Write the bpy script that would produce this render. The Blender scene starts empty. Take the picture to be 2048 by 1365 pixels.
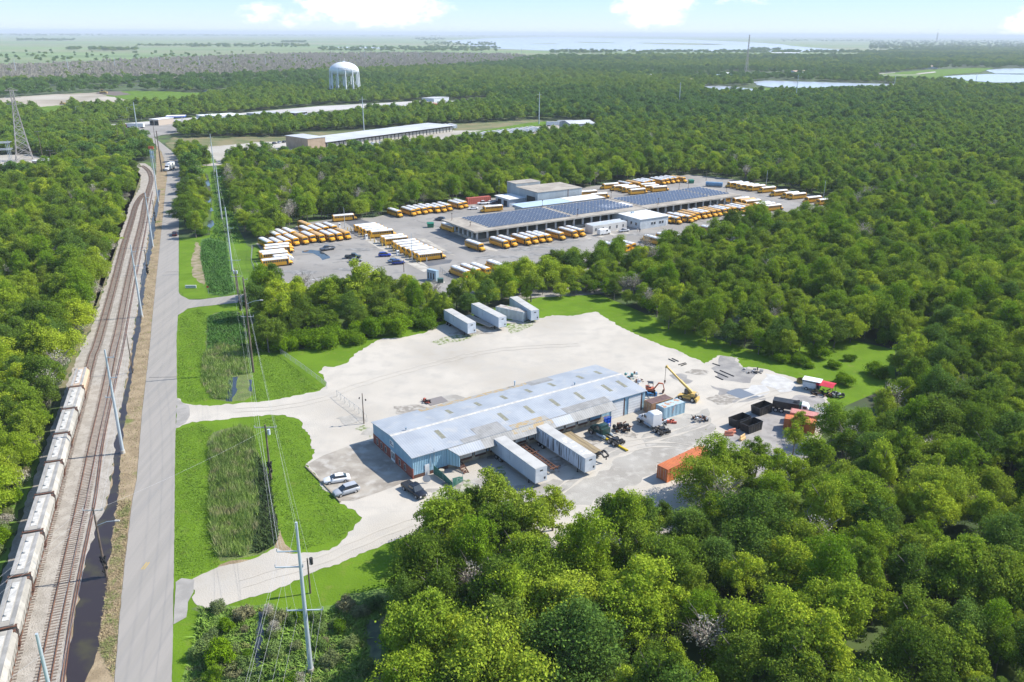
import bpy, bmesh, math, random
import numpy as np
from mathutils import Vector, Matrix
rad = math.radians
SC = bpy.context.scene
COL = SC.collection

# ------------------------------------------------------------------ camera
CAM_H = 76.0
FPX, CX, CY = 1660.0, 1024.0, 682.5          # focal length and centre of the 2048 px wide photograph
TH = math.atan(615.5 / FPX); RO = 0.0054
Fv = np.array([0, math.cos(TH), -math.sin(TH)])
_R0 = np.array([1.0, 0, 0]); _U0 = np.array([0, math.sin(TH), math.cos(TH)])
Rv = _R0 * math.cos(RO) + _U0 * math.sin(RO)
Uv = -_R0 * math.sin(RO) + _U0 * math.cos(RO)
cd = bpy.data.cameras.new('camera'); cam = bpy.data.objects.new('camera', cd); COL.objects.link(cam)
cd.sensor_width = 36.0; cd.lens = FPX / 2048 * 36.0; cd.clip_start = 1.0; cd.clip_end = 120000.0
m = Matrix.Identity(4)
for i in range(3):
    m[i][0] = Rv[i]; m[i][1] = Uv[i]; m[i][2] = -Fv[i]
m[2][3] = CAM_H
cam.matrix_world = m
SC.camera = cam

# ------------------------------------------------------------------ light
SUN_EL, SUN_AZ = rad(44.5), rad(15)           # azimuth measured from +X towards +Y
w = bpy.data.worlds.new('World'); SC.world = w; w.use_nodes = True
nt = w.node_tree; nt.nodes.clear(); N = nt.nodes.new; Lk = nt.links.new
out = N('ShaderNodeOutputWorld'); bg = N('ShaderNodeBackground'); bg.inputs[1].default_value = 0.15
sky = N('ShaderNodeTexSky'); sky.sky_type = 'NISHITA'; sky.sun_disc = False
sky.sun_elevation = SUN_EL; sky.sun_rotation = rad(90) - SUN_AZ
sky.air_density = 1.0; sky.dust_density = 0.6; sky.ozone_density = 1.6
tc = N('ShaderNodeTexCoord'); sep = N('ShaderNodeSeparateXYZ'); Lk(tc.outputs['Generated'], sep.inputs[0])
def wm(op, a, b=None):
    n = N('ShaderNodeMath'); n.operation = op
    for k, v in enumerate((a, b)):
        if v is None: continue
        if isinstance(v, (int, float)): n.inputs[k].default_value = v
        else: Lk(v, n.inputs[k])
    return n.outputs[0]
az = wm('ARCTAN2', sep.outputs[0], sep.outputs[1]); el = wm('ARCSINE', sep.outputs[2])
comb = N('ShaderNodeCombineXYZ'); Lk(wm('MULTIPLY', az, 34.0), comb.inputs[0]); Lk(wm('MULTIPLY', el, 62.0), comb.inputs[1])
nz = N('ShaderNodeTexNoise'); Lk(comb.outputs[0], nz.inputs['Vector']); nz.inputs['Scale'].default_value = 1.1
nz.inputs['Detail'].default_value = 6; nz.inputs['Roughness'].default_value = 0.62
acc = None
for a0, e0, ra, re, s in [(-.155, .028, .085, .024, 1.1), (-.185, .045, .05, .03, 1.0), (.155, .034, .052, .03, 1.1), (.27, .05, .11, .02, .9), (.53, .012, .03, .018, .9), (-.26, .018, .05, .015, .35), (-.8, .06, .2, .03, .8), (.9, .08, .2, .04, .8)]:
    dx = wm('DIVIDE', wm('SUBTRACT', az, a0), ra); dy = wm('DIVIDE', wm('SUBTRACT', el, e0), re)
    d = wm('ADD', wm('MULTIPLY', dx, dx), wm('MULTIPLY', dy, dy))
    v = wm('MULTIPLY', wm('SUBTRACT', 1.0, d), s)
    acc = v if acc is None else wm('MAXIMUM', acc, v)
acc = wm('ADD', wm('MAXIMUM', acc, -1.0), wm('MULTIPLY', wm('SUBTRACT', nz.outputs[0], 0.5), 2.6))
ramp = N('ShaderNodeMapRange'); Lk(acc, ramp.inputs[0]); ramp.inputs[1].default_value = 0.0; ramp.inputs[2].default_value = 0.75
ramp.inputs[3].default_value = 0.0; ramp.inputs[4].default_value = 0.85; ramp.interpolation_type = 'SMOOTHSTEP'
tint = N('ShaderNodeMix'); tint.data_type = 'RGBA'; tint.blend_type = 'MULTIPLY'; tint.inputs[0].default_value = 1.0
Lk(sky.outputs[0], tint.inputs[6]); tint.inputs[7].default_value = (0.86, 0.98, 1.10, 1)
lowf = N('ShaderNodeMapRange'); Lk(el, lowf.inputs[0]); lowf.inputs[1].default_value = 0.0; lowf.inputs[2].default_value = 0.30; lowf.inputs[3].default_value = 0.92; lowf.inputs[4].default_value = 0.0; lowf.interpolation_type = 'SMOOTHSTEP'
air = N('ShaderNodeMix'); air.data_type = 'RGBA'; airf = N('ShaderNodeMapRange'); Lk(el, airf.inputs[0]); airf.inputs[1].default_value = -0.004; airf.inputs[2].default_value = 0.05; Lk(airf.outputs[0], air.inputs[0])
air.inputs[6].default_value = (4.3, 4.75, 4.9, 1); air.inputs[7].default_value = (2.5, 4.1, 5.3, 1)
low = N('ShaderNodeMix'); low.data_type = 'RGBA'; Lk(lowf.outputs[0], low.inputs[0]); Lk(tint.outputs[2], low.inputs[6]); Lk(air.outputs[2], low.inputs[7])
mx = N('ShaderNodeMix'); mx.data_type = 'RGBA'; Lk(ramp.outputs[0], mx.inputs[0]); Lk(low.outputs[2], mx.inputs[6])
mx.inputs[7].default_value = (6.3, 6.3, 6.3, 1)
Lk(mx.outputs[2], bg.inputs[0]); Lk(bg.outputs[0], out.inputs[0])

sd = bpy.data.lights.new('sun', 'SUN'); sd.energy = 5.0; sd.angle = rad(0.55); sd.color = (1.0, 0.945, 0.86)
sun = bpy.data.objects.new('sun', sd); COL.objects.link(sun)
sv = Vector((math.cos(SUN_EL) * math.cos(SUN_AZ), math.cos(SUN_EL) * math.sin(SUN_AZ), math.sin(SUN_EL)))
sun.rotation_euler = sv.to_track_quat('Z', 'Y').to_euler(); sun.location = (0, 0, 200)
SC.view_settings.view_transform = 'Standard'; SC.view_settings.look = 'None'
SC.view_settings.exposure = 0.52; SC.view_settings.gamma = 1.0
SC.cycles.volume_bounces = 0; SC.cycles.max_bounces = 6; SC.cycles.diffuse_bounces = 2; SC.cycles.transparent_max_bounces = 4
SC.cycles.transmission_bounces = 2; SC.cycles.glossy_bounces = 2

# ------------------------------------------------------------------ projection helpers (a point of the photograph <-> its real place)
def ray(x, y): return Fv * FPX + Rv * (x - CX) - Uv * (y - CY)
def G(x, y, z=0.0):
    d = ray(x, y); t = (z - CAM_H) / d[2]
    return Vector((t * d[0], t * d[1], z))
def PX(x, y, z=0.0):
    q = np.array([x, y, z - CAM_H]); s = q @ Fv
    return CX + FPX * (q @ Rv) / s, CY - FPX * (q @ Uv) / s
def height(b, ty):
    g = G(*b); lo, hi = 0.0, 120.0
    for _ in range(40):
        mid = (lo + hi) / 2
        if PX(g[0], g[1], mid)[1] > ty: lo = mid
        else: hi = mid
    return lo
ALPHA = rad(33.3)                              # the site grid: both sheds and the parked rows follow it

# ------------------------------------------------------------------ object helpers
def tag(o, label=None, cat=None, group=None, kind=None):
    if label: o['label'] = label
    if cat: o['category'] = cat
    if group: o['group'] = group
    if kind: o['kind'] = kind
    return o
def thing(name, label, cat, loc=(0, 0, 0), rz=0.0, group=None):
    o = bpy.data.objects.new(name, None); COL.objects.link(o); o.empty_display_size = 0.5
    o.location = loc; o.rotation_euler = (0, 0, rz)
    return tag(o, label, cat, group)
def copy_tree(o, parent=None):
    c = o.copy(); COL.objects.link(c)
    if parent: c.parent = parent
    for ch in list(o.children): copy_tree(ch, c)
    return c

class MB:
    def __init__(s): s.v = []; s.f = []; s.sm = []
    def add(s, vs, fs, smooth=False):
        b = len(s.v); s.v += [tuple(v) for v in vs]; s.f += [[b + i for i in f] for f in fs]; s.sm += [smooth] * len(fs); return s
    def box(s, x0, x1, y0, y1, z0, z1):
        return s.add([(x0, y0, z0), (x1, y0, z0), (x1, y1, z0), (x0, y1, z0), (x0, y0, z1), (x1, y0, z1), (x1, y1, z1), (x0, y1, z1)],
                     [(0, 3, 2, 1), (4, 5, 6, 7), (0, 1, 5, 4), (1, 2, 6, 5), (2, 3, 7, 6), (3, 0, 4, 7)])
    def bar(s, p, q, a=0.1, b=None):
        b = b or a; p, q = Vector(p), Vector(q); d = (q - p).normalized()
        u = d.cross(Vector((0, 0, 1)) if abs(d.z) < 0.95 else Vector((1, 0, 0))).normalized(); v = u.cross(d)
        vs = [c + u * i * a / 2 + v * j * b / 2 for c in (p, q) for i, j in ((-1, -1), (1, -1), (1, 1), (-1, 1))]
        return s.add(vs, [(0, 3, 2, 1), (4, 5, 6, 7), (0, 1, 5, 4), (1, 2, 6, 5), (2, 3, 7, 6), (3, 0, 4, 7)])
    def cyl(s, p, q, r0, r1=None, n=10, caps=True, smooth=True):
        r1 = r0 if r1 is None else r1; p, q = Vector(p), Vector(q); d = (q - p).normalized()
        u = d.cross(Vector((0, 0, 1)) if abs(d.z) < 0.95 else Vector((1, 0, 0))).normalized(); v = d.cross(u)
        vs = [c + (u * math.cos(t) + v * math.sin(t)) * r for c, r in ((p, r0), (q, r1)) for t in [2 * math.pi * k / n for k in range(n)]]
        s.add(vs, [(k, (k + 1) % n, n + (k + 1) % n, n + k) for k in range(n)], smooth)
        if caps: s.add(vs, [tuple(range(n))[::-1], tuple(range(n, 2 * n))])
        return s
    def loft(s, rings, smooth=False, caps=True):
        n = len(rings[0]); vs = [v for r in rings for v in r]; fs = []
        for k in range(len(rings) - 1):
            for j in range(n): fs.append((k * n + j, k * n + (j + 1) % n, (k + 1) * n + (j + 1) % n, (k + 1) * n + j))
        s.add(vs, fs, smooth)
        if caps: s.add(rings[0], [tuple(range(n))[::-1]]); s.add(rings[-1], [tuple(range(n))])
        return s
    def tube(s, pts, r, n=4, smooth=True):
        for a, b in zip(pts[:-1], pts[1:]): s.cyl(a, b, r, r, n, caps=False, smooth=smooth)
        return s
    def dome(s, c, rx, ry, rz, n=12, m=6, full=True, seed=None, amp=0.0):
        rnd = random.Random(seed); rings = []
        for i in range(m + 1):
            ph = (math.pi if full else math.pi / 2) * i / m
            rings.append([(c[0] + rx * math.sin(ph) * math.cos(t) * (1 + amp * rnd.uniform(-1, 1)), c[1] + ry * math.sin(ph) * math.sin(t) * (1 + amp * rnd.uniform(-1, 1)), c[2] + rz * math.cos(ph)) for t in [2 * math.pi * k / n for k in range(n)]])
        return s.loft(rings, True, caps=not full)
    def build(s, name, mat, parent=None, loc=None, rz=None):
        me = bpy.data.meshes.new(name); me.from_pydata(s.v, [], s.f)
        me.polygons.foreach_set('use_smooth', s.sm); me.materials.append(mat)
        bm = bmesh.new(); bm.from_mesh(me); bmesh.ops.recalc_face_normals(bm, faces=bm.faces); bm.to_mesh(me); bm.free(); me.update()
        o = bpy.data.objects.new(name, me); COL.objects.link(o)
        if parent: o.parent = parent
        if loc is not None: o.location = loc
        if rz is not None: o.rotation_euler = (0, 0, rz)
        return o
def rr(x, hw, z0, z1, r=0.12, rt=None):
    rt = r if rt is None else rt
    return [(x, -hw + r, z0), (x, hw - r, z0), (x, hw, z0 + r), (x, hw, z1 - rt), (x, hw - rt, z1), (x, -hw + rt, z1), (x, -hw, z1 - rt), (x, -hw, z0 + r)]

# ------------------------------------------------------------------ materials
MATS = {}
def P(name, c1, c2=None, scale=1.0, rough=0.8, metal=0.0, lo=0.4, hi=0.6, bump=0.0, bscale=None, world=False, detail=4.0, c3=None, s3=5.0, lo3=.5, hi3=.7, wave=None, rnd=0.0, spec=0.5, stretch=None):
    """procedural paint / ground: base colour, a second colour in noise patches, optional third, bump, corrugation"""
    if name in MATS: return MATS[name]
    mt = bpy.data.materials.new(name); MATS[name] = mt; mt.use_nodes = True
    t = mt.node_tree; b = t.nodes['Principled BSDF']; Nn = t.nodes.new; L = t.links.new
    b.inputs['Roughness'].default_value = rough; b.inputs['Metallic'].default_value = metal
    b.inputs['Specular IOR Level'].default_value = spec
    c4 = lambda c: (c[0], c[1], c[2], 1)
    if world:
        g = Nn('ShaderNodeNewGeometry'); vec = g.outputs['Position']
    else:
        g = Nn('ShaderNodeTexCoord'); vec = g.outputs['Object']
    base_vec = vec
    if stretch:
        mp = Nn('ShaderNodeMapping'); mp.inputs['Scale'].default_value = stretch; L(vec, mp.inputs[0]); vec = mp.outputs[0]
    col = None
    def noise(sc, dt=detail):
        n = Nn('ShaderNodeTexNoise'); n.inputs['Scale'].default_value = sc; n.inputs['Detail'].default_value = dt; L(vec, n.inputs['Vector']); return n.outputs[0]
    def mixc(fac, a, bb):
        x = Nn('ShaderNodeMix'); x.data_type = 'RGBA'; L(fac, x.inputs[0])
        if isinstance(a, tuple): x.inputs[6].default_value = c4(a)
        else: L(a, x.inputs[6])
        x.inputs[7].default_value = c4(bb); return x.outputs[2]
    def rng(v, a, bb):
        r = Nn('ShaderNodeMapRange'); L(v, r.inputs[0]); r.inputs[1].default_value = a; r.inputs[2].default_value = bb; return r.outputs[0]
    b.inputs['Base Color'].default_value = c4(c1); cur = tuple(c1)
    if c2 is not None: cur = mixc(rng(noise(scale), lo, hi), cur, c2)
    if c3 is not None: cur = mixc(rng(noise(s3, 6.0), lo3, hi3), cur, c3)
    if rnd:
        oi = Nn('ShaderNodeObjectInfo'); hs = Nn('ShaderNodeHueSaturation'); r = Nn('ShaderNodeMapRange'); L(oi.outputs['Random'], r.inputs[0])
        r.inputs[3].default_value = 1 - rnd; r.inputs[4].default_value = 1 + rnd; L(r.outputs[0], hs.inputs['Value'])
        if isinstance(cur, tuple): hs.inputs['Color'].default_value = c4(cur)
        else: L(cur, hs.inputs['Color'])
        cur = hs.outputs[0]
    if wave:
        wv = Nn('ShaderNodeTexWave'); wv.wave_type = 'BANDS'; wv.bands_direction = wave[0]; wv.inputs['Scale'].default_value = wave[1]; L(base_vec, wv.inputs['Vector'])
        h2 = Nn('ShaderNodeHueSaturation'); L(rng(wv.outputs['Fac'], .15, .6), h2.inputs['Value']); h2.inputs['Value'].links[0].from_node.inputs[3].default_value = 1 - wave[2] * .3
        if isinstance(cur, tuple): h2.inputs['Color'].default_value = c4(cur)
        else: L(cur, h2.inputs['Color'])
        cur = h2.outputs[0]
    if not isinstance(cur, tuple): L(cur, b.inputs['Base Color'])
    if bump or wave:
        bp = Nn('ShaderNodeBump'); bp.inputs['Distance'].default_value = 0.05
        if wave:
            wv = Nn('ShaderNodeTexWave'); wv.wave_type = 'BANDS'; wv.bands_direction = wave[0]; wv.inputs['Scale'].default_value = wave[1]
            L(base_vec, wv.inputs['Vector']); L(wv.outputs['Fac'], bp.inputs['Height']); bp.inputs['Strength'].default_value = wave[2]
        else:
            L(noise(bscale or scale * 6, 8.0), bp.inputs['Height']); bp.inputs['Strength'].default_value = bump; bp.inputs['Distance'].default_value = 0.3
        L(bp.outputs[0], b.inputs['Normal'])
    return mt

def leaf_mat(name, cols, tr=0.3):
    mt = bpy.data.materials.new(name); mt.use_nodes = True; t = mt.node_tree; t.nodes.clear(); Nn = t.nodes.new; L = t.links.new
    o = Nn('ShaderNodeOutputMaterial'); d = Nn('ShaderNodeBsdfDiffuse'); tl = Nn('ShaderNodeBsdfTranslucent'); mxs = Nn('ShaderNodeMixShader'); mxs.inputs[0].default_value = tr
    oi = Nn('ShaderNodeObjectInfo'); cr = Nn('ShaderNodeValToRGB'); L(oi.outputs['Random'], cr.inputs[0])
    e = cr.color_ramp.elements
    while len(e) < len(cols): e.new(0.5)
    for i, c in enumerate(cols): e[i].position = i / (len(cols) - 1); e[i].color = (*c, 1)
    g = Nn('ShaderNodeTexCoord'); nn = Nn('ShaderNodeTexNoise'); nn.inputs['Scale'].default_value = 1.6; nn.inputs['Detail'].default_value = 3; L(g.outputs['Object'], nn.inputs['Vector'])
    hs = Nn('ShaderNodeHueSaturation'); mr = Nn('ShaderNodeMapRange'); L(nn.outputs[0], mr.inputs[0]); mr.inputs[1].default_value = .3; mr.inputs[2].default_value = .7; mr.inputs[3].default_value = .6; mr.inputs[4].default_value = 1.4
    L(mr.outputs[0], hs.inputs['Value']); L(cr.outputs[0], hs.inputs['Color'])
    L(hs.outputs[0], d.inputs[0]); L(hs.outputs[0], tl.inputs[0]); L(d.outputs[0], mxs.inputs[1]); L(tl.outputs[0], mxs.inputs[2]); L(mxs.outputs[0], o.inputs[0])
    MATS[name] = mt
    return mt
def glass(name='glass', c=(0.02, 0.03, 0.04)): return P(name, c, rough=0.08, spec=0.8)
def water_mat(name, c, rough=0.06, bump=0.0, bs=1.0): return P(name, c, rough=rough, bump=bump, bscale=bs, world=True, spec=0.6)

M_white = P('white_paint', (.78, .78, .77), (.66, .66, .65), .7, rough=.45, rnd=.05)
M_steel = P('galvanised', (.42, .5, .56), (.33, .4, .46), .5, rough=.5, metal=.3)
M_wood = P('pole_wood', (.10, .075, .055), (.17, .13, .10), 1.2, rough=.9)
M_rust = P('rust', (.16, .07, .04), (.09, .045, .03), 2.0, rough=.9)
M_black = P('black_paint', (.018, .019, .021), (.03, .03, .032), 1.0, rough=.4)
M_tyre = P('tyre_rubber', (.02, .02, .02), rough=.9)
M_rim = P('rim_metal', (.5, .5, .5), rough=.4, metal=.6)
M_glass = glass()
M_conc = P('concrete', (.46, .43, .37), (.32, .29, .24), .35, rough=.9, world=True, bump=.1)
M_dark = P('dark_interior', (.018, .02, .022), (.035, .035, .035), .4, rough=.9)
M_wire = P('wire_metal', (.5, .5, .5), rough=.5, metal=.3)

# ------------------------------------------------------------------ ground sheets
def catmull(pts, step=2.0):
    out = []; n = len(pts)
    for i in range(n - 1):
        p0, p1, p2, p3 = pts[max(i - 1, 0)], pts[i], pts[i + 1], pts[min(i + 2, n - 1)]
        k = max(1, int((p2 - p1).length / step))
        for j in range(k):
            t = j / k
            out.append(0.5 * ((2 * p1) + (p2 - p0) * t + (2 * p0 - 5 * p1 + 4 * p2 - p3) * t * t + (3 * p1 - p0 - 3 * p2 + p3) * t * t * t))
    out.append(pts[-1]); return out
def sheet(name, pts, z, mat, jit=0.0, step=1.5, px=True, kind='structure', seed=1, label=None):
    w_ = [G(*p) if px else Vector((p[0], p[1], 0)) for p in pts]
    rnd = random.Random(seed); res = []
    n = len(w_)
    for i in range(n):
        a, b = w_[i], w_[(i + 1) % n]; d = b - a; k = max(1, min(80, int(d.length / step))) if jit else 1
        nrm = Vector((-d.y, d.x, 0)).normalized() if d.length > 0 else Vector((1, 0, 0))
        for j in range(k):
            q = a + d * (j / k)
            if jit:
                s_ = (math.sin(q.x * .53 + 2 * math.sin(q.y * .31)) + math.sin(q.y * .77 - q.x * .21 + 1.3) + .7 * math.sin(q.x * 1.9 + q.y * 2.3)) * .3 + rnd.uniform(-1, 1) * .55
                q = q + nrm * jit * s_
            res.append(q)
    bm = bmesh.new(); vs = [bm.verts.new((q.x, q.y, 0)) for q in res]
    f = bm.faces.new(vs); f.normal_update()
    if f.normal.z < 0: f.normal_flip()
    bmesh.ops.triangulate(bm, faces=[f], ngon_method='EAR_CLIP')
    me = bpy.data.meshes.new(name); bm.to_mesh(me); bm.free(); me.materials.append(mat)
    o = bpy.data.objects.new(name, me); COL.objects.link(o); o.location = (0, 0, z)
    tag(o, kind=kind)
    if kind != 'structure': tag(o, label, name.replace('_', ' '))
    return o

M_marsh = P('marsh_ground', (.17, .25, .07), (.115, .18, .055), .0035, rough=1, world=True, c3=(.21, .22, .11), s3=.0011, lo3=.45, hi3=.62, lo=.42, hi=.58, stretch=(.35, 1, 1))
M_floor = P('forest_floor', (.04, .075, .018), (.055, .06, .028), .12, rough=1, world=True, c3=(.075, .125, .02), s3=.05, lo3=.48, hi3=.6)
M_lawn = P('lawn_grass', (.12, .21, .014), (.10, .18, .012), .15, rough=1, world=True, c3=(.16, .20, .035), s3=.5, lo3=.58, hi3=.8, bump=.3, bscale=3.0, spec=.1)
M_field = P('field_grass', (.115, .205, .018), (.085, .155, .016), .12, rough=1, world=True, c3=(.14, .19, .03), s3=.3, lo3=.55, hi3=.75, bump=.5, bscale=2.0, spec=.1)
M_gravel = P('crushed_limestone', (.485, .445, .38), (.375, .34, .285), .035, rough=1, world=True, c3=(.41, .38, .33), s3=.25, lo3=.45, hi3=.7, bump=.2, bscale=4, lo=.45, hi=.7, spec=.2)
M_gravelp = P('worn_gravel', (.36, .34, .30), (.30, .28, .245), .12, rough=1, world=True, c3=(.42, .395, .35), s3=.5, lo3=.5, hi3=.7, bump=.25, bscale=4, spec=.2)
M_asph = P('road_asphalt', (.31, .287, .256), (.28, .262, .234), .5, rough=.9, world=True, c3=(.25, .238, .222), s3=.7, lo3=.5, hi3=.8, stretch=(1.2, .03, 1), spec=.2)
M_lot = P('lot_asphalt', (.30, .282, .255), (.245, .23, .208), .05, rough=.9, world=True, c3=(.2, .195, .185), s3=.22, lo3=.56, hi3=.72, spec=.2)
M_ballast = P('track_ballast', (.40, .365, .315), (.32, .29, .245), .5, rough=1, world=True, c3=(.26, .235, .2), s3=2.5, lo3=.56, hi3=.68, bump=.5, bscale=5, spec=.1)
M_verge = P('dry_verge', (.32, .25, .16), (.24, .185, .115), .35, rough=1, world=True, c3=(.15, .17, .05), s3=.13, lo3=.62, hi3=.7, bump=.5, bscale=3, spec=.1)
M_ditch = P('ditch_water', (.035, .028, .03), (.06, .055, .03), .3, rough=.3, world=True, spec=.25, lo=.5, hi=.7)
M_reedbed = P('reed_bed', (.14, .18, .045), (.09, .13, .03), .4, rough=1, world=True, c3=(.16, .14, .07), s3=.8, lo3=.56, hi3=.72, bump=.8, bscale=3)
M_weed = P('ditch_weeds', (.08, .18, .025), (.055, .13, .02), .5, rough=1, world=True, c3=(.03, .06, .012), s3=1.5, lo3=.5, hi3=.65, bump=.8, bscale=2.5)
M_duck = P('duckweed', (.14, .24, .02), (.1, .19, .02), .3, rough=.9, world=True, c3=(.02, .035, .015), s3=.12, lo3=.55, hi3=.6)
M_dirt = P('bare_dirt', (.38, .33, .26), (.27, .23, .17), .02, rough=1, world=True, c3=(.42, .38, .31), s3=.006, lo3=.5, hi3=.6)
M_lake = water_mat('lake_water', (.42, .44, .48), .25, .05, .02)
M_pond = water_mat('pond_water', (.06, .09, .09), .2, .05, .1)

g = MB(); g.add([(-40000, -300, 0), (40000, -300, 0), (40000, 40000, 0), (-40000, 40000, 0)], [(0, 1, 2, 3)])
tag(g.build('ground', M_marsh, loc=(0, 0, -.05)), kind='structure')
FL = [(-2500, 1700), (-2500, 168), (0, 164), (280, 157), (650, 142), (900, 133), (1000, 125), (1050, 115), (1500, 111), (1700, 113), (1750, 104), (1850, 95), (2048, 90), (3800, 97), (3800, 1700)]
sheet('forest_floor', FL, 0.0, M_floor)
# railway corridor
BL = [(-90, 1400), (-40, 1290), (10, 1130), (60, 985), (95, 880), (125, 795), (150, 730), (165, 690), (184, 655), (196, 616), (207, 581), (221, 544), (233, 503), (239, 472), (252, 441), (258, 411), (270, 392), (280, 375), (282, 350), (262, 332), (262, 327), (290, 327)]
BR = [(302, 335), (312, 352), (313, 382), (305, 420), (300, 450), (292, 500), (284, 550), (276, 610), (268, 660), (256, 740), (245, 800), (232, 880), (222, 960), (212, 1010), (190, 1085), (166, 1140), (155, 1190), (147, 1245), (133, 1310), (124, 1400)]
RL = [(229, 1400), (229, 1365), (239, 1240), (249, 1134), (265, 1000), (273.5, 961), (284, 830), (301, 680), (302.5, 660), (312, 565), (319.5, 495), (325, 441), (331, 380), (335, 351), (328.5, 321), (323, 304), (312, 290), (295, 276), (284, 270)]
RR = [(309, 276), (320, 284.5), (334, 295.5), (348, 307), (357.5, 318), (362, 337), (361, 371), (358, 421), (357.5, 483), (357.5, 577), (356, 632), (353, 680), (354, 790), (351.5, 856), (350, 921), (348, 1132), (346, 1255), (344, 1365), (343.5, 1400)]
sheet('verge', BR[2:] + RL[::1][:17], .01, M_verge)
sheet('verge', BL[5:][::-1] + [(80, 880), (60, 985), (110, 790), (135, 730), (150, 690), (172, 640), (180, 600), (200, 545), (215, 500), (225, 465), (240, 420), (262, 385), (272, 350)][:0] + [(112, 800), (140, 725), (155, 685), (172, 650), (180, 610), (192, 575), (206, 535), (218, 498), (228, 465), (240, 430), (250, 400), (264, 372), (274, 348)], .012, P('dry_brush_ground', (.2, .17, .10), (.12, .13, .04), .3, rough=1, world=True), jit=.8)
sheet('ballast', BL + BR, .04, M_ballast, jit=.35, step=1.2)
DW_L = [(316, 380), (311, 410), (303, 440), (299, 463), (296, 495), (289, 520), (283, 554), (278, 610), (270, 660), (265, 700), (257, 750), (246, 799), (231, 887), (227, 953), (217, 1000), (187, 1067), (168, 1134), (158, 1187), (150, 1241), (136, 1308), (122, 1400)]
DW_R = [(155, 1400), (166, 1365), (184, 1329), (198, 1294), (204, 1241), (214, 1160), (227, 1061), (236, 1000), (239, 953), (243, 887), (257, 799), (265, 750), (271, 700), (280, 660), (286, 610), (292, 554), (300, 520), (304, 495), (310, 463), (312, 440), (318, 410), (320, 380)]
sheet('ditch_water', DW_L + DW_R, .06, M_ditch, jit=.35)
sheet('road', RL + RR, .07, M_asph, jit=.05, step=.9)
# green side of the road, north
sheet('field', [(357, 478), (420, 470), (425, 400), (416, 350), (400, 338), (362, 330), (362, 318), (345, 302), (360, 300), (400, 290), (455, 335), (458, 400), (478, 460), (495, 492), (510, 500), (545, 572), (528, 590), (357, 600)], .015, M_field)
sheet('lawn', [(359, 483), (375, 481), (393, 484), (390, 505), (386, 535), (396, 565), (412, 585), (414, 598), (390, 599), (368, 593), (358, 580)], .03, M_lawn, jit=.3)
sheet('dirt_strip', [(393, 484), (404, 500), (411, 560), (408, 572), (386, 552), (382, 520)], .035, P('dirt_strip', (.3, .24, .16), (.17, .16, .06), .4, rough=1, world=True), jit=.5)
sheet('weed_bed', [(402, 480), (418, 476), (455, 485), (462, 546), (473, 585), (445, 594), (418, 588), (411, 560), (401, 520)], .04, M_weed, jit=.4)
for k, pl in enumerate([[(411, 362), (417, 358), (420, 370), (414, 374)], [(413, 393), (419, 390), (423, 402), (416, 407)], [(414, 413), (420, 415), (428, 422), (420, 424)], [(416, 443), (424, 440), (430, 448), (420, 458), (415, 455)], [(415, 482), (424, 484), (418, 486)]]):
    sheet('ditch_water', pl, .05, water_mat('sky_water', (.03, .04, .05), .08), jit=.4, seed=k)
# driveway to the depot
sheet('side_road', [(355, 581), (362, 592), (378, 600), (400, 600), (440, 595), (505, 586), (560, 578), (560, 594), (505, 603), (440, 610), (400, 614), (375, 618), (355, 632)], .075, M_asph, jit=.15)
# south: lawn underlay from the side road to the lower entrance, gravel drives laid over it
sheet('lawn', [(353, 640), (362, 622), (400, 612), (520, 600), (500, 640), (520, 700), (600, 700), (800, 660), (900, 640), (1100, 590), (1200, 590), (1320, 640), (1500, 700), (1700, 680), (1790, 700), (1790, 770), (1650, 830), (1600, 1000), (1000, 1100), (850, 1110), (760, 1240), (720, 1400), (343, 1400), (348, 1150), (351, 860), (354, 790)], .02, M_lawn)
GRV = [(355, 797), (366, 806), (380, 810), (420, 812), (480, 808), (545, 801), (600, 791), (640, 782), (656, 771), (650, 758), (640, 746), (650, 733), (668, 735), (690, 727), (716, 705), (740, 690), (768, 677), (800, 676), (850, 666), (880, 650), (900, 646), (960, 652), (1010, 655), (1060, 641), (1105, 632), (1150, 632), (1192, 624), (1214, 638), (1240, 655), (1270, 668), (1300, 683), (1340, 697), (1378, 712), (1410, 728), (1440, 712), (1475, 716), (1485, 735), (1530, 738), (1570, 752), (1600, 760), (1650, 792), (1665, 830), (1620, 920), (1560, 985), (1480, 1020), (1400, 1050), (1300, 1075), (1200, 1100), (1060, 1095), (960, 1075), (880, 1070), (845, 1068), (800, 1076), (745, 1098), (700, 1116), (640, 1140), (590, 1165), (540, 1186), (470, 1206), (415, 1214), (386, 1208), (386, 1158), (405, 1150), (440, 1133), (500, 1120), (550, 1098), (570, 1108), (616, 1106), (655, 1100), (685, 1082), (714, 1050), (722, 1037), (708, 1023), (676, 1005), (655, 985), (633, 957), (614, 930), (622, 918), (628, 900), (617, 875), (612, 860), (598, 842), (570, 832), (545, 829), (480, 836), (440, 841), (400, 842), (370, 848), (352, 858)]
sheet('gravel_yard', GRV, .05, M_gravel, jit=.5, step=.7)
sheet('road_apron', [(351, 1165), (362, 1158), (386, 1161), (388, 1185), (378, 1205), (372, 1235), (346, 1250)], .062, P('apron', (.32, .30, .27), (.26, .245, .22), .5, rough=.9, world=True), jit=.2)
sheet('road_apron', [(354, 797), (366, 807), (378, 812), (380, 832), (372, 846), (351.5, 858)], .062, MATS['apron'], jit=.15)
M_track = P('rut_gravel', (.43, .395, .335), (.455, .415, .35), 1.2, rough=1, world=True, lo=.35, hi=.6)
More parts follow.
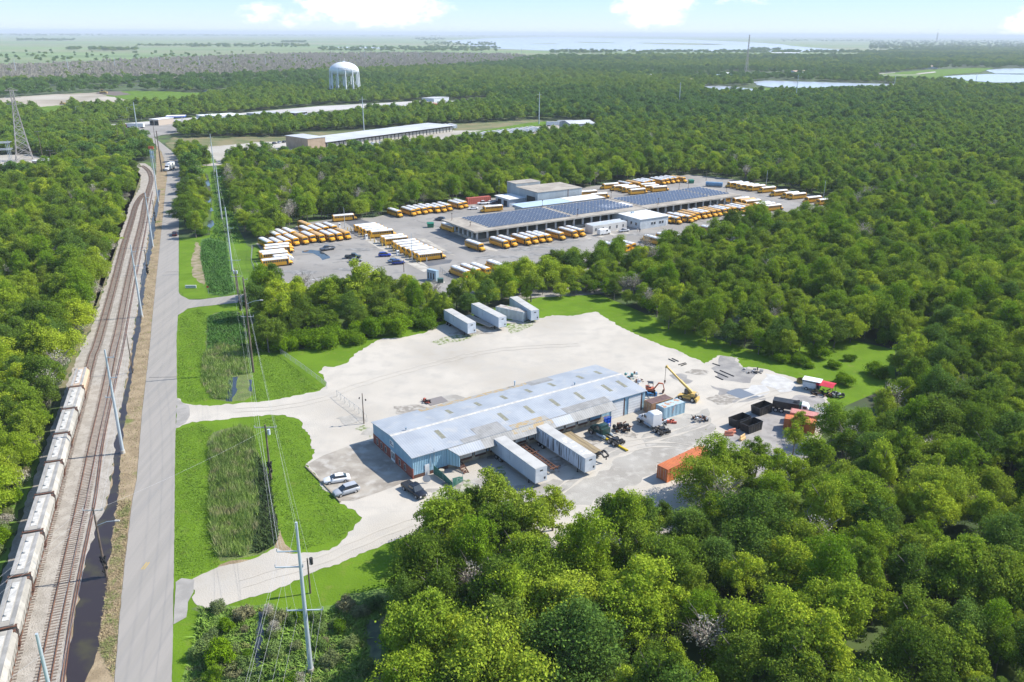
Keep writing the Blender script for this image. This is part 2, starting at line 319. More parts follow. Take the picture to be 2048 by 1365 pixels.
def track_mark(name, pts_, w_=.28, z=.088, mat=None, gap=1.9):
    path = catmull([G(*p) for p in pts_], 1.5)
    for o_ in (-gap / 2, gap / 2):
        z += .0004
        t_ = MB(); L_, R_ = [], []
        for i, p in enumerate(path):
            d_ = (path[min(i + 1, len(path) - 1)] - path[max(i - 1, 0)]).normalized(); n_ = Vector((-d_.y, d_.x, 0)); c_ = p + n_ * (o_ + .08 * math.sin(i * .9)); ww = w_ * (.5 + .35 * math.sin(i * 1.7) + .2 * math.sin(i * .31)) * min(1, i / 4, (len(path) - 1 - i) / 4) + .01
            L_.append((c_.x + n_.x * ww, c_.y + n_.y * ww, 0)); R_.append((c_.x - n_.x * ww, c_.y - n_.y * ww, 0))
        n2 = len(L_); t_.add(L_ + R_, [(i, i + 1, n2 + i + 1, n2 + i) for i in range(n2 - 1)]); o = t_.build(name, mat or M_track); o.location.z = z; tag(o, kind='structure')
for pl in ([(470, 822), (560, 815), (640, 800), (720, 770), (860, 730), (1000, 700), (1160, 690)], [(1400, 900), (1330, 890), (1250, 900), (1180, 940), (1080, 1000), (900, 1030), (780, 1060), (640, 1120), (480, 1170)], 
           [(1240, 890), (1300, 880), (1400, 850), (1500, 800), (1580, 780)]):
    RZ = globals().get('RZ', .088) + .0016; track_mark('wheel_rut', pl, .4, RZ)
M_stain = P('oil_stain', (.24, .215, .18), (.40, .37, .32), .9, rough=1, world=True, lo=.45, hi=.62)
for k, (cx_, cy_, rx_, ry_) in enumerate([(745, 865, 22, 10), (1000, 905, 30, 14), (1110, 930, 34, 14), (1225, 905, 26, 9), (1265, 872, 14, 5), (1300, 850, 22, 8), (1370, 870, 18, 6), (1325, 930, 16, 6), (820, 820, 40, 9), (900, 800, 30, 7), (905, 970, 22, 8), (985, 960, 20, 8), (1020, 645, 30, 5), (940, 665, 40, 6), (1170, 885, 30, 12), (700, 840, 26, 8), (1445, 800, 30, 8), (1395, 745, 22, 5)]):
    sheet('stain', [(cx_ + rx_ * math.cos(a) * (1 + .3 * math.sin(3 * a + k)), cy_ + ry_ * math.sin(a) * (1 + .3 * math.cos(2 * a + k))) for a in [j * math.pi / 7 for j in range(14)]], .066 + .0012 * k, M_stain if k % 3 else M_gravelp, jit=.6, step=.8, seed=k)
# lower swamp corner
sheet('swamp_ground', [(385, 1212), (470, 1215), (540, 1210), (620, 1225), (700, 1190), (780, 1180), (830, 1150), (830, 1400), (343, 1400), (380, 1300), (430, 1260)], .03, P('swamp_grass', (.13, .22, .03), (.08, .14, .025), .3, rough=1, world=True, c3=(.2, .2, .08), s3=.6, lo3=.6, hi3=.75, bump=.5, bscale=2), jit=.8)
for k, pl in enumerate([[(515, 1225), (525, 1225), (530, 1260), (520, 1300), (530, 1330), (510, 1340), (505, 1290)], [(540, 1330), (560, 1330), (560, 1400), (535, 1400)], [(640, 1250), (660, 1245), (665, 1300), (650, 1340), (640, 1300)]]):
    sheet('swamp_water', pl, .05, MATS['sky_water'] if k < 2 else M_ditch, jit=.7, seed=k)
sheet('duckweed', [(735, 1240), (760, 1245), (770, 1290), (760, 1330), (735, 1330), (728, 1280)], .052, P('pale_duckweed', (.16, .2, .09), (.06, .08, .04), .4, rough=.7, world=True), jit=.7, kind='stuff', label='pale green duckweed floating on the swamp water')
sheet('duckweed', [(-120, 1150), (0, 940), (60, 900), (85, 905), (55, 985), (10, 1130), (-40, 1290), (-120, 1400)], .02, M_duck, jit=1.0, kind='stuff', label='bright green duckweed on the swamp left of the train')
# beds with weeds or reeds, and their water
sheet('weed_bed', [(415, 632), (442, 624), (480, 624), (493, 676), (489, 710), (503, 748), (503, 791), (489, 801), (455, 804), (426, 800), (410, 762), (408, 728), (414, 676)], .03, M_reedbed, jit=.7)
sheet('ditch_water', [(460, 756), (472, 754), (474, 780), (465, 803), (450, 803), (456, 780)], .036, MATS['sky_water'], jit=.4)
sheet('ditch_water', [(498, 760), (504, 760), (504, 784), (498, 782)], .036, MATS['sky_water'], jit=.2)
sheet('reed_ground', [(425, 864), (480, 852), (503, 862), (510, 898), (524, 922), (540, 966), (548, 1012), (560, 1068), (556, 1092), (523, 1110), (468, 1124), (440, 1124), (428, 1068), (420, 1004), (422, 940), (414, 898)], .03, M_reedbed, jit=.6)
sheet('ditch_water', [(505, 900), (520, 920), (538, 965), (545, 1010), (556, 1066), (548, 1090), (522, 1104), (506, 1104), (510, 1050), (508, 990), (506, 940)], .036, M_ditch, jit=.6)
sheet('worn_patch', [(548, 1095), (563, 1058), (568, 1090), (590, 1108), (540, 1118), (430, 1140), (440, 1126), (523, 1112)], .034, M_verge, jit=.6)
# worn, dark and pale patches of the yard
for k, (pl, mt) in enumerate([    ([(840, 985), (1000, 1040), (1180, 1010), (1320, 940), (1430, 860), (1420, 820), (1300, 850), (1290, 885), (1190, 950), (1060, 970), (960, 960)], M_gravelp),
    ([(1428, 738), (1440, 714), (1472, 717), (1484, 738), (1520, 745), (1500, 765), (1440, 760)], P('dark_gravel', (.22, .21, .2), (.3, .285, .26), .3, rough=1, world=True)),
    ([(1420, 772), (1460, 780), (1520, 772), (1530, 800), (1500, 808), (1450, 800)], MATS['dark_gravel'] if 'dark_gravel' in MATS else M_gravelp),
    ([(1440, 880), (1480, 850), (1530, 812), (1600, 790), (1645, 790), (1652, 830), (1600, 900), (1540, 950), (1470, 960), (1450, 920)], P('grey_gravel', (.25, .235, .22), (.33, .31, .29), .4, rough=1, world=True)),
    ([(1340, 752), (1362, 748), (1385, 762), (1365, 770)], MATS['dark_gravel'])]):
    sheet('gravel_patch', pl, .056 + .002 * k, mt, jit=1.1, seed=k + 5)
for k, pl in enumerate([[(1485, 783), (1505, 772), (1535, 768), (1540, 785), (1520, 793)], [(1530, 748), (1560, 752), (1590, 766), (1590, 782), (1560, 785), (1520, 768), (1535, 758)]]):
    sheet('gravel_patch', pl, .07 + .002 * k, P('white_marl', (.50, .49, .46), (.42, .41, .39), .6, rough=1, world=True), jit=.7, seed=k + 15)
sheet('puddle', [(1450, 784), (1478, 778), (1500, 786), (1520, 795), (1490, 799), (1462, 794)], .076, water_mat('puddle_water', (.16, .17, .18), .15), jit=.5)
# concrete parking pad and grass islands of the yard
sheet('parking_pad', [(616, 929), (646, 912), (697, 893), (745, 882), (830, 957), (765, 983), (706, 1003), (680, 1003), (646, 965)], .075, P('stained_concrete', (.36, .325, .27), (.25, .22, .18), .22, rough=.9, world=True, c3=(.42, .39, .34), s3=.5, lo3=.5, hi3=.7), jit=.1)
for k, pl in enumerate([[(868, 1000), (880, 975), (935, 960), (965, 985), (955, 1040), (900, 1050), (870, 1030)], [(725, 852), (742, 858), (742, 880), (730, 872), (715, 860)], [(905, 672), (935, 655), (965, 662), (940, 680), (880, 690), (860, 685)], [(1010, 655), (1040, 640), (1070, 640), (1060, 655), (1020, 668)], [(985, 945), (1010, 930), (1020, 950), (1000, 962)]]):
    sheet('grass_patch', pl, .062 + .001 * k, P('thin_grass', (.14, .18, .05), (.4, .38, .3), 1.2, rough=1, world=True, lo=.42, hi=.55), jit=.9, seed=k + 2)
# depot lot
LOT = [(517, 540), (505, 505), (512, 488), (560, 470), (605, 447), (655, 440), (700, 437), (745, 436), (770, 430), (870, 411), (960, 398), (1060, 390), (1190, 372), (1290, 358), (1375, 350), (1440, 355), (1510, 367), (1590, 384), (1668, 398), (1690, 430), (1640, 480), (1500, 510), (1400, 540), (1280, 580), (1180, 590), (1000, 600), (900, 600), (850, 590), (740, 600), (560, 590), (545, 570)]
sheet('depot_lot', LOT, .03, M_lot, jit=.3, step=2)
sheet('grass_strip', [(500, 560), (519, 538), (503, 505), (512, 488), (522, 500), (520, 535), (546, 572), (530, 590), (505, 590)], .045, M_field, jit=.2)
sheet('puddle', [(604, 503), (622, 500), (636, 502), (648, 506), (660, 514), (660, 517), (645, 521), (639, 514), (625, 507), (605, 506)], .05, MATS['sky_water'], jit=.12, step=1)
sheet('dark_asphalt', [(690, 445), (712, 437), (735, 443), (745, 448), (880, 520), (905, 520), (900, 527), (845, 535), (765, 487), (715, 461)], .042, P('new_asphalt', (.10, .105, .115), (.13, .13, .135), .3, rough=.9, world=True), jit=.15)
sheet('concrete_strip', [(700, 463), (712, 461), (850, 528), (862, 540), (848, 545), (770, 505)], .046, M_conc, jit=.1)
sheet('concrete_strip', [(833, 513 - 36), (851, 478), (912, 512), (902, 510)], .044, M_conc, jit=0)
for k in range(11):                            # concrete bay aprons of the garage front
    a = G(962 + 28 * k - .18 * k * k, 494 - 3.4 * k); u = Vector((math.cos(ALPHA), math.sin(ALPHA), 0)); v = Vector((u.y, -u.x, 0))
    q = [a, a + u * 2.2, a + u * 2.2 + v * 9, a + v * 9]
    sheet('concrete_strip', [(p.x, p.y) for p in q], .045, M_conc, px=False)
M_lotst = P('lot_stain', (.17, .165, .155), (.28, .27, .25), .5, rough=.85, world=True, lo=.42, hi=.62)
for k, (cx_, cy_, rx_, ry_) in enumerate([(640, 490, 40, 4), (930, 470, 60, 9), (1050, 497, 50, 5), (1130, 482, 26, 4), (720, 500, 30, 3), (880, 505, 30, 3), (1000, 515, 40, 4), (1290, 470, 40, 3), (1500, 405, 60, 4), (870, 425, 50, 3), (600, 545, 50, 3), (700, 540, 30, 3), (1130, 510, 60, 4), (1450, 445, 40, 4)]):
    sheet('stain', [(cx_ + rx_ * math.cos(a) * (1 + .3 * math.sin(3 * a + k)), cy_ + ry_ * math.sin(a) * (1 + .3 * math.cos(2 * a + k))) for a in [j * math.pi / 7 for j in range(14)]], .05 + .002 * k, M_lotst, jit=1.2, step=1.5, seed=k)
rc = random.Random(5)
for k in range(46):
    px, py = rc.uniform(540, 1560), 0; py = rc.uniform(float(np.interp(px, [540, 760, 1060, 1400, 1560], [480, 445, 405, 368, 385])), float(np.interp(px, [540, 900, 1300, 1560], [570, 560, 500, 430])))
    p = G(px, py); a = ALPHA + rc.choice([0, 0, math.pi / 2]) + rc.uniform(-.25, .25); q = p + Vector((math.cos(a), math.sin(a), 0)) * rc.uniform(5, 26); t_ = MB(); n_ = 8; prev = p
    for j in range(1, n_ + 1):
        nx = p.lerp(q, j / n_) + Vector((rc.uniform(-.4, .4), rc.uniform(-.4, .4), 0)); t_.bar(prev, nx, .13, .004); prev = nx
    o = t_.build('asphalt_crack', M_dark if k % 3 else M_conc); o.location.z = .082 + k * .0005; tag(o, kind='structure')
for k in range(12):
    p = G(532 + k * 9, 571 - k * 1.2) + Vector((-1, -1, 0)); t_ = MB(); t_.bar(p, p + Vector((9, 4.2, 0)), .12, .004); o = t_.build('parking_line', P('line_white', (.6, .6, .58), (.36, .35, .33), 1.5, rough=.9)); o.location.z = .06; tag(o, kind='structure')
# northern lots, highway, fields, ponds
M_farlot = P('far_lot', (.44, .41, .36), (.34, .31, .26), .02, rough=1, world=True)
M_straw = P('straw_grass', (.2, .17, .08), (.11, .13, .04), .06, rough=1, world=True)
sheet('strip', [(330, 290), (345, 275), (590, 274), (600, 266), (760, 260), (900, 250), (1075, 240), (1090, 244), (900, 276), (640, 300), (455, 300), (400, 305), (362, 312)], .1, M_straw, jit=2)
sheet('gravel_lot', [(395, 302), (400, 296), (455, 291), (520, 285), (590, 283), (645, 292), (700, 322), (640, 325), (560, 330), (540, 312), (510, 300), (465, 318), (455, 333), (440, 330), (425, 315), (400, 308)], .16, M_farlot, jit=1)
sheet('gravel_lot', [(650, 296), (900, 262), (940, 262), (1000, 262), (1110, 250), (1195, 248), (1195, 270), (1100, 290), (930, 302), (820, 312), (700, 322)], .17, M_farlot, jit=1)
sheet('lawn', [(905, 272), (1060, 246), (1092, 244), (1092, 250), (960, 268), (912, 276)], .22, M_field, jit=1)
sheet('side_road', [(350, 306), (400, 300), (410, 303), (370, 309), (356, 314)], .2, M_farlot)
sheet('side_road', [(398, 331), (425, 327), (458, 327), (458, 330), (420, 333)], .2, M_farlot)
sheet('highway', [(205, 262), (205, 251), (330, 241), (470, 228), (640, 213), (760, 207), (880, 200), (880, 204), (780, 212), (700, 219), (640, 224), (500, 238), (400, 246), (330, 251)], .2, P('highway_concrete', (.48, .46, .43), (.42, .4, .37), .02, rough=.9, world=True))
sheet('truck_lot', [(226, 255), (330, 248), (400, 246), (470, 240), (520, 237), (520, 246), (440, 252), (385, 262), (320, 272), (304, 277), (284, 274), (262, 264)], .24, M_lot, jit=1)
sheet('truck_lot', [(600, 238), (640, 226), (780, 212), (880, 203), (975, 200), (975, 210), (880, 218), (780, 224), (700, 234), (640, 242)], .24, M_farlot, jit=2)
sheet('bare_field', [(-60, 199), (0, 197), (100, 190), (190, 186), (250, 183), (330, 186), (345, 196), (270, 205), (240, 213), (170, 216), (100, 221), (-60, 222)], .3, M_dirt, jit=3, step=8)
sheet('grass_field', [(205, 190), (250, 183), (330, 184), (405, 187), (420, 192), (370, 205), (300, 207), (230, 197)], .4, M_field, jit=4, step=8)
sheet('dirt_mound_ground', [(190, 188), (200, 184), (240, 184), (262, 190), (230, 193)], .5, P('dark_dirt', (.14, .11, .09), rough=1), jit=2, step=6)
sheet('grass_field', [(70, 216), (130, 211), (135, 222), (118, 240), (90, 238)], .45, M_field, jit=2)
sheet('pond', [(405, 183), (430, 180), (468, 180), (467, 187), (440, 192), (410, 190)], .5, M_pond, jit=2, step=8)
sheet('substation_yard', [(-60, 312), (60, 310), (115, 322), (135, 335), (135, 350), (60, 352), (-60, 358)], .15, M_farlot, jit=1)
LAKE = [(890, 82), (930, 80), (975, 77), (1040, 75.5), (1110, 74.5), (1220, 77), (1340, 78.5), (1430, 82), (1500, 85), (1560, 89), (1590, 93), (1640, 97), (1722, 103), (1640, 105), (1500, 105), (1300, 103), (1100, 102), (1010, 99), (960, 95), (920, 88)]
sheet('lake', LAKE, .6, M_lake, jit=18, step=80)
for k, pl in enumerate([[(1150, 84), (1230, 85.5), (1225, 87), (1160, 86)], [(1060, 88), (1110, 87), (1115, 88.5), (1070, 89)], [(1270, 86), (1390, 87), (1440, 90), (1380, 90.5), (1290, 88)], [(1410, 88), (1450, 89), (1440, 90.5), (1405, 89.5)]]):
    sheet('marsh_island', pl, .8, M_marsh, jit=10, step=60)
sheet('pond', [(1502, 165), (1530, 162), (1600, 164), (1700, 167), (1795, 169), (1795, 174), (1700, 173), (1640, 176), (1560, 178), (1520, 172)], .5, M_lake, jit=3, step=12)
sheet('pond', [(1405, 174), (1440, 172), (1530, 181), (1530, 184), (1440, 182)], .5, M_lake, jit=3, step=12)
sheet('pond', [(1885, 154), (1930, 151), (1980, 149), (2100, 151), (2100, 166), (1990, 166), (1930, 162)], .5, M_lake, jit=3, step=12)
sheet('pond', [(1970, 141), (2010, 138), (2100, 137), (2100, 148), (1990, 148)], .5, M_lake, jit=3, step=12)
sheet('pond_bank', [(1500, 176), (1560, 178), (1640, 176), (1795, 174), (1800, 182), (1640, 188), (1560, 190), (1530, 194), (1405, 191), (1405, 184), (1440, 184), (1530, 185)], .35, M_field, jit=4, step=12)
sheet('pond_bank', [(1780, 156), (1885, 155), (1930, 163), (1990, 167), (2200, 167), (2200, 179), (1990, 178), (1930, 173), (1885, 167), (1780, 164)], .35, M_field, jit=4, step=12)
sheet('water_channel', [(650, 95), (720, 94), (780, 96), (780, 98), (700, 97)], .6, M_lake, jit=5, step=30)
sheet('grass_field', [(1725, 150), (1790, 146), (1850, 141), (1940, 137), (1990, 136), (1960, 146), (1900, 150), (1880, 156), (1780, 156)], .5, M_field, jit=4, step=12)
for pl in ([(1735, 150), (1790, 146), (1790, 147), (1740, 151)], [(1830, 148), (1870, 144), (1872, 146), (1840, 149.5)], [(1760, 151), (1840, 150.5), (1840, 151.5), (1760, 152)]):
    sheet('dirt_track', pl, .7, M_farlot)
sheet('dead_wood_ground', [(-700, 190), (-700, 142), (-100, 140), (100, 133), (320, 122), (560, 112), (800, 110), (1000, 112), (1110, 118), (1060, 125), (900, 135), (650, 145), (280, 160), (0, 169)], .3, P('grey_brush', (.36, .325, .25), (.26, .26, .15), .006, rough=1, world=True), jit=20, step=60)
# road paint and cracks
for yy in (1133,):
    a = G(291, yy)
    for dx in (-.18, .18):
        mk = MB(); mk.box(-.07, .07, -.9, .9, 0, .004); tag(mk.build('road_marking', P('yellow_paint', (.5, .34, .06), rough=.8), loc=(a.x + dx, a.y, .09), rz=-.06), kind='structure')
for (x0, y0, x1, y1) in [(298, 756, 353, 755), (330, 545, 357, 544.5)]:
    a, b = G(x0, y0), G(x1, y1); mk = MB(); mk.bar(a, b, .16, .004); tag(mk.build('road_crack', M_dark, loc=(0, 0, .084)), kind='structure')

# ------------------------------------------------------------------ haze box is added at the end of the file

# ------------------------------------------------------------------ trees: prototypes
def leaf_mesh(name, mat, lobes, n, size, seed, flat=0.5, droop=0.0):
    r = np.random.RandomState(seed); L = np.array(lobes, float)
    wts = L[:, 3] ** 2; wts /= wts.sum(); idx = r.choice(len(L), n, p=wts)
    d = r.normal(size=(n, 3)); d /= np.linalg.norm(d, axis=1)[:, None]
    d[:, 2] = np.where(d[:, 2] < -.35, -d[:, 2], d[:, 2])
    c = L[idx, :3]; rad_ = L[idx, 3][:, None] * (0.5 + 0.72 * r.rand(n, 1) ** .75)
    k = r.normal(size=(len(L), 5, 3)); k /= np.linalg.norm(k, axis=2)[:, :, None]     # knobbly lobes
    kn = (np.einsum('nij,nj->ni', k[idx], d) > .78).any(axis=1)
    rad_ *= np.where(kn, 1.16, 1.0)[:, None]
    an_ = r.uniform(.65, 1.4, (len(L), 3)); an_[:, 2] *= .85; out_ = r.rand(n, 1) < .07; rad_ = np.where(out_, rad_ * r.uniform(1.1, 1.5, (n, 1)), rad_)
    p = c + d * rad_ * an_[idx]
    p[:, 2] -= droop * (1 - d[:, 2]) * .5
    nn = d * (1 - flat) + r.normal(size=(n, 3)) * flat * .75 + np.array([0, 0, .25]); nn /= np.linalg.norm(nn, axis=1)[:, None]
    a = np.cross(nn, r.normal(size=(n, 3))); a /= np.linalg.norm(a, axis=1)[:, None]; b = np.cross(nn, a)
    s = size * (0.6 + 0.8 * r.rand(n, 1))
    v = np.stack([p - a * s * .5, p - b * s * .33, p + a * s * .5, p + b * s * .33], 1).reshape(-1, 3)
    me = bpy.data.meshes.new(name); me.vertices.add(4 * n); me.vertices.foreach_set('co', v.astype(np.float32).ravel())
    me.loops.add(4 * n); me.loops.foreach_set('vertex_index', np.arange(4 * n, dtype=np.int32))
    me.polygons.add(n); me.polygons.foreach_set('loop_start', np.arange(0, 4 * n, 4, dtype=np.int32))
    me.update(calc_edges=True); me.materials.append(mat); return me
def crown_lobes(seed, H=10.0, R=3.4, k=26, z0=.28, shape=1.0):
    r = random.Random(seed); out = []; k = int(k * 2.0)
    ox = [(r.uniform(-1, 1) * R * .32, r.uniform(-1, 1) * R * .32, r.uniform(.75, 1.0)) for _ in range(4)]      # several leaders, so the top is broken
    for i in range(k):
        t = (i + r.random()) / k; c = ox[i % 4]; z = H * (z0 + (c[2] - z0 - .07) * t)
        prof = math.sin(math.pi * min(1, (t * .82 + .2))) ** .7 * (1 if shape >= 1 else (1 - t * (1 - shape)))
        an = i * 2.4 + r.uniform(-.6, .6); rr_ = R * prof * r.choice([.35, .6, .85, 1.0, 1.12]) * .9
        out.append((c[0] * t + rr_ * math.cos(an), c[1] * t + rr_ * math.sin(an), z, r.choice([.4, .5, .65, .8, .95, 1.15]) * R / 3.2))
    out.append((0, 0, H * .5, R * .5)); return out
def trunk_mb(H, seed, spread=1.0, k=6, r0=.22):
    r = random.Random(seed); t = MB(); t.cyl((0, 0, -.3), (r.uniform(-.3, .3), r.uniform(-.3, .3), H * .45), r0, r0 * .65, 6); t.cyl((0, 0, H * .43), (r.uniform(-.5, .5), 0, H * .85), r0 * .6, .04, 5)
    for i in range(k):
        a = i * 2.4 + r.random(); z = H * (.28 + .4 * i / k)
        t.cyl((0, 0, z), (math.cos(a) * H * .2 * spread, math.sin(a) * H * .2 * spread, z + H * .22), r0 * .4, .03, 4)
    return t
M_bark = P('bark', (.12, .10, .08), (.2, .18, .15), 1.5, rough=1)
M_greybark = P('grey_bark', (.26, .22, .19), (.17, .14, .12), 1.5, rough=1, rnd=.2)
GREENS = [(0.099, 0.160, 0.021), (0.178, 0.270, 0.027), (0.300, 0.402, 0.031), (0.128, 0.195, 0.031), (0.353, 0.447, 0.036), (0.212, 0.312, 0.030), (0.101, 0.175, 0.028), (0.423, 0.510, 0.039), (0.178, 0.254, 0.036)]
YELLOW = [(.20, .32, .02), (.17, .29, .02), (.24, .34, .025), (.19, .30, .03)]
M_leaf = leaf_mat('leaves_green', GREENS, .3); M_leafy = leaf_mat('leaves_yellow_green', YELLOW); M_vine = leaf_mat('leaves_vine', [(0.130, 0.234, 0.013), (0.181, 0.296, 0.013), (0.103, 0.192, 0.016), (0.156, 0.259, 0.013)])
M_leafd = leaf_mat('leaves_dark', [(0.110, 0.193, 0.036), (0.150, 0.239, 0.040), (0.132, 0.216, 0.034)])
M_scrub = leaf_mat('leaves_scrub', [(0.143, 0.228, 0.057), (0.200, 0.285, 0.086), (0.285, 0.270, 0.143), (0.114, 0.200, 0.057)])
M_drygrey = leaf_mat('twigs_grey', [(.46, .42, .34), (.38, .36, .27), (.5, .46, .38), (.40, .36, .30)], .1)
M_leaff = leaf_mat('leaves_far_shade_offset', [(0.175, 0.285, 0.040), (0.218, 0.322, 0.040), (0.148, 0.258, 0.043), (0.262, 0.350, 0.040), (0.186, 0.294, 0.046)], .35)  # far leaf colour raised to offset the self-shading of the dense far crowns
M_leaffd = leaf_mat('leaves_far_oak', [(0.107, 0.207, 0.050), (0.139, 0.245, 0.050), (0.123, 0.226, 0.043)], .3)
PROTO = {}
SPEC = {  # name: (lobes, n leaves, leaf size, material, flat)
    'tree_a': (crown_lobes(1), 15000, .25, M_leaf, .70), 'tree_b': (crown_lobes(2, R=3.9, k=30), 16000, .25, M_leaf, .75), 'tree_c': (crown_lobes(3, R=2.8, k=24, shape=.6), 12000, .24, M_leaf, .80),
    'tree_d': (crown_lobes(4, R=3.6, k=20), 13000, .26, M_leaf, .65), 'tree_e': (crown_lobes(5, R=3.2, k=28, shape=.75), 13000, .23, M_leafy, .75), 'tree_f': (crown_lobes(6, R=3.7, k=34), 15000, .25, M_leafd, .70),
    'tree_g': (crown_lobes(7, R=3.0, k=14, z0=.4), 8000, .25, M_leaf, .80), 'tree_h': (crown_lobes(8, R=4.2, k=36), 17000, .26, M_leaf, .70)}
def mesh_of(mb, name, mat):
    o = mb.build(name, mat); me = o.data; bpy.data.objects.remove(o); return me
for k, (lb, n, s, mt, fl) in SPEC.items():
    PROTO[k] = (leaf_mesh('crown', mt, lb, n, s, ord(k[-1]), fl), mesh_of(trunk_mb(10, ord(k[-1]), k=8), 'trunk', M_bark))
rs = random.Random(9)
def mound(seed, R, H, k=12):
    r = random.Random(seed); return [(r.uniform(-R, R) * .75, r.uniform(-R, R) * .75, H * r.uniform(.15, .7), r.uniform(.3, .5) * R) for _ in range(k)]
PROTO['mound_a'] = (leaf_mesh('crown', M_vine, mound(3, 3.2, 3.6, 16), 7000, .3, 31, .5), mesh_of(trunk_mb(3, 3, 1.2, 6, .12), 'trunk', M_bark))
PROTO['mound_b'] = (leaf_mesh('crown', M_vine, mound(4, 2.4, 4.4, 14), 5500, .3, 32, .5), mesh_of(trunk_mb(3.6, 4, 1.2, 6, .12), 'trunk', M_bark))
PROTO['scrub'] = (leaf_mesh('crown', M_scrub, mound(5, 1.6, 1.9, 12), 2600, .26, 33, .7), mesh_of(trunk_mb(1.6, 5, 1.2, 5, .06), 'trunk', M_bark))
def bare_mb(seed, H=8.0, k=22):
    r = random.Random(seed); t = MB(); t.cyl((0, 0, -.2), (r.uniform(-.4, .4), r.uniform(-.4, .4), H * .6), .16, .09, 5)
    for i in range(k):
        a = r.uniform(0, 6.28); z = H * r.uniform(.2, .6); l = H * r.uniform(.18, .38)
        p = Vector((0, 0, z)); q = p + Vector((math.cos(a) * l * .75, math.sin(a) * l * .75, l * .8)); t.cyl(p, q, .07, .03, 4)
        for _ in range(4):
            b = a + r.uniform(-1, 1); s_ = p.lerp(q, r.uniform(.4, .95)); t.cyl(s_, s_ + Vector((math.cos(b) * l * .4, math.sin(b) * l * .4, l * r.uniform(.15, .5))), .035, .012, 3, caps=False)
    return t
PROTO['bare_a'] = (leaf_mesh('crown', M_drygrey, [(0, 0, 5, 1.6), (.9, .4, 4, 1.3), (-.8, .5, 4.4, 1.2), (0, -.9, 3.6, 1.2), (.2, .3, 6.4, 1.0)], 700, .22, 41, .9), mesh_of(bare_mb(1), 'trunk', M_greybark))
PROTO['bare_b'] = (leaf_mesh('crown', M_drygrey, [(0, 0, 2.2, 1.4), (1, .4, 2, 1.2), (-1, .5, 1.6, 1.2), (0, -1, 1.6, 1.1)], 1800, .24, 42, .9), mesh_of(bare_mb(2, 4.0, 30), 'trunk', M_greybark))
# light versions for the far forest (same shapes, coarser leaves)
FARP = {}
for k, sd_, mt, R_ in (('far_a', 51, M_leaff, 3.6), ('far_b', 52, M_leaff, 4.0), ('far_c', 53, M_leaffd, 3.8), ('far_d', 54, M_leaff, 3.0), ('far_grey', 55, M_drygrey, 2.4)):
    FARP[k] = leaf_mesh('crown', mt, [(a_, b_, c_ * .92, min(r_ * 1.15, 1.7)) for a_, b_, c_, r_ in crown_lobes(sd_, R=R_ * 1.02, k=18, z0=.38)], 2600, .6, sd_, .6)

# ------------------------------------------------------------------ where trees stand
def inside(x, y, poly):
    c = False; j = len(poly) - 1
    for i in range(len(poly)):
        xi, yi = poly[i]; xj, yj = poly[j]
        if (yi > y) != (yj > y) and x < (xj - xi) * (y - yi) / (yj - yi) + xi: c = not c
        j = i
    return c
EX = [
 [(-90, 1420), (-40, 1270), (5, 1120), (52, 985), (85, 880), (112, 795), (138, 725), (155, 680), (172, 640), (186, 600), (206, 545), (222, 498), (236, 450), (250, 408), (264, 380), (274, 350), (262, 330), (262, 324), (300, 322), (318, 305), (300, 288), (262, 268), (225, 262), (215, 250), (330, 240), (365, 275), (362, 320), (366, 335), (368, 480), (368, 640), (345, 1450), (345, 2600), (-600, 2600), (-120, 1420)],
 [(355, 486), (410, 482), (412, 400), (404, 350), (395, 338), (455, 335), (460, 400), (480, 460), (500, 488), (545, 572), (520, 600), (512, 640), (518, 700), (650, 760), (650, 830), (340, 830)],
 LOT[:19] + [(1690, 412), (1650, 435), (1560, 450), (1450, 474), (1350, 500), (1250, 522), (1180, 536), (1080, 548), (1020, 556), (985, 580), (930, 600), (850, 596), (780, 590), (690, 588), (600, 590), (540, 588)],
 [(520, 700), (560, 712), (640, 700), (720, 690), (830, 668), (880, 652), (900, 644), (945, 632), (1000, 618), (1040, 608), (1090, 602), (1150, 597), (1200, 600), (1280, 630), (1350, 668), (1420, 695), (1500, 708), (1570, 718), (1640, 706), (1700, 690), (1770, 700), (1795, 700), (1798, 770), (1770, 812), (1722, 825), (1722, 850), (1705, 900), (1650, 945), (1560, 985), (1480, 1010), (1400, 1045), (1310, 1080), (1220, 1105), (1100, 1085), (1030, 1075), (960, 1068), (880, 1075), (850, 1095), (620, 1130), (560, 900), (500, 720)],
 [(340, 800), (620, 800), (870, 1060), (850, 1090), (850, 1180), (800, 1260), (780, 1420), (760, 2600), (200, 2600), (300, 1420)],
 [(215, 262), (215, 249), (330, 240), (640, 211), (760, 206), (975, 197), (978, 211), (900, 219), (780, 225), (700, 235), (640, 243), (590, 247), (500, 246), (400, 254), (340, 264), (330, 276), (300, 285)],
 [(330, 300), (345, 276), (580, 274), (600, 264), (760, 258), (900, 249), (1075, 239), (1195, 244), (1198, 264), (1110, 277), (930, 290), (820, 301), (700, 313), (640, 317), (560, 322), (540, 314), (460, 320), (455, 335), (420, 335), (400, 310), (380, 304)],
 [(-100, 198), (0, 196), (180, 186), (250, 182), (405, 185), (470, 178), (470, 189), (420, 194), (370, 212), (300, 216), (240, 218), (170, 220), (135, 222), (118, 242), (90, 240), (70, 222), (-100, 224)],
 [(-100, 312), (60, 308), (115, 320), (140, 335), (140, 348), (60, 352), (-100, 358)],
 [(1500, 164), (1530, 161), (1795, 168), (1800, 182), (1640, 188), (1560, 189), (1530, 193), (1405, 190), (1405, 173), (1500, 173)],
 [(1720, 151), (1790, 145), (1850, 140), (1940, 136), (1970, 140), (2010, 137), (2200, 136), (2200, 178), (1990, 178), (1930, 173), (1885, 166), (1780, 163)],
]
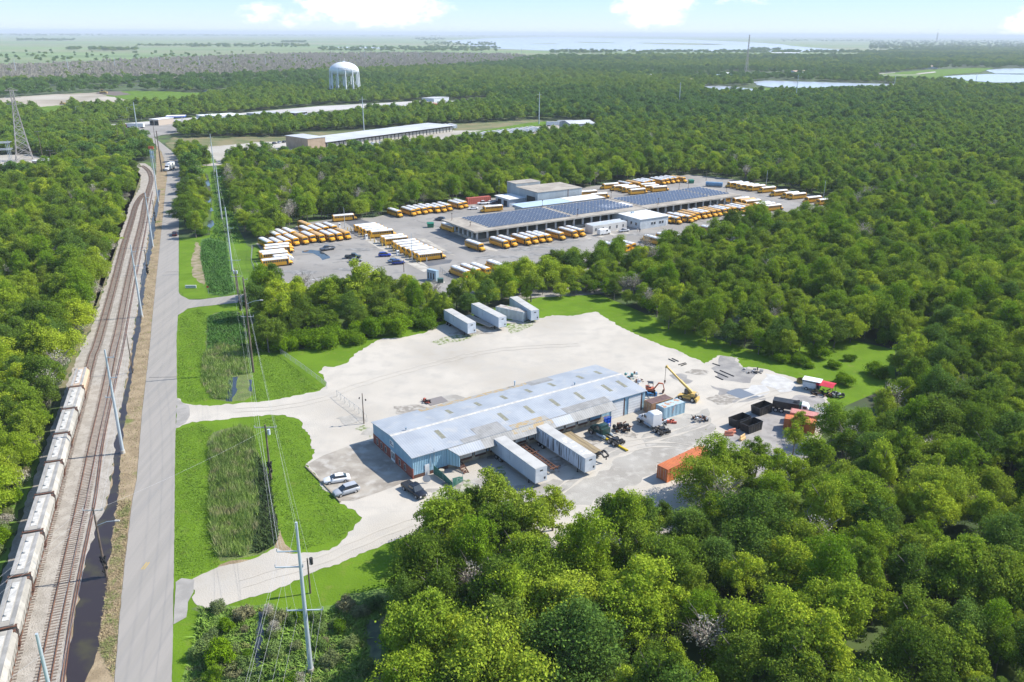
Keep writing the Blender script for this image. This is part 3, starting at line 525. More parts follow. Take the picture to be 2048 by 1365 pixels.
TL = [(-3000, 172), (0, 167), (100, 163), (280, 160), (500, 153), (650, 145), (900, 136), (1000, 128), (1060, 117), (1300, 113), (1500, 113), (1700, 115), (1760, 106), (1850, 97), (2048, 92), (4000, 99)]
def treeline(x): return float(np.interp(x, [p[0] for p in TL], [p[1] for p in TL]))
LOWV = [[(505, 640), (520, 705), (640, 705), (720, 695), (830, 670), (890, 655), (900, 640), (830, 642), (700, 668), (600, 676), (560, 662)]]
EXBB = [(min(p[0] for p in e), max(p[0] for p in e), min(p[1] for p in e), max(p[1] for p in e)) for e in EX]
def free(px, py):
    if py < treeline(px): return False
    for e, b in zip(EX, EXBB):
        if b[0] <= px <= b[1] and b[2] <= py <= b[3] and inside(px, py, e): return False
    return True
rnd = random.Random(77)
pts = []                                                 # (dist, x, y, kind, scale, rot)
NEARK = ['tree_a', 'tree_b', 'tree_c', 'tree_d', 'tree_e', 'tree_f', 'tree_g', 'tree_h']
KW = [5, 5, 4, 4, 2.0, 3.0, 1.8, 3]; KWF = [5, 4, 4, 4, 7, 1, 1.5, 2.5]  # dark kinds favoured near and bright ones far, mimicking near shade and vignetting
d = 62.0
while d < 6500:
    sp = 5.4 if d < 450 else (5.8 if d < 800 else (8.4 if d < 1400 else (14 if d < 2500 else 24)))
    half = rad(44 if d < 300 else 35); n = max(2, int(2 * half * d / sp))
    for i in range(n):
        a = -half + 2 * half * (i + rnd.random()) / n; dd = d + rnd.uniform(-.5, .5) * sp
        x, y = dd * math.sin(a), dd * math.cos(a); px, py = PX(x, y)
        if px < -330 or px > 2330 or py > 1700: continue
        if not free(px, py): continue
        low = any(inside(px, py, e) for e in LOWV)
        gl = (math.sin(x * .021 + 1.3) * math.sin(y * .017 + .4) + 1) * .5       # stands of lower and taller wood
        if low:
            k, s = rnd.choice(['mound_a', 'mound_b', 'mound_a']), rnd.uniform(.7, 1.2)
        elif d < 800 and rnd.random() > (d - 430) / 370:
            u = rnd.random()
            if u < .035: k, s = 'bare_a', rnd.uniform(.8, 1.2)
            elif u < .10: k, s = rnd.choice(['mound_a', 'mound_b']), rnd.uniform(.8, 1.3)
            else: k, s = rnd.choices(NEARK, KW if d < 240 else KWF)[0], rnd.uniform(.6, 1.15) * (.85 + .3 * gl)
        else:
            dfar = d
            st = math.sin(x * .006 + 2 * math.sin(y * .0031)) + math.sin(y * .0072 + 1.7 * math.sin(x * .0043)) + rnd.uniform(-.9, .9) + (.9 if py < 205 and not (px > 1300 and py > 165) else 0)
            if 800 < d < 2500 and st > 2.15: continue
            k, s = ('far_c' if st > 1.1 else rnd.choice(['far_a', 'far_b', 'far_d'])), rnd.uniform(.7, 1.25) * (.88 if d < 800 else 1.1 if d < 1400 else (1.4 if d < 2500 else 2.0))
        pts.append((dd, x, y, k, s, rnd.uniform(0, 6.28), px, py))
    d += sp * .92
# single trees and hedges that the photograph shows apart from the woods: (base px, top y, kind)
SINGLE = []
def single(bx, by, ty, k):
    g_ = G(bx, by); h = height((bx, by), ty); ref = {'m': 4.0, 's': 2.2, 'b': 8.0}.get(k[0], 10.2)
    SINGLE.append((g_.x, g_.y, k, h / ref, rnd.uniform(0, 6.28), bx, by))
for a in [(985, 1062, 928, 'tree_d'), (1040, 1072, 985, 'tree_g'), (1105, 1062, 965, 'tree_g'), (935, 1075, 965, 'tree_a'), (880, 1085, 985, 'tree_c'), (1215, 1095, 985, 'tree_a'), (1265, 1085, 985, 'tree_b'), (1318, 1068, 1000, 'tree_a'),
          (1408, 1018, 895, 'tree_h'), (1428, 985, 858, 'tree_e'), (1475, 975, 885, 'tree_a'), (1510, 955, 875, 'tree_g'), (1585, 912, 845, 'tree_g'), (1660, 890, 795, 'tree_e'), (1600, 868, 812, 'tree_g'), (1575, 715, 650, 'tree_a'), (1545, 712, 660, 'tree_b'),
          (560, 632, 548, 'tree_b'), (600, 628, 558, 'tree_a'), (535, 640, 570, 'tree_c'), (655, 622, 545, 'tree_a'), (722, 612, 516, 'tree_d'), (765, 610, 535, 'tree_c'), (820, 612, 560, 'tree_a'), (1010, 592, 516, 'tree_h'), (975, 615, 556, 'tree_b'), (1045, 585, 505, 'tree_a'), (1090, 572, 498, 'tree_b'), (1140, 560, 497, 'tree_a'), (1195, 552, 492, 'tree_h')]: single(*a)
for a in [(430, 1372, 1325, 'tree_e'), (445, 1330, 1290, 'mound_b'), (455, 1262, 1240, 'mound_b')]: single(*a)

# ------------------------------------------------------------------ trees: individuals and the far mass
TL_LABEL = {
 'tree_a': ('leafy_tree', 'rounded mid green leafy tree'), 'tree_b': ('leafy_tree', 'broad full-crowned green tree'), 'tree_c': ('slender_tree', 'tapering slender green tree'),
 'tree_d': ('leafy_tree', 'open-crowned green tree'), 'tree_e': ('slender_tree', 'bright yellow-green slender tree'), 'tree_f': ('leafy_tree', 'dark green dense tree'), 'tree_g': ('slender_tree', 'thin airy high-crowned tree'),
 'tree_h': ('leafy_tree', 'large spreading green tree'), 'bare_a': ('bare_tree', 'grey nearly leafless tree'), 'bare_b': ('dead_bush', 'grey brown dead brush'), 'mound_a': ('vine_mound', 'broad mound of bright vines'), 'mound_b': ('vine_mound', 'upright bush draped in vines'), 'scrub': ('shrub', 'low olive green shrub')}
CATS = {'leafy_tree': 'tree', 'slender_tree': 'tree', 'bare_tree': 'tree', 'dead_bush': 'bush', 'vine_mound': 'bush', 'shrub': 'shrub'}
def put_tree(x, y, k, s, rz, label, group=None):
    nm, base = TL_LABEL[k]
    t = thing(nm, label if label.startswith('=') is False else label[1:], CATS[nm], (x, y, 0), rz, group)
    t.scale = (s * rnd.uniform(.86, 1.14), s * rnd.uniform(.86, 1.14), s * rnd.uniform(.9, 1.15))
    for nme, me in (('crown', PROTO[k][0]), ('trunk', PROTO[k][1])):
        o = bpy.data.objects.new(nme, me); COL.objects.link(o); o.parent = t
    return t
def zone(px, py):
    z_ = zone0(px, py)
    if 'near wood at the lower right' in z_: z_ = 'in the near wood, ' + ('lower right corner' if px > 1750 and py > 1200 else ('bottom edge' if py > 1200 else ('right edge' if px > 1850 else ('upper part' if py < 1080 else 'middle part'))))
    if 'below the docked' in z_: z_ = 'in the near wood, ' + ('lower left part' if py > 1220 else 'left part')
    return z_
def zone0(px, py):
    if px < 345: return 'in the wood left of the railway'
    if px < 470 and py < 500: return 'in the hedge between road and ditch'
    if py < 470: return 'in the wood beyond the bus depot'
    if px < 1130 and py < 720: return 'in the thicket below the depot'
    if py < 640: return 'in the wood right of the bus depot'
    if px > 1500 and py < 1000: return 'in the wood right of the yard'
    if px < 1250: return 'in the near wood below the docked trailers'
    return 'in the near wood at the lower right'
vis = [p for p in pts if -60 < p[6] < 2110 and p[7] < 1480]
vis.sort(key=lambda p: p[0])
near = vis[:300]; nset = set(id(p) for p in near); far = [p for p in pts if id(p) not in nset]
for (dd, x, y, k, s, rz, px, py) in near:
    z_ = zone(px, py); put_tree(x, y, k, s, rz, TL_LABEL[k][1] + ' ' + z_, 'trees ' + z_)
DESC = {0: 'tall green tree standing in front of the nearer docked trailer', 2: 'small lone green tree right of the nearer docked trailer', 9: 'pale yellow-green tree between the orange container and the skips',
        17: 'vine-hung tree at the left end of the thicket by the side road', 20: 'tallest tree of the thicket in front of the parked pickup trucks', 12: 'airy green tree in front of the hook-lift truck', 13: 'bright yellow-green tree below the red tarp'}
for i, (x, y, k, s, rz, bx, by) in enumerate(SINGLE):
    z_ = zone(bx, by) if by < 1190 else 'at the edge of the swamp corner beside the road'
    if i in DESC: put_tree(x, y, k, s, rz, DESC[i])
    else: put_tree(x, y, k, s, rz, TL_LABEL[k][1] + ' on the edge ' + z_.replace('in ', 'of ', 1) if z_.startswith('in ') else TL_LABEL[k][1] + ' ' + z_, 'edge trees ' + z_)
# shrubs of the swamp corner
SWP = [(395, 1215), (470, 1218), (540, 1215), (620, 1228), (700, 1212), (790, 1200), (820, 1260), (800, 1400), (350, 1400), (385, 1320), (420, 1260)]
ns = 0
for _ in range(1500):
    px, py = rnd.uniform(350, 830), rnd.uniform(1215, 1400)
    if not inside(px, py, SWP) or (505 < px < 535 and 1225 < py < 1340) or (725 < px < 775 and 1235 < py < 1330) or (540 < px < 560 and py > 1330) or (600 < px < 640 and py > 1300): continue
    g_ = G(px, py); u = rnd.random(); k = 'scrub' if u < .8 else ('mound_b' if u < .93 else 'bare_b')
    put_tree(g_.x, g_.y, k, rnd.uniform(.3, .85) if k == 'scrub' else rnd.uniform(.3, .5), rnd.uniform(0, 6.28), TL_LABEL[k][1] + ' in the swamp ' + (['by the road', 'by the tall pole', 'by the near wood'][0 if px < 520 else (1 if px < 680 else 2)]) + (' at the bottom edge' if py > 1310 else ' near the gravel'), 'shrubs of the swamp corner')
    ns += 1
    if ns >= 56: break
# grey brush along the left side of the railway, and bushes on the field edges
for i in range(46):
    t_ = i / 45.0; py = 680 - 310 * t_; ex = float(np.interp(py, [370, 411, 472, 545, 600, 660, 690], [268, 250, 229, 206, 186, 160, 150])) - rnd.uniform(0, 14)
    g_ = G(ex, py); k = 'bare_b' if i % 4 else 'scrub'
    put_tree(g_.x, g_.y, k, rnd.uniform(.6, 1.2), rnd.uniform(0, 6.28), TL_LABEL[k][1] + ' along the left side of the railway', 'brush along the railway')
for i in range(26):
    t_ = i / 25.0; py = 730 + 500 * t_; ex = float(np.interp(py, [730, 795, 880, 985, 1120, 1230], [128, 104, 76, 42, -5, -40])) - rnd.uniform(0, 10)
    g_ = G(ex, py); k = ['bare_b', 'scrub', 'mound_b', 'scrub'][i % 4]
    put_tree(g_.x, g_.y, k, rnd.uniform(.4, .8), rnd.uniform(0, 6.28), TL_LABEL[k][1] + ' on the bank left of the freight train', 'bushes left of the train')
for (bx, by, s) in [(1640, 715, .8), (1668, 735, .5), (1700, 722, .45), (1600, 728, .6), (1750, 752, .8), (1690, 768, .6), (1615, 735, .4), (1560, 722, .7)]:
    g_ = G(bx, by); put_tree(g_.x, g_.y, 'mound_a', s, rnd.uniform(0, 6.28), 'dark green bush in the grass bay right of the yard', 'bushes in the grass bay')
bx_ = 525
while bx_ < 900:                                       # the vine hedge at the foot of the thicket
    by_ = float(np.interp(bx_, [520, 560, 640, 720, 830, 900], [698, 704, 694, 680, 660, 640])) - rnd.uniform(0, 10)
    g_ = G(bx_, by_); put_tree(g_.x, g_.y, rnd.choice(['mound_a', 'mound_b']), rnd.uniform(.6, 1.0), rnd.uniform(0, 6.28), 'bright vine-covered mound at the foot of the thicket above the yard', 'vine mounds above the yard')
    bx_ += rnd.uniform(14, 26)

def gn_scatter(name, label, cat, points, sources):
    """one object: mesh points carrying kind / scale / turn, each drawing the tree mesh of its kind"""
    me = bpy.data.meshes.new(name); me.from_pydata([(p[0], p[1], p[2]) for p in points], [], [])
    for an, tp, k in (('kind_no', 'INT', 3), ('tree_turn', 'FLOAT', 5)):
        at = me.attributes.new(an, tp, 'POINT'); at.data.foreach_set('value', [p[k] for p in points])
    at = me.attributes.new('tree_scale', 'FLOAT_VECTOR', 'POINT'); at.data.foreach_set('vector', [c for p in points for c in (p[4] * rnd.uniform(.85, 1.15), p[4] * rnd.uniform(.85, 1.15), p[4] * rnd.uniform(.8, 1.22) * (.62 if p[4] > 1.25 else 1))])
    o = bpy.data.objects.new(name, me); COL.objects.link(o); tag(o, label, cat, kind='stuff')
    ng = bpy.data.node_groups.new(name, 'GeometryNodeTree'); ng.interface.new_socket('Geometry', in_out='INPUT', socket_type='NodeSocketGeometry'); ng.interface.new_socket('Geometry', in_out='OUTPUT', socket_type='NodeSocketGeometry')
    Nn = ng.nodes.new; L = ng.links.new; gi = Nn('NodeGroupInput'); go = Nn('NodeGroupOutput'); jn = Nn('GeometryNodeJoinGeometry')
    def attr(nm, tp):
        a = Nn('GeometryNodeInputNamedAttribute'); a.data_type = tp; a.inputs[0].default_value = nm; return a.outputs[0]
    kd = attr('kind_no', 'INT'); scl = attr('tree_scale', 'FLOAT_VECTOR'); trn = attr('tree_turn', 'FLOAT')
    cx = Nn('ShaderNodeCombineXYZ'); L(trn, cx.inputs[2])
    for i, obs in enumerate(sources):
        src = Nn('GeometryNodeJoinGeometry')
        for ob in obs:
            oi = Nn('GeometryNodeObjectInfo'); oi.transform_space = 'ORIGINAL'; oi.inputs[0].default_value = ob; L(oi.outputs['Geometry'], src.inputs[0])
        cmp = Nn('FunctionNodeCompare'); cmp.data_type = 'INT'; cmp.operation = 'EQUAL'
        ins = [s for s in cmp.inputs if s.type == 'INT']; L(kd, ins[0]); ins[1].default_value = i
        ip = Nn('GeometryNodeInstanceOnPoints'); L(gi.outputs[0], ip.inputs['Points']); L(cmp.outputs[0], ip.inputs['Selection']); L(src.outputs[0], ip.inputs['Instance']); L(cx.outputs[0], ip.inputs['Rotation']); L(scl, ip.inputs['Scale'])
        L(ip.outputs[0], jn.inputs[0])
    L(jn.outputs[0], go.inputs[0]); md = o.modifiers.new('scatter', 'NODES'); md.node_group = ng
    return o
HOLD = {}
def source(k):
    """an object carrying the mesh, used as the pattern of the far wood (a real tree of the near wood where there is one)"""
    if k in HOLD: return HOLD[k]
    for o in COL.objects:
        if o.name.startswith('crown') and k in PROTO and o.data == PROTO[k][0]:
            HOLD[k] = [o] + [c for c in o.parent.children if c is not o]; return HOLD[k]
    o = bpy.data.objects.new('crown', FARP[k] if k in FARP else PROTO[k][0]); HOLD[k] = [o]; return HOLD[k]
kinds = sorted(set(p[3] for p in far))
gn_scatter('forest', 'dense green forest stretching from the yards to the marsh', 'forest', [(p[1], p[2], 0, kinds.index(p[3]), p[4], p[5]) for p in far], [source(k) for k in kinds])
# the belt of dead grey trees and the little woods of the marsh
DB = [(-200, 142), (0, 136), (150, 131), (320, 121), (560, 111), (800, 108), (1000, 111), (1110, 118), (1060, 126), (900, 136), (650, 146), (280, 161), (0, 170), (-200, 176)]
dp = []
for _ in range(60000):
    px, py = rnd.uniform(-200, 1150), rnd.uniform(104, 165)
    if not inside(px, py, DB): continue
    w_ = ((py - 65) / 90.0) ** -1.2                       # about even on the ground
    if rnd.random() > min(1, .6 * w_): continue
    g_ = G(px, py); dp.append((g_.x, g_.y, 0, 0 if rnd.random() < .93 else 1, rnd.uniform(.9, 1.5), rnd.uniform(0, 6.28)))
    if len(dp) > 14000: break
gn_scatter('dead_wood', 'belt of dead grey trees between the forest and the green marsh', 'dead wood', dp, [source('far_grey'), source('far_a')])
mp_ = []
def wood(x0, x1, y0, y1, n, s=(1.6, 2.6)):
    for _ in range(n):
        g_ = G(rnd.uniform(x0, x1), rnd.uniform(y0, y1)); mp_.append((g_.x, g_.y, 0, rnd.choice([0, 0, 1]), rnd.uniform(*s), rnd.uniform(0, 6.28)))
wood(563, 612, 84, 86.5, 90); wood(135, 160, 99, 101, 30); wood(180, 258, 100, 102.5, 90); wood(265, 276, 100, 102, 12); wood(35, 150, 80, 83, 120, (2, 3)); wood(0, 700, 70, 73, 420, (2.5, 5)); wood(700, 2048, 69.5, 74.5, 500, (2.5, 5))
wood(830, 890, 76, 82, 80, (2, 3)); wood(850, 990, 86, 93, 110, (1.6, 2.4)); wood(380, 620, 90, 96, 160); wood(640, 1000, 96, 104, 330, (1.4, 2.4)); wood(1740, 2100, 82, 100, 900, (1.8, 3)); wood(1100, 1750, 103.5, 108, 500, (1.4, 2.2)); wood(0, 560, 106, 128, 110, (.9, 1.5))
wood(270, 420, 92, 94, 60); wood(1560, 1740, 78, 84, 120, (2, 3)); wood(1500, 1560, 101, 102, 40)
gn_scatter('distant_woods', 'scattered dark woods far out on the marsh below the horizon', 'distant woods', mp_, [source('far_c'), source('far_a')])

# ------------------------------------------------------------------ grass, reeds
def blades(name, label, polys, n, size, zr, mat, holes=(), lean=.35, seed=1, wide=.1, cat=None):
    r = np.random.RandomState(seed); P_ = []
    for pl in polys:
        ws = [G(*p) for p in pl]; xs = [p.x for p in ws]; ys = [p.y for p in ws]; pw = [(p.x, p.y) for p in ws]; k = 0; tries = 0
        hw = [[(G(*p).x, G(*p).y) for p in h] for h in holes]
        while k < n // len(polys) and tries < n * 8:
            tries += 1; x, y = r.uniform(min(xs), max(xs)), r.uniform(min(ys), max(ys))
            q_ = (math.sin(x * 1.3 + y * .4) + math.sin(y * .9 - x * .5 + 2) + math.sin(x * .37 + y * 1.7)) / 3
            if size > 1 and r.rand() > .75 + .6 * q_: continue
            if size > 1 and r.rand() < .2: x += r.normal() * .8; y += r.normal()
            if inside(x, y, pw) or size > 1:
                if not any(inside(x, y, h) for h in hw) and (inside(x, y, pw) or (size > 1 and r.rand() < .6 and inside(x - 1.2, y, pw) or inside(x + 1.2, y, pw))): P_.append((x, y)); k += 1
    A = np.array(P_); m_ = len(A); h = size * (.45 + .9 * r.rand(m_)) * (.8 + .25 * np.sin(A[:, 0] * .9 + A[:, 1] * .5)); an = r.rand(m_) * 6.28; dx = np.cos(an) * wide * (.5 + r.rand(m_)); dy = np.sin(an) * wide * (.5 + r.rand(m_))
    lx, ly = r.normal(size=m_) * lean * h, r.normal(size=m_) * lean * h
    z0 = zr + np.zeros(m_)
    v = np.stack([np.stack([A[:, 0] - dx, A[:, 1] - dy, z0], 1), np.stack([A[:, 0] + dx, A[:, 1] + dy, z0], 1), np.stack([A[:, 0] + lx, A[:, 1] + ly, z0 + h], 1)], 1).reshape(-1, 3)
    me = bpy.data.meshes.new(name); me.vertices.add(3 * m_); me.vertices.foreach_set('co', v.astype(np.float32).ravel()); me.loops.add(3 * m_); me.loops.foreach_set('vertex_index', np.arange(3 * m_, dtype=np.int32))
    me.polygons.add(m_); me.polygons.foreach_set('loop_start', np.arange(0, 3 * m_, 3, dtype=np.int32)); me.update(calc_edges=True); me.materials.append(mat)
    o = bpy.data.objects.new(name, me); COL.objects.link(o); tag(o, label, cat or name, kind='stuff'); return o
M_reed = P('reed_leaf', (.25, .36, .07), (.17, .26, .05), .25, rough=.9, world=True, c3=(.40, .35, .19), s3=.5, lo3=.5, hi3=.72, lo=.35, hi=.65)
M_blade = P('weed_leaf', (.09, .22, .028), (.06, .15, .022), .3, rough=.9, world=True)
M_tuft = P('lawn_leaf', (.14, .25, .014), (.11, .20, .012), .5, rough=.9, world=True)
blades('reeds', 'tall olive reeds filling the ditch bed below the yard entrance', [[(440, 872), (480, 858), (498, 868), (502, 920), (504, 990), (504, 1050), (498, 1100), (468, 1116), (448, 1114), (438, 1068), (432, 1004), (434, 940), (428, 900)]], 19000, 1.5, .02, M_reed, lean=.22, seed=3, wide=.05)
blades('reeds', 'olive reeds in the ditch bed above the yard entrance', [[(417, 700), (450, 690), (486, 700), (500, 748), (456, 752), (452, 800), (430, 798), (412, 762)]], 9000, 1.2, .02, M_reed, lean=.22, seed=4, wide=.05)
blades('water_weeds', 'leafy green weeds in the ditch bed below the side road', [[(417, 634), (442, 626), (478, 626), (491, 676), (487, 705), (450, 690), (414, 700)]], 8000, .8, .02, M_blade, lean=.6, seed=5, wide=.09)
blades('water_weeds', 'dark weeds fringing the water right of the tall reeds', [[(508, 905), (528, 930), (540, 966), (548, 1012), (558, 1066), (552, 1090), (523, 1106), (505, 1106), (512, 1000)]], 3800, .7, .02, P('dark_weed', (.035, .07, .018), (.06, .1, .02), .5, rough=.9, world=True), lean=.7, seed=6, wide=.12)
blades('water_weeds', 'leafy green weeds filling the ditch above the side road', [[(404, 484), (418, 480), (452, 487), (460, 546), (471, 583), (445, 592), (418, 586), (411, 560), (402, 520)]], 9000, .9, .02, M_blade, lean=.6, seed=7, wide=.1)
blades('water_weeds', 'leafy green weeds along the ditch beside the hedge strip', [[(422, 345), (450, 338), (456, 400), (472, 455), (480, 490), (420, 478), (430, 450), (427, 400)]], 7000, .9, .02, M_blade, lean=.6, seed=8, wide=.14)
blades('swamp_plants', 'mixed low plants covering the swamp corner', [[(400, 1218), (470, 1220), (540, 1216), (620, 1230), (700, 1215), (780, 1200), (825, 1260), (810, 1400), (350, 1400), (385, 1320)]], 15000, .55, .02, P('swamp_leaf', (.18, .30, .035), (.12, .21, .03), .4, rough=.9, world=True, c3=(.22, .23, .07), s3=.8, lo3=.55, hi3=.7), lean=.9, seed=9, wide=.14,
       holes=[[(512, 1225), (526, 1225), (532, 1260), (522, 1300), (530, 1340), (510, 1340)], [(735, 1240), (770, 1245), (775, 1330), (730, 1335)]])
HG = [GRV]
blades('dry_grass', 'dry brown and green grass tufts on the verge between ditch and road', [[(236, 1000), (262, 1000), (272, 930), (283, 830), (300, 680), (306, 600), (317, 495), (323, 441), (318, 425), (306, 495), (292, 560), (280, 662), (258, 800), (243, 890)], [(198, 1300), (228, 1360), (247, 1134), (262, 1000), (237, 1002), (228, 1061), (214, 1160)]], 15000, .22, .012, P('dry_leaf', (.38, .30, .17), (.22, .24, .08), .5, rough=1, world=True, lo=.45, hi=.6), lean=1.0, seed=21, wide=.07, cat='grass')
blades('lawn_tufts', 'short bright green grass tufts on the lawns either side of the yard entrance', [[(357, 640), (366, 626), (400, 618), (415, 632), (414, 676), (408, 728), (410, 762), (426, 800), (380, 806), (356, 795)], [(352, 862), (400, 848), (425, 862), (414, 900), (422, 940), (420, 1004), (428, 1068), (438, 1130), (400, 1150), (352, 1160), (351, 1000)],
      [(500, 640), (528, 703), (560, 712), (600, 745), (640, 780), (560, 798), (505, 802), (508, 760), (490, 690)], [(500, 850), (545, 832), (598, 845), (625, 900), (633, 957), (680, 1012), (718, 1036), (680, 1080), (590, 1104), (562, 1068), (548, 1012), (524, 922), (508, 880)]], 40000, .13, .03, M_tuft, holes=HG, lean=1.2, seed=10, wide=.1, cat='grass')

# ------------------------------------------------------------------ railway
def poly_at(pts, s):
    acc_ = 0
    for a, b in zip(pts[:-1], pts[1:]):
        l = (b - a).length
        if acc_ + l >= s: return a.lerp(b, (s - acc_) / l), (b - a).normalized()
        acc_ += l
    return pts[-1], (pts[-1] - pts[-2]).normalized()
def plen(pts): return sum((b - a).length for a, b in zip(pts[:-1], pts[1:]))
def offset(pts, o):
    out_ = []
    for i, p in enumerate(pts):
        t_ = (pts[min(i + 1, len(pts) - 1)] - pts[max(i - 1, 0)]).normalized(); out_.append(p + Vector((-t_.y, t_.x, 0)) * o)
    return out_
M_rail = P('rusty_rail', (.20, .10, .06), (.14, .075, .05), .8, rough=.7, metal=.2)
M_tie = P('weathered_sleeper', (.24, .19, .15), (.17, .135, .11), .7, rough=1, world=True, rnd=.25)
mid_c = catmull([G(*p) for p in [(66, 1500), (89.6, 1365), (113, 1240.7), (135.7, 1133.7), (165, 1000), (188, 887), (208, 799), (228, 700), (237.4, 660), (256.4, 564.6), (271.8, 495), (284.6, 441.5), (291.8, 400.5), (298, 378), (302.5, 360), (299, 346), (291, 337), (283, 332)]])
nearm = [p for p in mid_c if p.y < G(228, 700).y]
left_c = [p for p in offset(nearm, 4.65)] + catmull([G(*p) for p in [(191, 700), (203, 660), (229.2, 564.6), (247.2, 495), (263, 441.5), (272.3, 410.8), (282.6, 394), (292, 386)]])
side_c = catmull([G(*p) for p in [(108, 1500), (125.7, 1365), (143, 1240.7), (163, 1133.7), (190.4, 1000), (206, 887), (223.7, 799), (245.7, 700), (252.8, 660), (270.3, 564.6), (284.6, 495), (294.9, 441.5), (305, 384)]])
def rail_mb(path, o, w_=.075, z0=.10):
    ps = offset(path, o); t_ = MB()
    t_.loft([[(a.x - n_.x * w_, a.y - n_.y * w_, z0), (a.x + n_.x * w_, a.y + n_.y * w_, z0), (a.x + n_.x * w_ * .6, a.y + n_.y * w_ * .6, z0 + .15), (a.x - n_.x * w_ * .6, a.y - n_.y * w_ * .6, z0 + .15)] for a, n_ in [(p, Vector((-(ps[min(i + 1, len(ps) - 1)] - ps[max(i - 1, 0)]).normalized().y, (ps[min(i + 1, len(ps) - 1)] - ps[max(i - 1, 0)]).normalized().x, 0))) for i, p in enumerate(ps)]])
    return t_
def track(label, path, s0=0.0):
    t_ = thing('railway_track', label, 'railway track')
    for o in (-.7175, .7175): rail_mb(path, o).build('rail', M_rail, t_)
    n_ = int((plen(path) - s0) / .62); r = random.Random(int(s0) + len(path)); rest = MB()
    one = MB().box(-1.3, 1.3, -.11, .11, 0, .16).build('sleeper', M_tie, t_); one_used = False
    for i in range(n_):
        p, dr = poly_at(path, s0 + i * .62); a_ = math.atan2(dr.y, dr.x) - math.pi / 2 + r.uniform(-.03, .03); ox = r.uniform(-.08, .08)
        if i < 100:
            o = one if not one_used else one.copy()
            if one_used: COL.objects.link(o)
            one_used = True; o.location = (p.x + ox, p.y, -.05); o.rotation_euler = (0, 0, a_)
        else:
            c_, s_ = math.cos(a_), math.sin(a_)
            b0 = len(rest.v); rest.box(-1.3, 1.3, -.11, .11, -.05, .11)
            for q in range(b0, len(rest.v)):
                x_, y_, z_ = rest.v[q]; rest.v[q] = (p.x + ox + x_ * c_ - y_ * s_, p.y + x_ * s_ + y_ * c_, z_)
    tag(rest.build('sleepers', M_tie, t_), kind='stuff')
    return t_
track('rusty railway track with open sleepers between the train and the ditch', mid_c)
track('rusty railway track carrying the freight train on the left', left_c)
t_ = thing('disused_rails', 'pair of rusty rails without visible sleepers nearest the ditch', 'railway rails')
for o in (-.16, .16): rail_mb(side_c, o, .075, .05).build('rail', M_rail, t_)

M_hop = P('hopper_paint', (.46, .43, .37), (.34, .315, .27), .5, rough=.7, rnd=.12, c3=(.28, .26, .23), s3=1.4, lo3=.58, hi3=.75, stretch=(1, 1, .3))
M_hopr = P('hopper_roof', (.36, .345, .32), (.27, .26, .24), .6, rough=.8, rnd=.12)
M_hoporange = P('hopper_orange', (.52, .37, .24), (.44, .34, .25), .6, rough=.7)
M_hatch = P('hatch_white', (.56, .54, .49), (.44, .42, .38), 1.5, rough=.6)
def hopper(label, body):
    t_ = thing('freight_wagon', label, 'hopper wagon', group='covered hopper wagons of the train')
    L_ = 5.35
    prof = lambda x, k=1: [(x, -1.15, 1.5 + (1 - k) * .9), (x, 1.15, 1.5 + (1 - k) * .9), (x, 1.5, 2.3 + (1 - k) * .5), (x, 1.56, 3.5), (x, 1.12, 4.28), (x, .5, 4.4), (x, -.5, 4.4), (x, -1.12, 4.28), (x, -1.56, 3.5), (x, -1.5, 2.3 + (1 - k) * .5)]
    b = MB(); b.loft([prof(-L_, 0), prof(-L_ + .9, .6), prof(-L_ + 1.7), prof(L_ - 1.7), prof(L_ - .9, .6), prof(L_, 0)])
    for x in [-3.6 + 1.2 * i for i in range(7)]: b.box(x - .05, x + .05, -1.6, -1.54, 1.9, 3.5); b.box(x - .05, x + .05, 1.54, 1.6, 1.9, 3.5)
    b.build('body', body, t_)
    r = MB(); r.box(-5.3, 5.3, -1.13, -.62, 4.36, 4.44); r.box(-5.3, 5.3, .62, 1.13, 4.36, 4.44); r.build('roof_walkway', M_hopr, t_)
    tr = MB(); tr.box(-4.3, 4.3, -.42, .42, 4.4, 4.47); tr.build('hatch_trough', M_hatch, t_)
    for x in (-3.1, 0, 3.1):
        h = MB(); h.cyl((x, 0, 4.46), (x, 0, 4.66), .36, .3, 12); h.build('hatch', M_hatch, t_)
    f = MB(); f.box(-5.9, 5.9, -.35, .35, .95, 1.3)
    for s_ in (-1, 1):
        f.box(s_ * 5.0 - .5 * (s_ < 0) * 2 + 0, s_ * 5.0 + .9 * (s_ > 0) + 0, -1.45, 1.45, 1.3, 1.42); f.bar((s_ * 5.8, -1.4, 1.4), (s_ * 5.3, -1.4, 4.2), .07); f.bar((s_ * 5.8, 1.4, 1.4), (s_ * 5.3, 1.4, 4.2), .07)
        f.box(s_ * 5.35 - .28, s_ * 5.35 + .28, -1.45, 1.45, 4.16, 4.22)
    for x in (-1.6, 1.6): f.loft([[(x - 1.1, -.9, 1.6), (x + 1.1, -.9, 1.6), (x + 1.1, .9, 1.6), (x - 1.1, .9, 1.6)], [(x - .3, -.4, .5), (x + .3, -.4, .5), (x + .3, .4, .5), (x - .3, .4, .5)]])
    f.build('underframe', M_rust, t_)
    for x in (-4.2, 4.2):
        w_ = MB(); w_.box(x - 1.1, x + 1.1, -1.0, -.8, .5, .85); w_.box(x - 1.1, x + 1.1, .8, 1.0, .5, .85)
        for dx in (-.85, .85): w_.cyl((x + dx, -.8, .78), (x + dx, -.7, .78), .46, n=14); w_.cyl((x + dx, .7, .78), (x + dx, .8, .78), .46, n=14); w_.cyl((x + dx, -.7, .78), (x + dx, .7, .78), .08, n=6)
        w_.build('bogie', M_rust, t_)
    return t_
end_s = None; best = 1e9
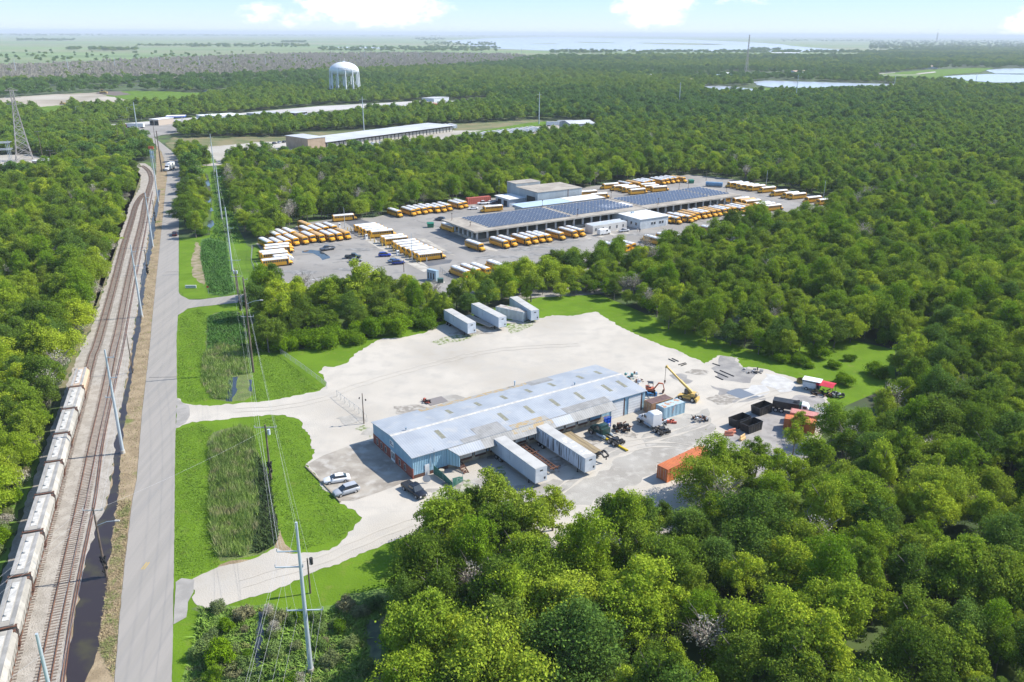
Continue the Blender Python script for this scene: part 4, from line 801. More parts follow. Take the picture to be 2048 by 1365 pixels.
tgt = G(176, 731, 4.4); acc_ = 0                       # the far end of the train
for a, b in zip(left_c[:-1], left_c[1:]):
    dd_ = (a - Vector((tgt.x, tgt.y, 0))).length
    if dd_ < best: best = dd_; end_s = acc_
    acc_ += (b - a).length
hw = None; hcol = ['orange', 'mid', 'mid', 'mid', 'mid', 'mid', 'mid', 'mid', 'mid', 'mid', 'mid']
ordn = ['first', 'second', 'third', 'fourth', 'fifth', 'sixth', 'seventh', 'eighth', 'ninth', 'tenth', 'eleventh', 'twelfth', 'thirteenth', 'fourteenth', 'fifteenth', 'sixteenth', 'seventeenth', 'eighteenth', 'nineteenth', 'twentieth']
first = hopper('covered hopper wagon with orange side at the far end of the train', M_hoporange)
proto_h = hopper('white hopper', M_hop)
for i in range(11):
    s_ = end_s - 6.0 - i * 11.75
    if s_ < 0: break
    p, dr = poly_at(left_c, s_)
    o = first if i == 0 else (proto_h if i == 1 else copy_tree(proto_h))
    o.location = (p.x, p.y, .2); o.rotation_euler = (0, 0, math.atan2(dr.y, dr.x))
    if i: o['label'] = 'dirty white hopper wagon, %s from the far end of the train' % ordn[i]

# ------------------------------------------------------------------ the blue steel warehouse (local frame: x along the dock side, y into the building)
WH = thing('warehouse', 'long blue and brick warehouse with a ribbed pale metal roof and loading docks', 'warehouse', G(826, 959), ALPHA)
WL, WW, WE, WR = 55.6, 17.0, 4.4, 5.15
M_roof = P('ribbed_roof', (.37, .395, .42), (.31, .335, .365), .22, rough=.6, metal=.0, wave=('X', .62, .28), c3=(.40, .405, .40), s3=.5, lo3=.55, hi3=.7)
M_roofs = P('roof_grey_sheet', (.31, .305, .29), (.24, .235, .22), .5, rough=.7, wave=('X', .62, .28))
M_roofrust = P('roof_rust_sheet', (.38, .28, .15), (.33, .32, .29), .9, rough=.8, wave=('X', .62, .28), lo=.45, hi=.55)
M_sky = P('skylight_sheet', (.26, .25, .17), (.18, .175, .13), 2.0, rough=.6)
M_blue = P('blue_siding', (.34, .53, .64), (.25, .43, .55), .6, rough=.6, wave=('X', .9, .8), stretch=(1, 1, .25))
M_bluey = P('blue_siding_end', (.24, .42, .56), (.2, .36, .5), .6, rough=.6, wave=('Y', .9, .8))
M_brick = P('red_brick', (.28, .075, .045), (.2, .055, .04), 2.5, rough=.95, c3=(.33, .13, .09), s3=8, lo3=.5, hi3=.7)
M_door = P('dock_door', (.68, .68, .65), (.56, .56, .53), .8, rough=.6, wave=('Z', .55, .4))
M_beige = P('dock_concrete', (.42, .37, .28), (.28, .22, .14), .8, rough=.95, stretch=(1, 1, .4))
M_brown = P('brown_frame', (.13, .06, .04), (.09, .05, .04), 2, rough=.9)
def wbox(nm, mat, *a, parent=None):
    t_ = MB(); t_.box(*a); return t_.build(nm, mat, parent or WH)
t_ = MB()
for (x0, x1, y0, y1) in ((0, WL, 0, .2), (0, WL, WW - .2, WW)): t_.box(x0, x1, y0, y1, 1.2 if y0 == 0 else 0, WE - .06)
t_.build('wall', M_blue, WH)
t_ = MB(); t_.box(7.3, 45.6, -.05, .19, 0, 1.2); t_.build('dock_wall', M_beige, WH)
t_ = MB(); t_.box(0, 7.3, -.06, .19, 0, .75); t_.build('base_wall', M_brown, WH)
wbox('wall_base_sheet', M_blue, 0, 7.3, -.03, .19, .75, 1.21); wbox('wall_base_sheet', M_blue, 45.6, WL, -.03, .19, 0, 1.21)
t_ = MB()                                        # gable ends
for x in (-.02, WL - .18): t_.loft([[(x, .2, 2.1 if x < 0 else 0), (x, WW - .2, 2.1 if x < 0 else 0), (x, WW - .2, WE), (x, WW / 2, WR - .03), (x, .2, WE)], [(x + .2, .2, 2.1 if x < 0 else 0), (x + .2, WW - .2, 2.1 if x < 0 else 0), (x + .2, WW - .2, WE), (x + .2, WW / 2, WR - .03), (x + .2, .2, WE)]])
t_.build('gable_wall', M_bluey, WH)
t_ = MB(); t_.box(-.06, .16, -.08, WW + .02, 0, 2.1); t_.build('brick_wall', M_brick, WH)
t_ = MB()
for x0, x1 in ((-.25, WL + .25),):
    t_.loft([[(x0, -.35, WE - .03), (x0, WW / 2, WR), (x0, WW + .3, WE), (x0, WW + .3, WE + .1), (x0, WW / 2, WR + .12), (x0, -.35, WE + .08)], [(x1, -.35, WE - .03), (x1, WW / 2, WR), (x1, WW + .3, WE), (x1, WW + .3, WE + .1), (x1, WW / 2, WR + .12), (x1, -.35, WE + .08)]])
rf = t_.build('roof', M_roof, WH)
t_ = MB(); t_.loft([[(x, WW / 2 - .4, WR + .10), (x, WW / 2, WR + .17), (x, WW / 2 + .4, WR + .10)] for x in (-.28, WL + .28)]); t_.build('ridge_cap', M_hatch, rf)
def on_roof(x0, x1, y0, y1, dz=.03, th=.03):
    zz = lambda y: (WE + .09 + (WR - WE + .03) * (y / (WW / 2) if y < WW / 2 else (WW - y) / (WW / 2))) + dz
    t_ = MB(); t_.add([(x0, y0, zz(y0)), (x1, y0, zz(y0)), (x1, y1, zz(y1)), (x0, y1, zz(y1)), (x0, y0, zz(y0) - th), (x1, y0, zz(y0) - th), (x1, y1, zz(y1) - th), (x0, y1, zz(y1) - th)], [(0, 1, 2, 3), (4, 7, 6, 5), (0, 4, 5, 1), (1, 5, 6, 2), (2, 6, 7, 3), (3, 7, 4, 0)]); return t_
for i, x in enumerate([8.2, 22.3, 28.6, 34.9, 41.3, 48.7, 54.0 - 1.2]): on_roof(x - .45, x + .45, 3.0, 6.2).build('skylight', M_sky, rf)
for i, x in enumerate([14.5, 21.2, 27.5, 33.7, 39.8, 47.5, 53.0 - .5]): on_roof(x - .45, x + .45, 11.2, 13.6).build('skylight', M_sky, rf)
on_roof(14.2, 20.3, -.3, 3.6, .045).build('roof_patch', M_roofs, rf); on_roof(10.5, 14.2, -.3, 1.2, .048).build('roof_patch', M_roofs, rf)
on_roof(34.5, 45.8, -.3, 1.9, .045).build('roof_patch', M_roofs, rf); on_roof(21.5, 30, -.3, 1.2, .048).build('roof_patch', M_roofrust, rf)
on_roof(10, 36.5, 15.9, 17.28, .045).build('roof_patch', M_roofrust, rf); on_roof(36, 42, 14.6, 17.28, .047).build('roof_patch', M_roofs, rf)
for x, y in ((3.3, 9.0), (43.5, 9.1), (33, 16.6)):
    t_ = MB(); t_.cyl((x, y, WE + .4), (x, y, WR + .55), .14, n=8); t_.cyl((x, y, WR + .5), (x, y, WR + .68), .22, n=8); t_.build('roof_vent', M_steel, rf)
t_ = MB()                                        # awning over the docks
xa, xb = 7.0, 46.0
t_.add([(xa, -.36, WE - .02), (xb, -.36, WE - .02), (xb, -2.3, 3.30), (xa + 1.5, -2.3, 3.30), (xa, -.36, WE - .09), (xb, -.36, WE - .09), (xb, -2.3, 3.23), (xa + 1.5, -2.3, 3.23)], [(0, 1, 2, 3), (4, 7, 6, 5), (0, 4, 5, 1), (1, 5, 6, 2), (2, 6, 7, 3), (3, 7, 4, 0)])
t_.build('awning', M_roofs, WH)
for (xa_, xb_, mt) in ((7.1, 14, M_roof), (16.4, 21, M_roofs), (21, 30.5, M_roofrust), (30.5, 35, M_roof)):
    t_ = MB(); yy = (-.5, -2.25) if mt is not M_roofrust else (-.4, -1.3); zf = lambda y: WE - .02 - (y + .36) / -1.94 * (WE - 3.32) + .02
    t_.add([(xa_ + (1.4 if xa_ < 8 else 0), yy[1], zf(yy[1])), (xb_, yy[1], zf(yy[1])), (xb_, yy[0], zf(yy[0])), (xa_, yy[0], zf(yy[0]))], [(0, 1, 2, 3)]); t_.build('awning_sheet', mt, WH)
t_ = MB(); t_.loft([[(7.05, -.05, 1.0), (7.05, -.05, 4.3), (8.5, -2.2, 3.25), (8.5, -2.2, 1.0)], [(7.15, -.0, 1.0), (7.15, -.0, 4.3), (8.6, -2.15, 3.25), (8.6, -2.15, 1.0)]]); t_.build('awning_end_wall', M_blue, WH)
doors = [(9.85, 12.4), (12.97, 15.5), (16.3, 18.8), (19.4, 21.7), (22.2, 24.7), (25.4, 27.9), (28.4, 30.8), (31.45, 33.9), (34.4, 36.9), (37.5, 40.0), (40.6, 43.4)]
for i, (x0, x1) in enumerate(doors):
    if i == 10: dmt = P('blue_door', (.10, .26, .42), (.08, .22, .36), 1, rough=.5)
    else: dmt = M_door
    d_ = wbox('dock_door', dmt, x0, x1, -.09, .0, 1.22, 3.15)
    if i == 10: d_['label'] = 'dark blue dock door'
    wbox('door_frame', M_brown, x0 - .16, x0 - .01, -.13, .01, 1.22, 3.3, parent=d_); wbox('door_frame', M_brown, x1 + .01, x1 + .16, -.13, .01, 1.22, 3.3, parent=d_)
    wbox('dock_bumper', M_brown, x0 + .1, x1 - .1, -.22, -.07, .85, 1.18)
for x0, x1 in ((46.3, 49.6), (50.95, 54.4)):
    d_ = wbox('garage_door', P('garage_door', (.74, .74, .73), (.66, .66, .65), .4, rough=.5, wave=('Z', .5, .3)), x0, x1, -.09, .0, .05, 3.85)
    wbox('door_frame', M_brown, x1 + .02, x1 + .3, -.14, .01, 0, 3.95, parent=d_); wbox('door_frame', M_steel, x0 - .12, x0 - .01, -.12, .01, 0, 3.95, parent=d_)
wbox('side_door', M_white, 2.45, 3.35, -.1, -.06, .05, 2.25); wbox('doorway', M_dark, 8.75, 9.5, -.09, .0, 1.2, 3.1)
for y0 in (3.0, 5.2, 11.3, 13.2, 15.1):
    w_ = wbox('window', M_hatch, -.1, -.06, y0 - .35, y0 + .35, .45, 1.75); wbox('pane', M_glass, -.115, -.1, y0 - .24, y0 + .24, .55, 1.65, parent=w_)
d_ = wbox('entrance_door', M_white, -.12, -.06, 7.2, 8.9, .05, 2.15)
for y0 in (7.55, 8.35): wbox('pane', M_glass, -.135, -.12, y0 - .24, y0 + .24, .6, 1.9, parent=d_)
sg = wbox('sign', M_white, -.1, -.03, 7.6, 9.2, 3.0, 4.15)
mk = P('sign_blue', (.02, .03, .12), rough=.6)
wbox('logo', mk, -.115, -.1, 8.4, 8.9, 3.65, 3.95, parent=sg); wbox('lettering', mk, -.115, -.1, 7.75, 9.05, 3.32, 3.5, parent=sg)
for x in (3.6, 4.4): t_ = MB(); t_.cyl((x, -.12, 1.5 if x < 4 else 2.4), (x, -.12, WE + (.7 if x > 4 else -.3)), .05, n=6); t_.build('pipe', M_steel, WH)
def wh(x, y, z=0.0):                              # warehouse frame -> world
    o = G(826, 959); return Vector((o.x + x * math.cos(ALPHA) - y * math.sin(ALPHA), o.y + x * math.sin(ALPHA) + y * math.cos(ALPHA), z))
# dock stair, AC unit, screen fence, dish
st = thing('dock_stair', 'rusty open steel stair leading up to the dark dock doorway', 'stair', wh(9.2, -.9), ALPHA - rad(90))
for y in (-.5, .5): t_ = MB(); t_.bar((0, y, 1.15), (2.6, y, .05), .1, .2); t_.build('stringer', M_rust, st)
for i in range(7): t_ = MB(); t_.box(.2 + .35 * i - .14, .2 + .35 * i + .14, -.5, .5, 1.07 - .15 * i, 1.1 - .15 * i); t_.build('tread', M_rust, st)
t_ = MB(); t_.box(-.8, .1, -.5, .5, 1.08, 1.16); t_.build('landing', M_rust, st)
ac = thing('air_conditioner', 'round grey air conditioning unit beside the blue wall', 'air conditioner', wh(5.3, -1.1), ALPHA)
t_ = MB(); t_.cyl((0, 0, .1), (0, 0, .85), .5, .5, 16); t_.build('casing', P('ac_grille', (.2, .19, .16), rough=.7, wave=('Z', 12, .8)), ac)
t_ = MB(); t_.cyl((0, 0, .85), (0, 0, .93), .52, .45, 16); t_.build('lid', P('ac_lid', (.45, .4, .3), rough=.7), ac)
sf = thing('screen_fence', 'green fabric screen fence sagging beside the warehouse corner', 'fence', wh(4.0, -.5), 0)
M_green = P('green_fabric', (.03, .12, .09), (.05, .16, .12), 2, rough=.9)
a_, b_ = Vector((0, 0, 0)), wh(4.6, -6.5) - wh(4.0, -.5); c_ = wh(7.2, -5.6) - wh(4.0, -.5)
for pa, pb in ((a_, b_), (b_, c_)):
    t_ = MB(); t_.loft([[(p.x, p.y, .1), (p.x + .04, p.y + .04, .1), (p.x + .04, p.y + .04, h_), (p.x, p.y, h_)] for p, h_ in ((pa, 1.9), (pa.lerp(pb, .3), 1.7), (pa.lerp(pb, .6), 1.5), (pb, 1.0))]); t_.build('fabric', M_green, sf)
for p in (a_, a_.lerp(b_, .5), b_, c_): t_ = MB(); t_.cyl((p.x, p.y, 0), (p.x, p.y, 2.0), .035, n=6); t_.build('post', M_steel, sf)
ds = thing('satellite_dish', 'grey satellite dish standing by the warehouse corner', 'satellite dish', wh(1.7, -2.2), 0)
t_ = MB(); t_.cyl((0, 0, 0), (0, 0, .9), .06, n=6); t_.build('mast', M_steel, ds)
t_ = MB()
t_.loft([[(math.cos(a) * r_, -.25 + h_ * .5, 1.0 + math.sin(a) * r_ + h_ * .3) for a in [k * math.pi / 8 for k in range(16)]] for r_, h_ in ((.1, 0), (.45, -.12), (.75, -.35))]); t_.build('reflector', P('dish_grey', (.5, .53, .56), rough=.5), ds)
for k, p in enumerate([(13, -2.6, .0)]): pass
# bent chain-link fence remains in front of the docks
M_mesh = P('chainlink', (.4, .42, .42), rough=.5, metal=.4)
def wire_fence(name, label, pts_, h=1.8, post=2.6, mesh=.55, mat=None):
    f_ = thing(name, label, 'fence'); mt = mat or M_mesh; path = [Vector((p[0], p[1], 0)) for p in pts_]
    n_ = int(plen(path) / post); pw = MB(); last = None
    for i in range(n_ + 1):
        p, _ = poly_at(path, i * post); t_ = MB(); t_.cyl((p.x, p.y, 0), (p.x, p.y, h), .04, n=5); t_.build('post', mt, f_)
        if last is not None:
            for z in (h * .98,): pw.bar((last.x, last.y, z), (p.x, p.y, z), .045)
            k = max(2, int((p - last).length / mesh))
            for j in range(k):
                q0, q1 = last.lerp(p, j / k), last.lerp(p, (j + 1) / k)
                pw.bar((q0.x, q0.y, 0.05), (q1.x, q1.y, h), .018); pw.bar((q1.x, q1.y, 0.05), (q0.x, q0.y, h), .018)
        last = p
    pw.build('wire_mesh', mt, f_); return f_
def gp(*a): return [G(*p) for p in a]
wire_fence('chainlink_fence', 'broken grey chain-link fence between the black pickup and the docks', [wh(5.5, -6.5), wh(6.6, -9), wh(9, -12.5), wh(9.6, -15)], 1.7, 2.2)
wire_fence('chainlink_fence', 'rusty chain-link gate fence beside the yard entrance', gp((674, 794), (690, 808), (715, 826), (735, 845)), 1.6, 2.2, 1.3)
wire_fence('chainlink_fence', 'low chain-link fence along the grass above the yard entrance', gp((561, 708), (600, 735), (640, 765), (655, 778)), 1.4, 3)
wire_fence('chainlink_fence', 'chain-link fence along the left edge of the bus depot', gp((505, 500), (503, 530), (512, 550), (548, 580)), 2.0, 4)
wire_fence('chainlink_fence', 'chain-link fence right of the grey fuel tank in the bus depot', gp((880, 545), (905, 568), (915, 572)), 2.2, 3)
wire_fence('chainlink_fence', 'chain-link fence along the wood behind the depot', gp((655, 439), (745, 434), (770, 428)), 2.0, 5, 1.2)

# ------------------------------------------------------------------ vehicles
def wheel(par, x, y, r=.34, w_=.24, rim=True, name='wheel'):
    t_ = MB(); s_ = 1 if y > 0 else -1; t_.cyl((x, y - s_ * w_ / 2, r), (x, y + s_ * w_ / 2, r), r, n=16); o = t_.build(name, M_tyre, par)
    if rim: t_ = MB(); t_.cyl((x, y + s_ * (w_ / 2 - .02), r), (x, y + s_ * (w_ / 2 + .015), r), r * .6, n=12); t_.build('rim', M_rim, o)
    return o
PAINTS = {}
def paint(n, c, r=.3):
    return P('car_' + n, c, rough=r, spec=.6)
def place(o, a, b=None, z=0.0, heading=None):
    pa = G(*a)
    if b is not None:
        pb = G(*b); o.location = ((pa.x + pb.x) / 2, (pa.y + pb.y) / 2, z); o.rotation_euler = (0, 0, math.atan2(pb.y - pa.y, pb.x - pa.x))
    else: o.location = (pa.x, pa.y, z); o.rotation_euler = (0, 0, heading)
    return o
def car(name, label, cat, color, kind='sedan', group=None, detail=True):
    t_ = thing(name, label, cat, group=group); mt = paint(color[0], color[1])
    if kind == 'sedan':
        body = [(-2.35, .74, .45, .8), (-2.25, .84, .3, .92), (-1.6, .9, .25, .96), (0, .91, .25, .93), (1.2, .9, .25, .9), (2.0, .84, .28, .78), (2.35, .7, .38, .66)]
        cab = [(-1.75, .74, .93, .96), (-1.15, .66, .9, 1.36), (-.4, .64, .9, 1.43), (.3, .64, .9, 1.40), (1.15, .76, .88, .92)]; rf_ = (-1.2, .3, .6, 1.4)
    elif kind == 'suv':
        body = [(-2.3, .8, .45, .95), (-2.2, .88, .32, 1.05), (-1.4, .92, .3, 1.08), (0, .93, .3, 1.05), (1.2, .92, .3, 1.02), (2.0, .86, .32, .92), (2.3, .74, .42, .78)]
        cab = [(-2.15, .74, 1.03, 1.1), (-1.85, .7, 1.0, 1.62), (-.6, .69, 1.0, 1.7), (.35, .68, 1.0, 1.64), (1.2, .8, 1.0, 1.04)]; rf_ = (-1.8, .35, .66, 1.67)
    else:
        body = [(-2.85, .88, .6, 1.12), (-2.8, .95, .5, 1.15), (-.6, .97, .45, 1.15), (-.55, .97, .4, 1.18), (1.4, .97, .4, 1.18), (2.5, .92, .42, 1.1), (2.85, .85, .5, .95)]
        cab = [(-.6, .84, 1.15, 1.2), (-.5, .78, 1.12, 1.85), (.1, .77, 1.12, 1.9), (.8, .76, 1.12, 1.84), (1.55, .86, 1.12, 1.2)]; rf_ = (-.5, .8, .74, 1.87)
    b = MB(); b.loft([rr(*r, .1) for r in body], True); b.build('body', mt, t_)
    c_ = MB(); c_.loft([rr(*r, .02, .1 if r[3] - r[2] > .2 else .01) for r in cab], False); c_.build('windows', M_glass, t_)
    r_ = MB(); r_.loft([rr(rf_[0], rf_[2] - .08, rf_[3] - .04, rf_[3] + .02, .02), rr((rf_[0] + rf_[1]) / 2, rf_[2], rf_[3] - .02, rf_[3] + .06, .02), rr(rf_[1], rf_[2] - .06, rf_[3] - .05, rf_[3] + .02, .02)]); r_.build('roof', mt, t_)
    if kind == 'pickup': bd = MB(); bd.box(-2.7, -.7, -.78, .78, 1.14, 1.165); bd.build('bed', M_dark if color[0] != 'black' else M_black, t_)
    wx = {'sedan': 1.42, 'suv': 1.4, 'pickup': 1.85}[kind]; wr = {'sedan': .33, 'suv': .36, 'pickup': .42}[kind]
    for sx in (-1, 1):
        for sy in (-1, 1): wheel(t_, sx * wx, sy * (.8 if kind != 'pickup' else .86), wr, .24, detail)
    if detail:
        fr = body[-1][0]
        for sy in (-1, 1): h_ = MB(); h_.box(fr - .12, fr + .01, sy * .6 - .14, sy * .6 + .14, body[-1][2] + .1, body[-1][3] - .04); h_.build('headlight', P('lamp_glass', (.7, .7, .7), rough=.1), t_)
        for sy in (-1, 1): h_ = MB(); h_.box(-fr - .01, -fr + .1, sy * .6 - .14, sy * .6 + .14, body[0][2] + .15, body[0][3] - .02); h_.build('tail_light', P('tail_lamp', (.35, .02, .02), rough=.2), t_)
        for sy in (-1, 1): h_ = MB(); h_.box(cab[-1][0] - .45, cab[-1][0] - .25, sy * (cab[-1][1] + .12) - .1, sy * (cab[-1][1] + .12) + .1, 1.0, 1.15); h_.build('mirror', mt, t_)
    return t_
c = car('car', 'white sedan parked on the stained concrete pad beside the silver car', 'car', ('white', (.75, .75, .75))); place(c, (697, 960), (651, 967))
c = car('car', 'silver crossover with roof rails parked nearest the bottom of the concrete pad', 'car', ('silver', (.38, .4, .43)), 'suv'); place(c, (713, 981), (673, 993))
c = car('pickup_truck', 'black double-cab pickup parked at the warehouse corner', 'pickup truck', ('black', (.012, .014, .02)), 'pickup'); place(c, (812, 975), (846, 999))
c.scale = (1.02, 1.02, 1.02)
c = car('car', 'dark red car driving up the road', 'car', ('maroon', (.06, .02, .025)), 'suv'); place(c, (349.5, 477), (350, 466))
for lab, col, kd, a, b in [('dark grey pickup parked beside the puddle in the depot', ('slate', (.07, .085, .11)), 'pickup', (668, 499), (642, 503)),
    ('dark green pickup parked left of the trees in the depot', ('moss', (.05, .065, .06)), 'pickup', (693, 517), (719, 517)),
    ('grey car half hidden by the tree below the green pickup', ('grey', (.2, .21, .2)), 'sedan', (701, 525), (722, 523)),
    ('bright blue crossover parked by the yellow bollards', ('blue', (.01, .04, .3)), 'suv', (758, 514), (781, 513)),
    ('pale blue grey car behind the navy car', ('bluegrey', (.12, .18, .28)), 'sedan', (779, 526), (799, 523)),
    ('navy blue car nearest the depot gate', ('navy', (.01, .025, .16)), 'suv', (785, 530), (808, 528)),
    ('white pickup parked by the red shipping container', ('whitea', (.7, .7, .7)), 'pickup', (975, 409), (958, 410)),
    ('white car behind the white pickup', ('white', (.75, .75, .75)), 'sedan', (985, 407), (972, 408)),
    ('dark maroon car right of the white pickup', ('maroon', (.06, .02, .025)), 'sedan', (1000, 407), (985, 408)),
    ('pale blue car in the row beside the grey building', ('paleblue', (.25, .36, .5)), 'suv', (1000, 406), (1014, 408)),
    ('dark teal car in the row beside the grey building', ('teal', (.02, .05, .07)), 'sedan', (1014, 406), (1025, 407)),
    ('black car at the right end of the row beside the grey building', ('blacka', (.02, .015, .02)), 'sedan', (1024, 404), (1037, 405)),
    ('white sedan driving across the depot behind the solar roof', ('white', (.75, .75, .75)), 'sedan', (954, 419), (938, 420)),
    ('silver hatchback parked in front of the white depot office', ('silver', (.38, .4, .43)), 'sedan', (1256, 463), (1239, 465)),
    ('dark car at the far left corner under the garage roof', ('slate', (.07, .085, .11)), 'suv', (886, 442), (874, 441))]:
    c = car('car' if kd != 'pickup' else 'pickup_truck', lab, 'car' if kd != 'pickup' else 'pickup truck', col, kd, detail=False); place(c, a, b)
for i, (x, y, n_) in enumerate([(549, 289, 'dark'), (560, 287, 'silver'), (569, 286, 'black'), (577, 285, 'black')]):
    c = car('car', ['grey', 'silver', 'black', 'dark'][i] + ' car, %s of the four parked left of the tan brick building' % ordn[i], 'car', ('silver', (.38, .4, .43)) if i == 1 else ('black', (.012, .014, .02)), 'suv', 'cars left of the tan building', False); place(c, (x, y), heading=rad(75))

# ---- school buses
M_bus = P('bus_yellow', (.80, .40, .02), (.70, .34, .02), 1.2, rough=.45, rnd=.10)
M_busw = P('bus_white_roof', (.74, .74, .73), (.62, .62, .60), 1.5, rough=.5, rnd=.06)
M_bust = P('bus_tan_roof', (.66, .40, .15), (.58, .36, .15), 1.0, rough=.6, rnd=.06)
M_trroof0 = P('hatch_grey', (.4, .4, .38), rough=.7)
def make_bus(roof_mat):
    t_ = thing('school_bus', 'x', 'bus', group='x'); L0, L1 = -5.3, 3.9
    b = MB(); b.loft([rr(L0, 1.14, .62, 2.55, .08), rr(L0 + .1, 1.2, .5, 2.62, .08), rr(L1 - .25, 1.2, .5, 2.62, .08), rr(L1, 1.12, .55, 2.3, .08)]); b.build('body', M_bus, t_)
    r = MB(); n_ = 7
    def arc(x, k=1.0, dz=0.0): return [(x, 1.21 * k * math.cos(math.pi * i / n_), 2.56 + dz + .5 * k * math.sin(math.pi * i / n_)) for i in range(n_ + 1)]
    r.loft([arc(L0 + .25, .93, -.03), arc(L0 + .6), arc(L1 - .6), arc(L1 - .25, .95, -.02)], True); r.build('roof', roof_mat, t_)
    r = MB(); r.loft([arc(L0 - .03, .9, -.08), arc(L0 + .24, .99, -.05)], True); r.build('roof_end_cap', M_bus, t_)
    for x in (-2.6, 1.2): r = MB(); r.box(x, x + .6, -.3, .3, 3.03, 3.12); r.build('roof_hatch', M_trroof0, t_)
    r = MB(); r.loft([arc(L1 - .24, .97, -.03), arc(L1 + .05, .86, -.1)], True); r.build('roof_end_cap', M_bus, t_)
    for sy in (-1, 1):
        w_ = MB()
        for i in range(11):
            x = L0 + .55 + i * .74; w_.box(x, x + .58, sy * 1.2 - (.015 if sy < 0 else 0), sy * 1.2 + (.015 if sy > 0 else 0), 1.72, 2.42)
        w_.build('side_windows', M_glass, t_)
        s_ = MB()
        for z in (.78, 1.12, 1.5): s_.box(L0 + .2, L1 - .3, sy * 1.2 - (.02 if sy < 0 else 0), sy * 1.2 + (.02 if sy > 0 else 0), z, z + .05)
        s_.build('rub_rail', M_black, t_)
    h = MB(); h.loft([rr(L1 - .02, 1.0, .55, 1.62, .12), rr(L1 + .7, .95, .55, 1.52, .16), rr(L1 + 1.35, .85, .55, 1.22, .18)], True); h.build('hood', M_bus, t_)
    w_ = MB(); w_.box(L1 - .06, L1 + .03, -1.02, 1.02, 1.66, 2.38); w_.build('windshield', M_glass, t_)
    w_ = MB(); w_.box(L1 + 1.3, L1 + 1.5, -1.1, 1.1, .45, .72); w_.box(L0 - .12, L0 + .02, -1.15, 1.15, .45, .7); w_.build('bumper', M_black, t_)
    w_ = MB(); w_.box(L0 - .03, L0 + .0, -.4, .4, 1.5, 2.4); w_.box(L0 - .03, L0, -1.02, -.55, 1.75, 2.35); w_.box(L0 - .03, L0, .55, 1.02, 1.75, 2.35); w_.build('rear_window', M_glass, t_)
    w_ = MB(); w_.box(L1 - .75, L1 - .1, -1.225, -1.2, .6, 2.4); w_.build('entry_door', M_dark, t_)
    for x, y in ((L1 + .45, .95), (L1 + .45, -.95), (L0 + 2.6, .98), (L0 + 2.6, -.98)): wheel(t_, x, y, .46, .3, False)
    return t_
BUSP = {'w': make_bus(M_busw), 't': make_bus(M_bust)}; BUSU = {'w': False, 't': False}
def bus(a, b, kind, label, group, hd=None, z=2.9):
    pa, pb = G(a[0], a[1], z), G(b[0], b[1], z); v = pb - pa
    if hd is None: hd = math.atan2(v.y, v.x)
    o = BUSP[kind] if not BUSU[kind] else copy_tree(BUSP[kind]); BUSU[kind] = True
    c_ = (pa + pb) / 2; o.location = (c_.x + math.cos(hd) * .5, c_.y + math.sin(hd) * .5, .0); o.rotation_euler = (0, 0, hd); o['label'] = label; o['group'] = group
    return o
HP = rad(-52.5); HA = rad(27)
def zz(o, s): return lambda x, y: (o[0] + x / s, o[1] + y / s)
Z4 = zz((500, 400), 7.877); Z5 = zz((700, 420), 6.827); Z6 = zz((740, 370), 6.4); Z1 = zz((860, 360), 6.4); Z2 = zz((1140, 340), 6.4); Z3 = zz((1400, 330), 6.827)
def row(Z, items, desc, group, hd=None, avg=True):
    hs = []
    for it in items:
        v = G(*Z(*it[1]), 2.9) - G(*Z(*it[0]), 2.9); hs.append(math.atan2(v.y, v.x))
    h_ = hd if hd is not None else sorted(hs)[len(hs) // 2]
    for i, it in enumerate(items):
        k = it[2] if len(it) > 2 else 'w'
        bus(Z(*it[0]), Z(*it[1]), k, ('white-roofed' if k == 'w' else 'tan-roofed') + ' school bus, %s %s' % (ordn[i], desc), group, h_)
row(Z4, [((190, 590), (300, 660)), ((345, 595), (460, 655)), ((460, 565), (590, 640)), ((575, 540), (720, 600)), ((715, 515), (870, 590), 't'), ((835, 490), (985, 560)), ((975, 485), (1130, 555), 't'), ((1130, 475), (1280, 545)), ((1260, 460), (1400, 530)), ((1375, 440), (1530, 515), 't')], 'from the left in the front row by the puddle', 'buses parked by the puddle', HP)
row(Z4, [((320, 480), (430, 540)), ((430, 460), (550, 520)), ((550, 440), (670, 495)), ((820, 400), (940, 470)), ((950, 395), (1090, 455)), ((1060, 365), (1190, 430)), ((1190, 350), (1320, 410))], 'from the left in the back row by the trees', 'buses parked behind the front row', HP)
row(Z4, [((800, 325), (920, 385), 't')], 'and hindmost, tucked against the trees', 'buses tucked against the trees', HP)
row(Z4, [((240, 715), (612, 668)), ((235, 757), (612, 710)), ((155, 812), (545, 768)), ((195, 848), (590, 795)), ((184, 938), (600, 900))], 'from the top in the short stack at the left fence', 'buses stacked at the left fence', HA)
row(Z4, [((1300, 245), (1640, 212))], 'standing alone at the far left by the trees', 'lone bus by the trees', HA)
row(Z5, [((60, 203), (362, 178)), ((110, 220), (420, 195)), ((150, 243), (465, 217)), ((195, 266), (515, 241)), ((270, 288), (595, 260))], 'from the top of the upper diagonal row', 'buses in the upper diagonal row', HA)
row(Z5, [((415, 355), (740, 328)), ((465, 383), (785, 353))], 'of the pair in the middle of the diagonal rows', 'pair of buses between the diagonal rows', HA)
row(Z5, [((575, 428), (910, 393)), ((625, 458), (950, 423)), ((670, 488), (1005, 453)), ((735, 515), (1080, 480)), ((800, 540), (1145, 503)), ((870, 570), (1190, 535)), ((925, 598), (1250, 560))], 'from the top of the lower diagonal row', 'buses in the lower diagonal row', HA)
row(Z5, [((1600, 835), (1420, 757)), ((1730, 800), (1550, 735)), ((1860, 785), (1690, 725)), ((2080, 745), (1920, 688))], 'from the left in the row half hidden by the near trees', 'buses half hidden by the near trees', rad(127.5))
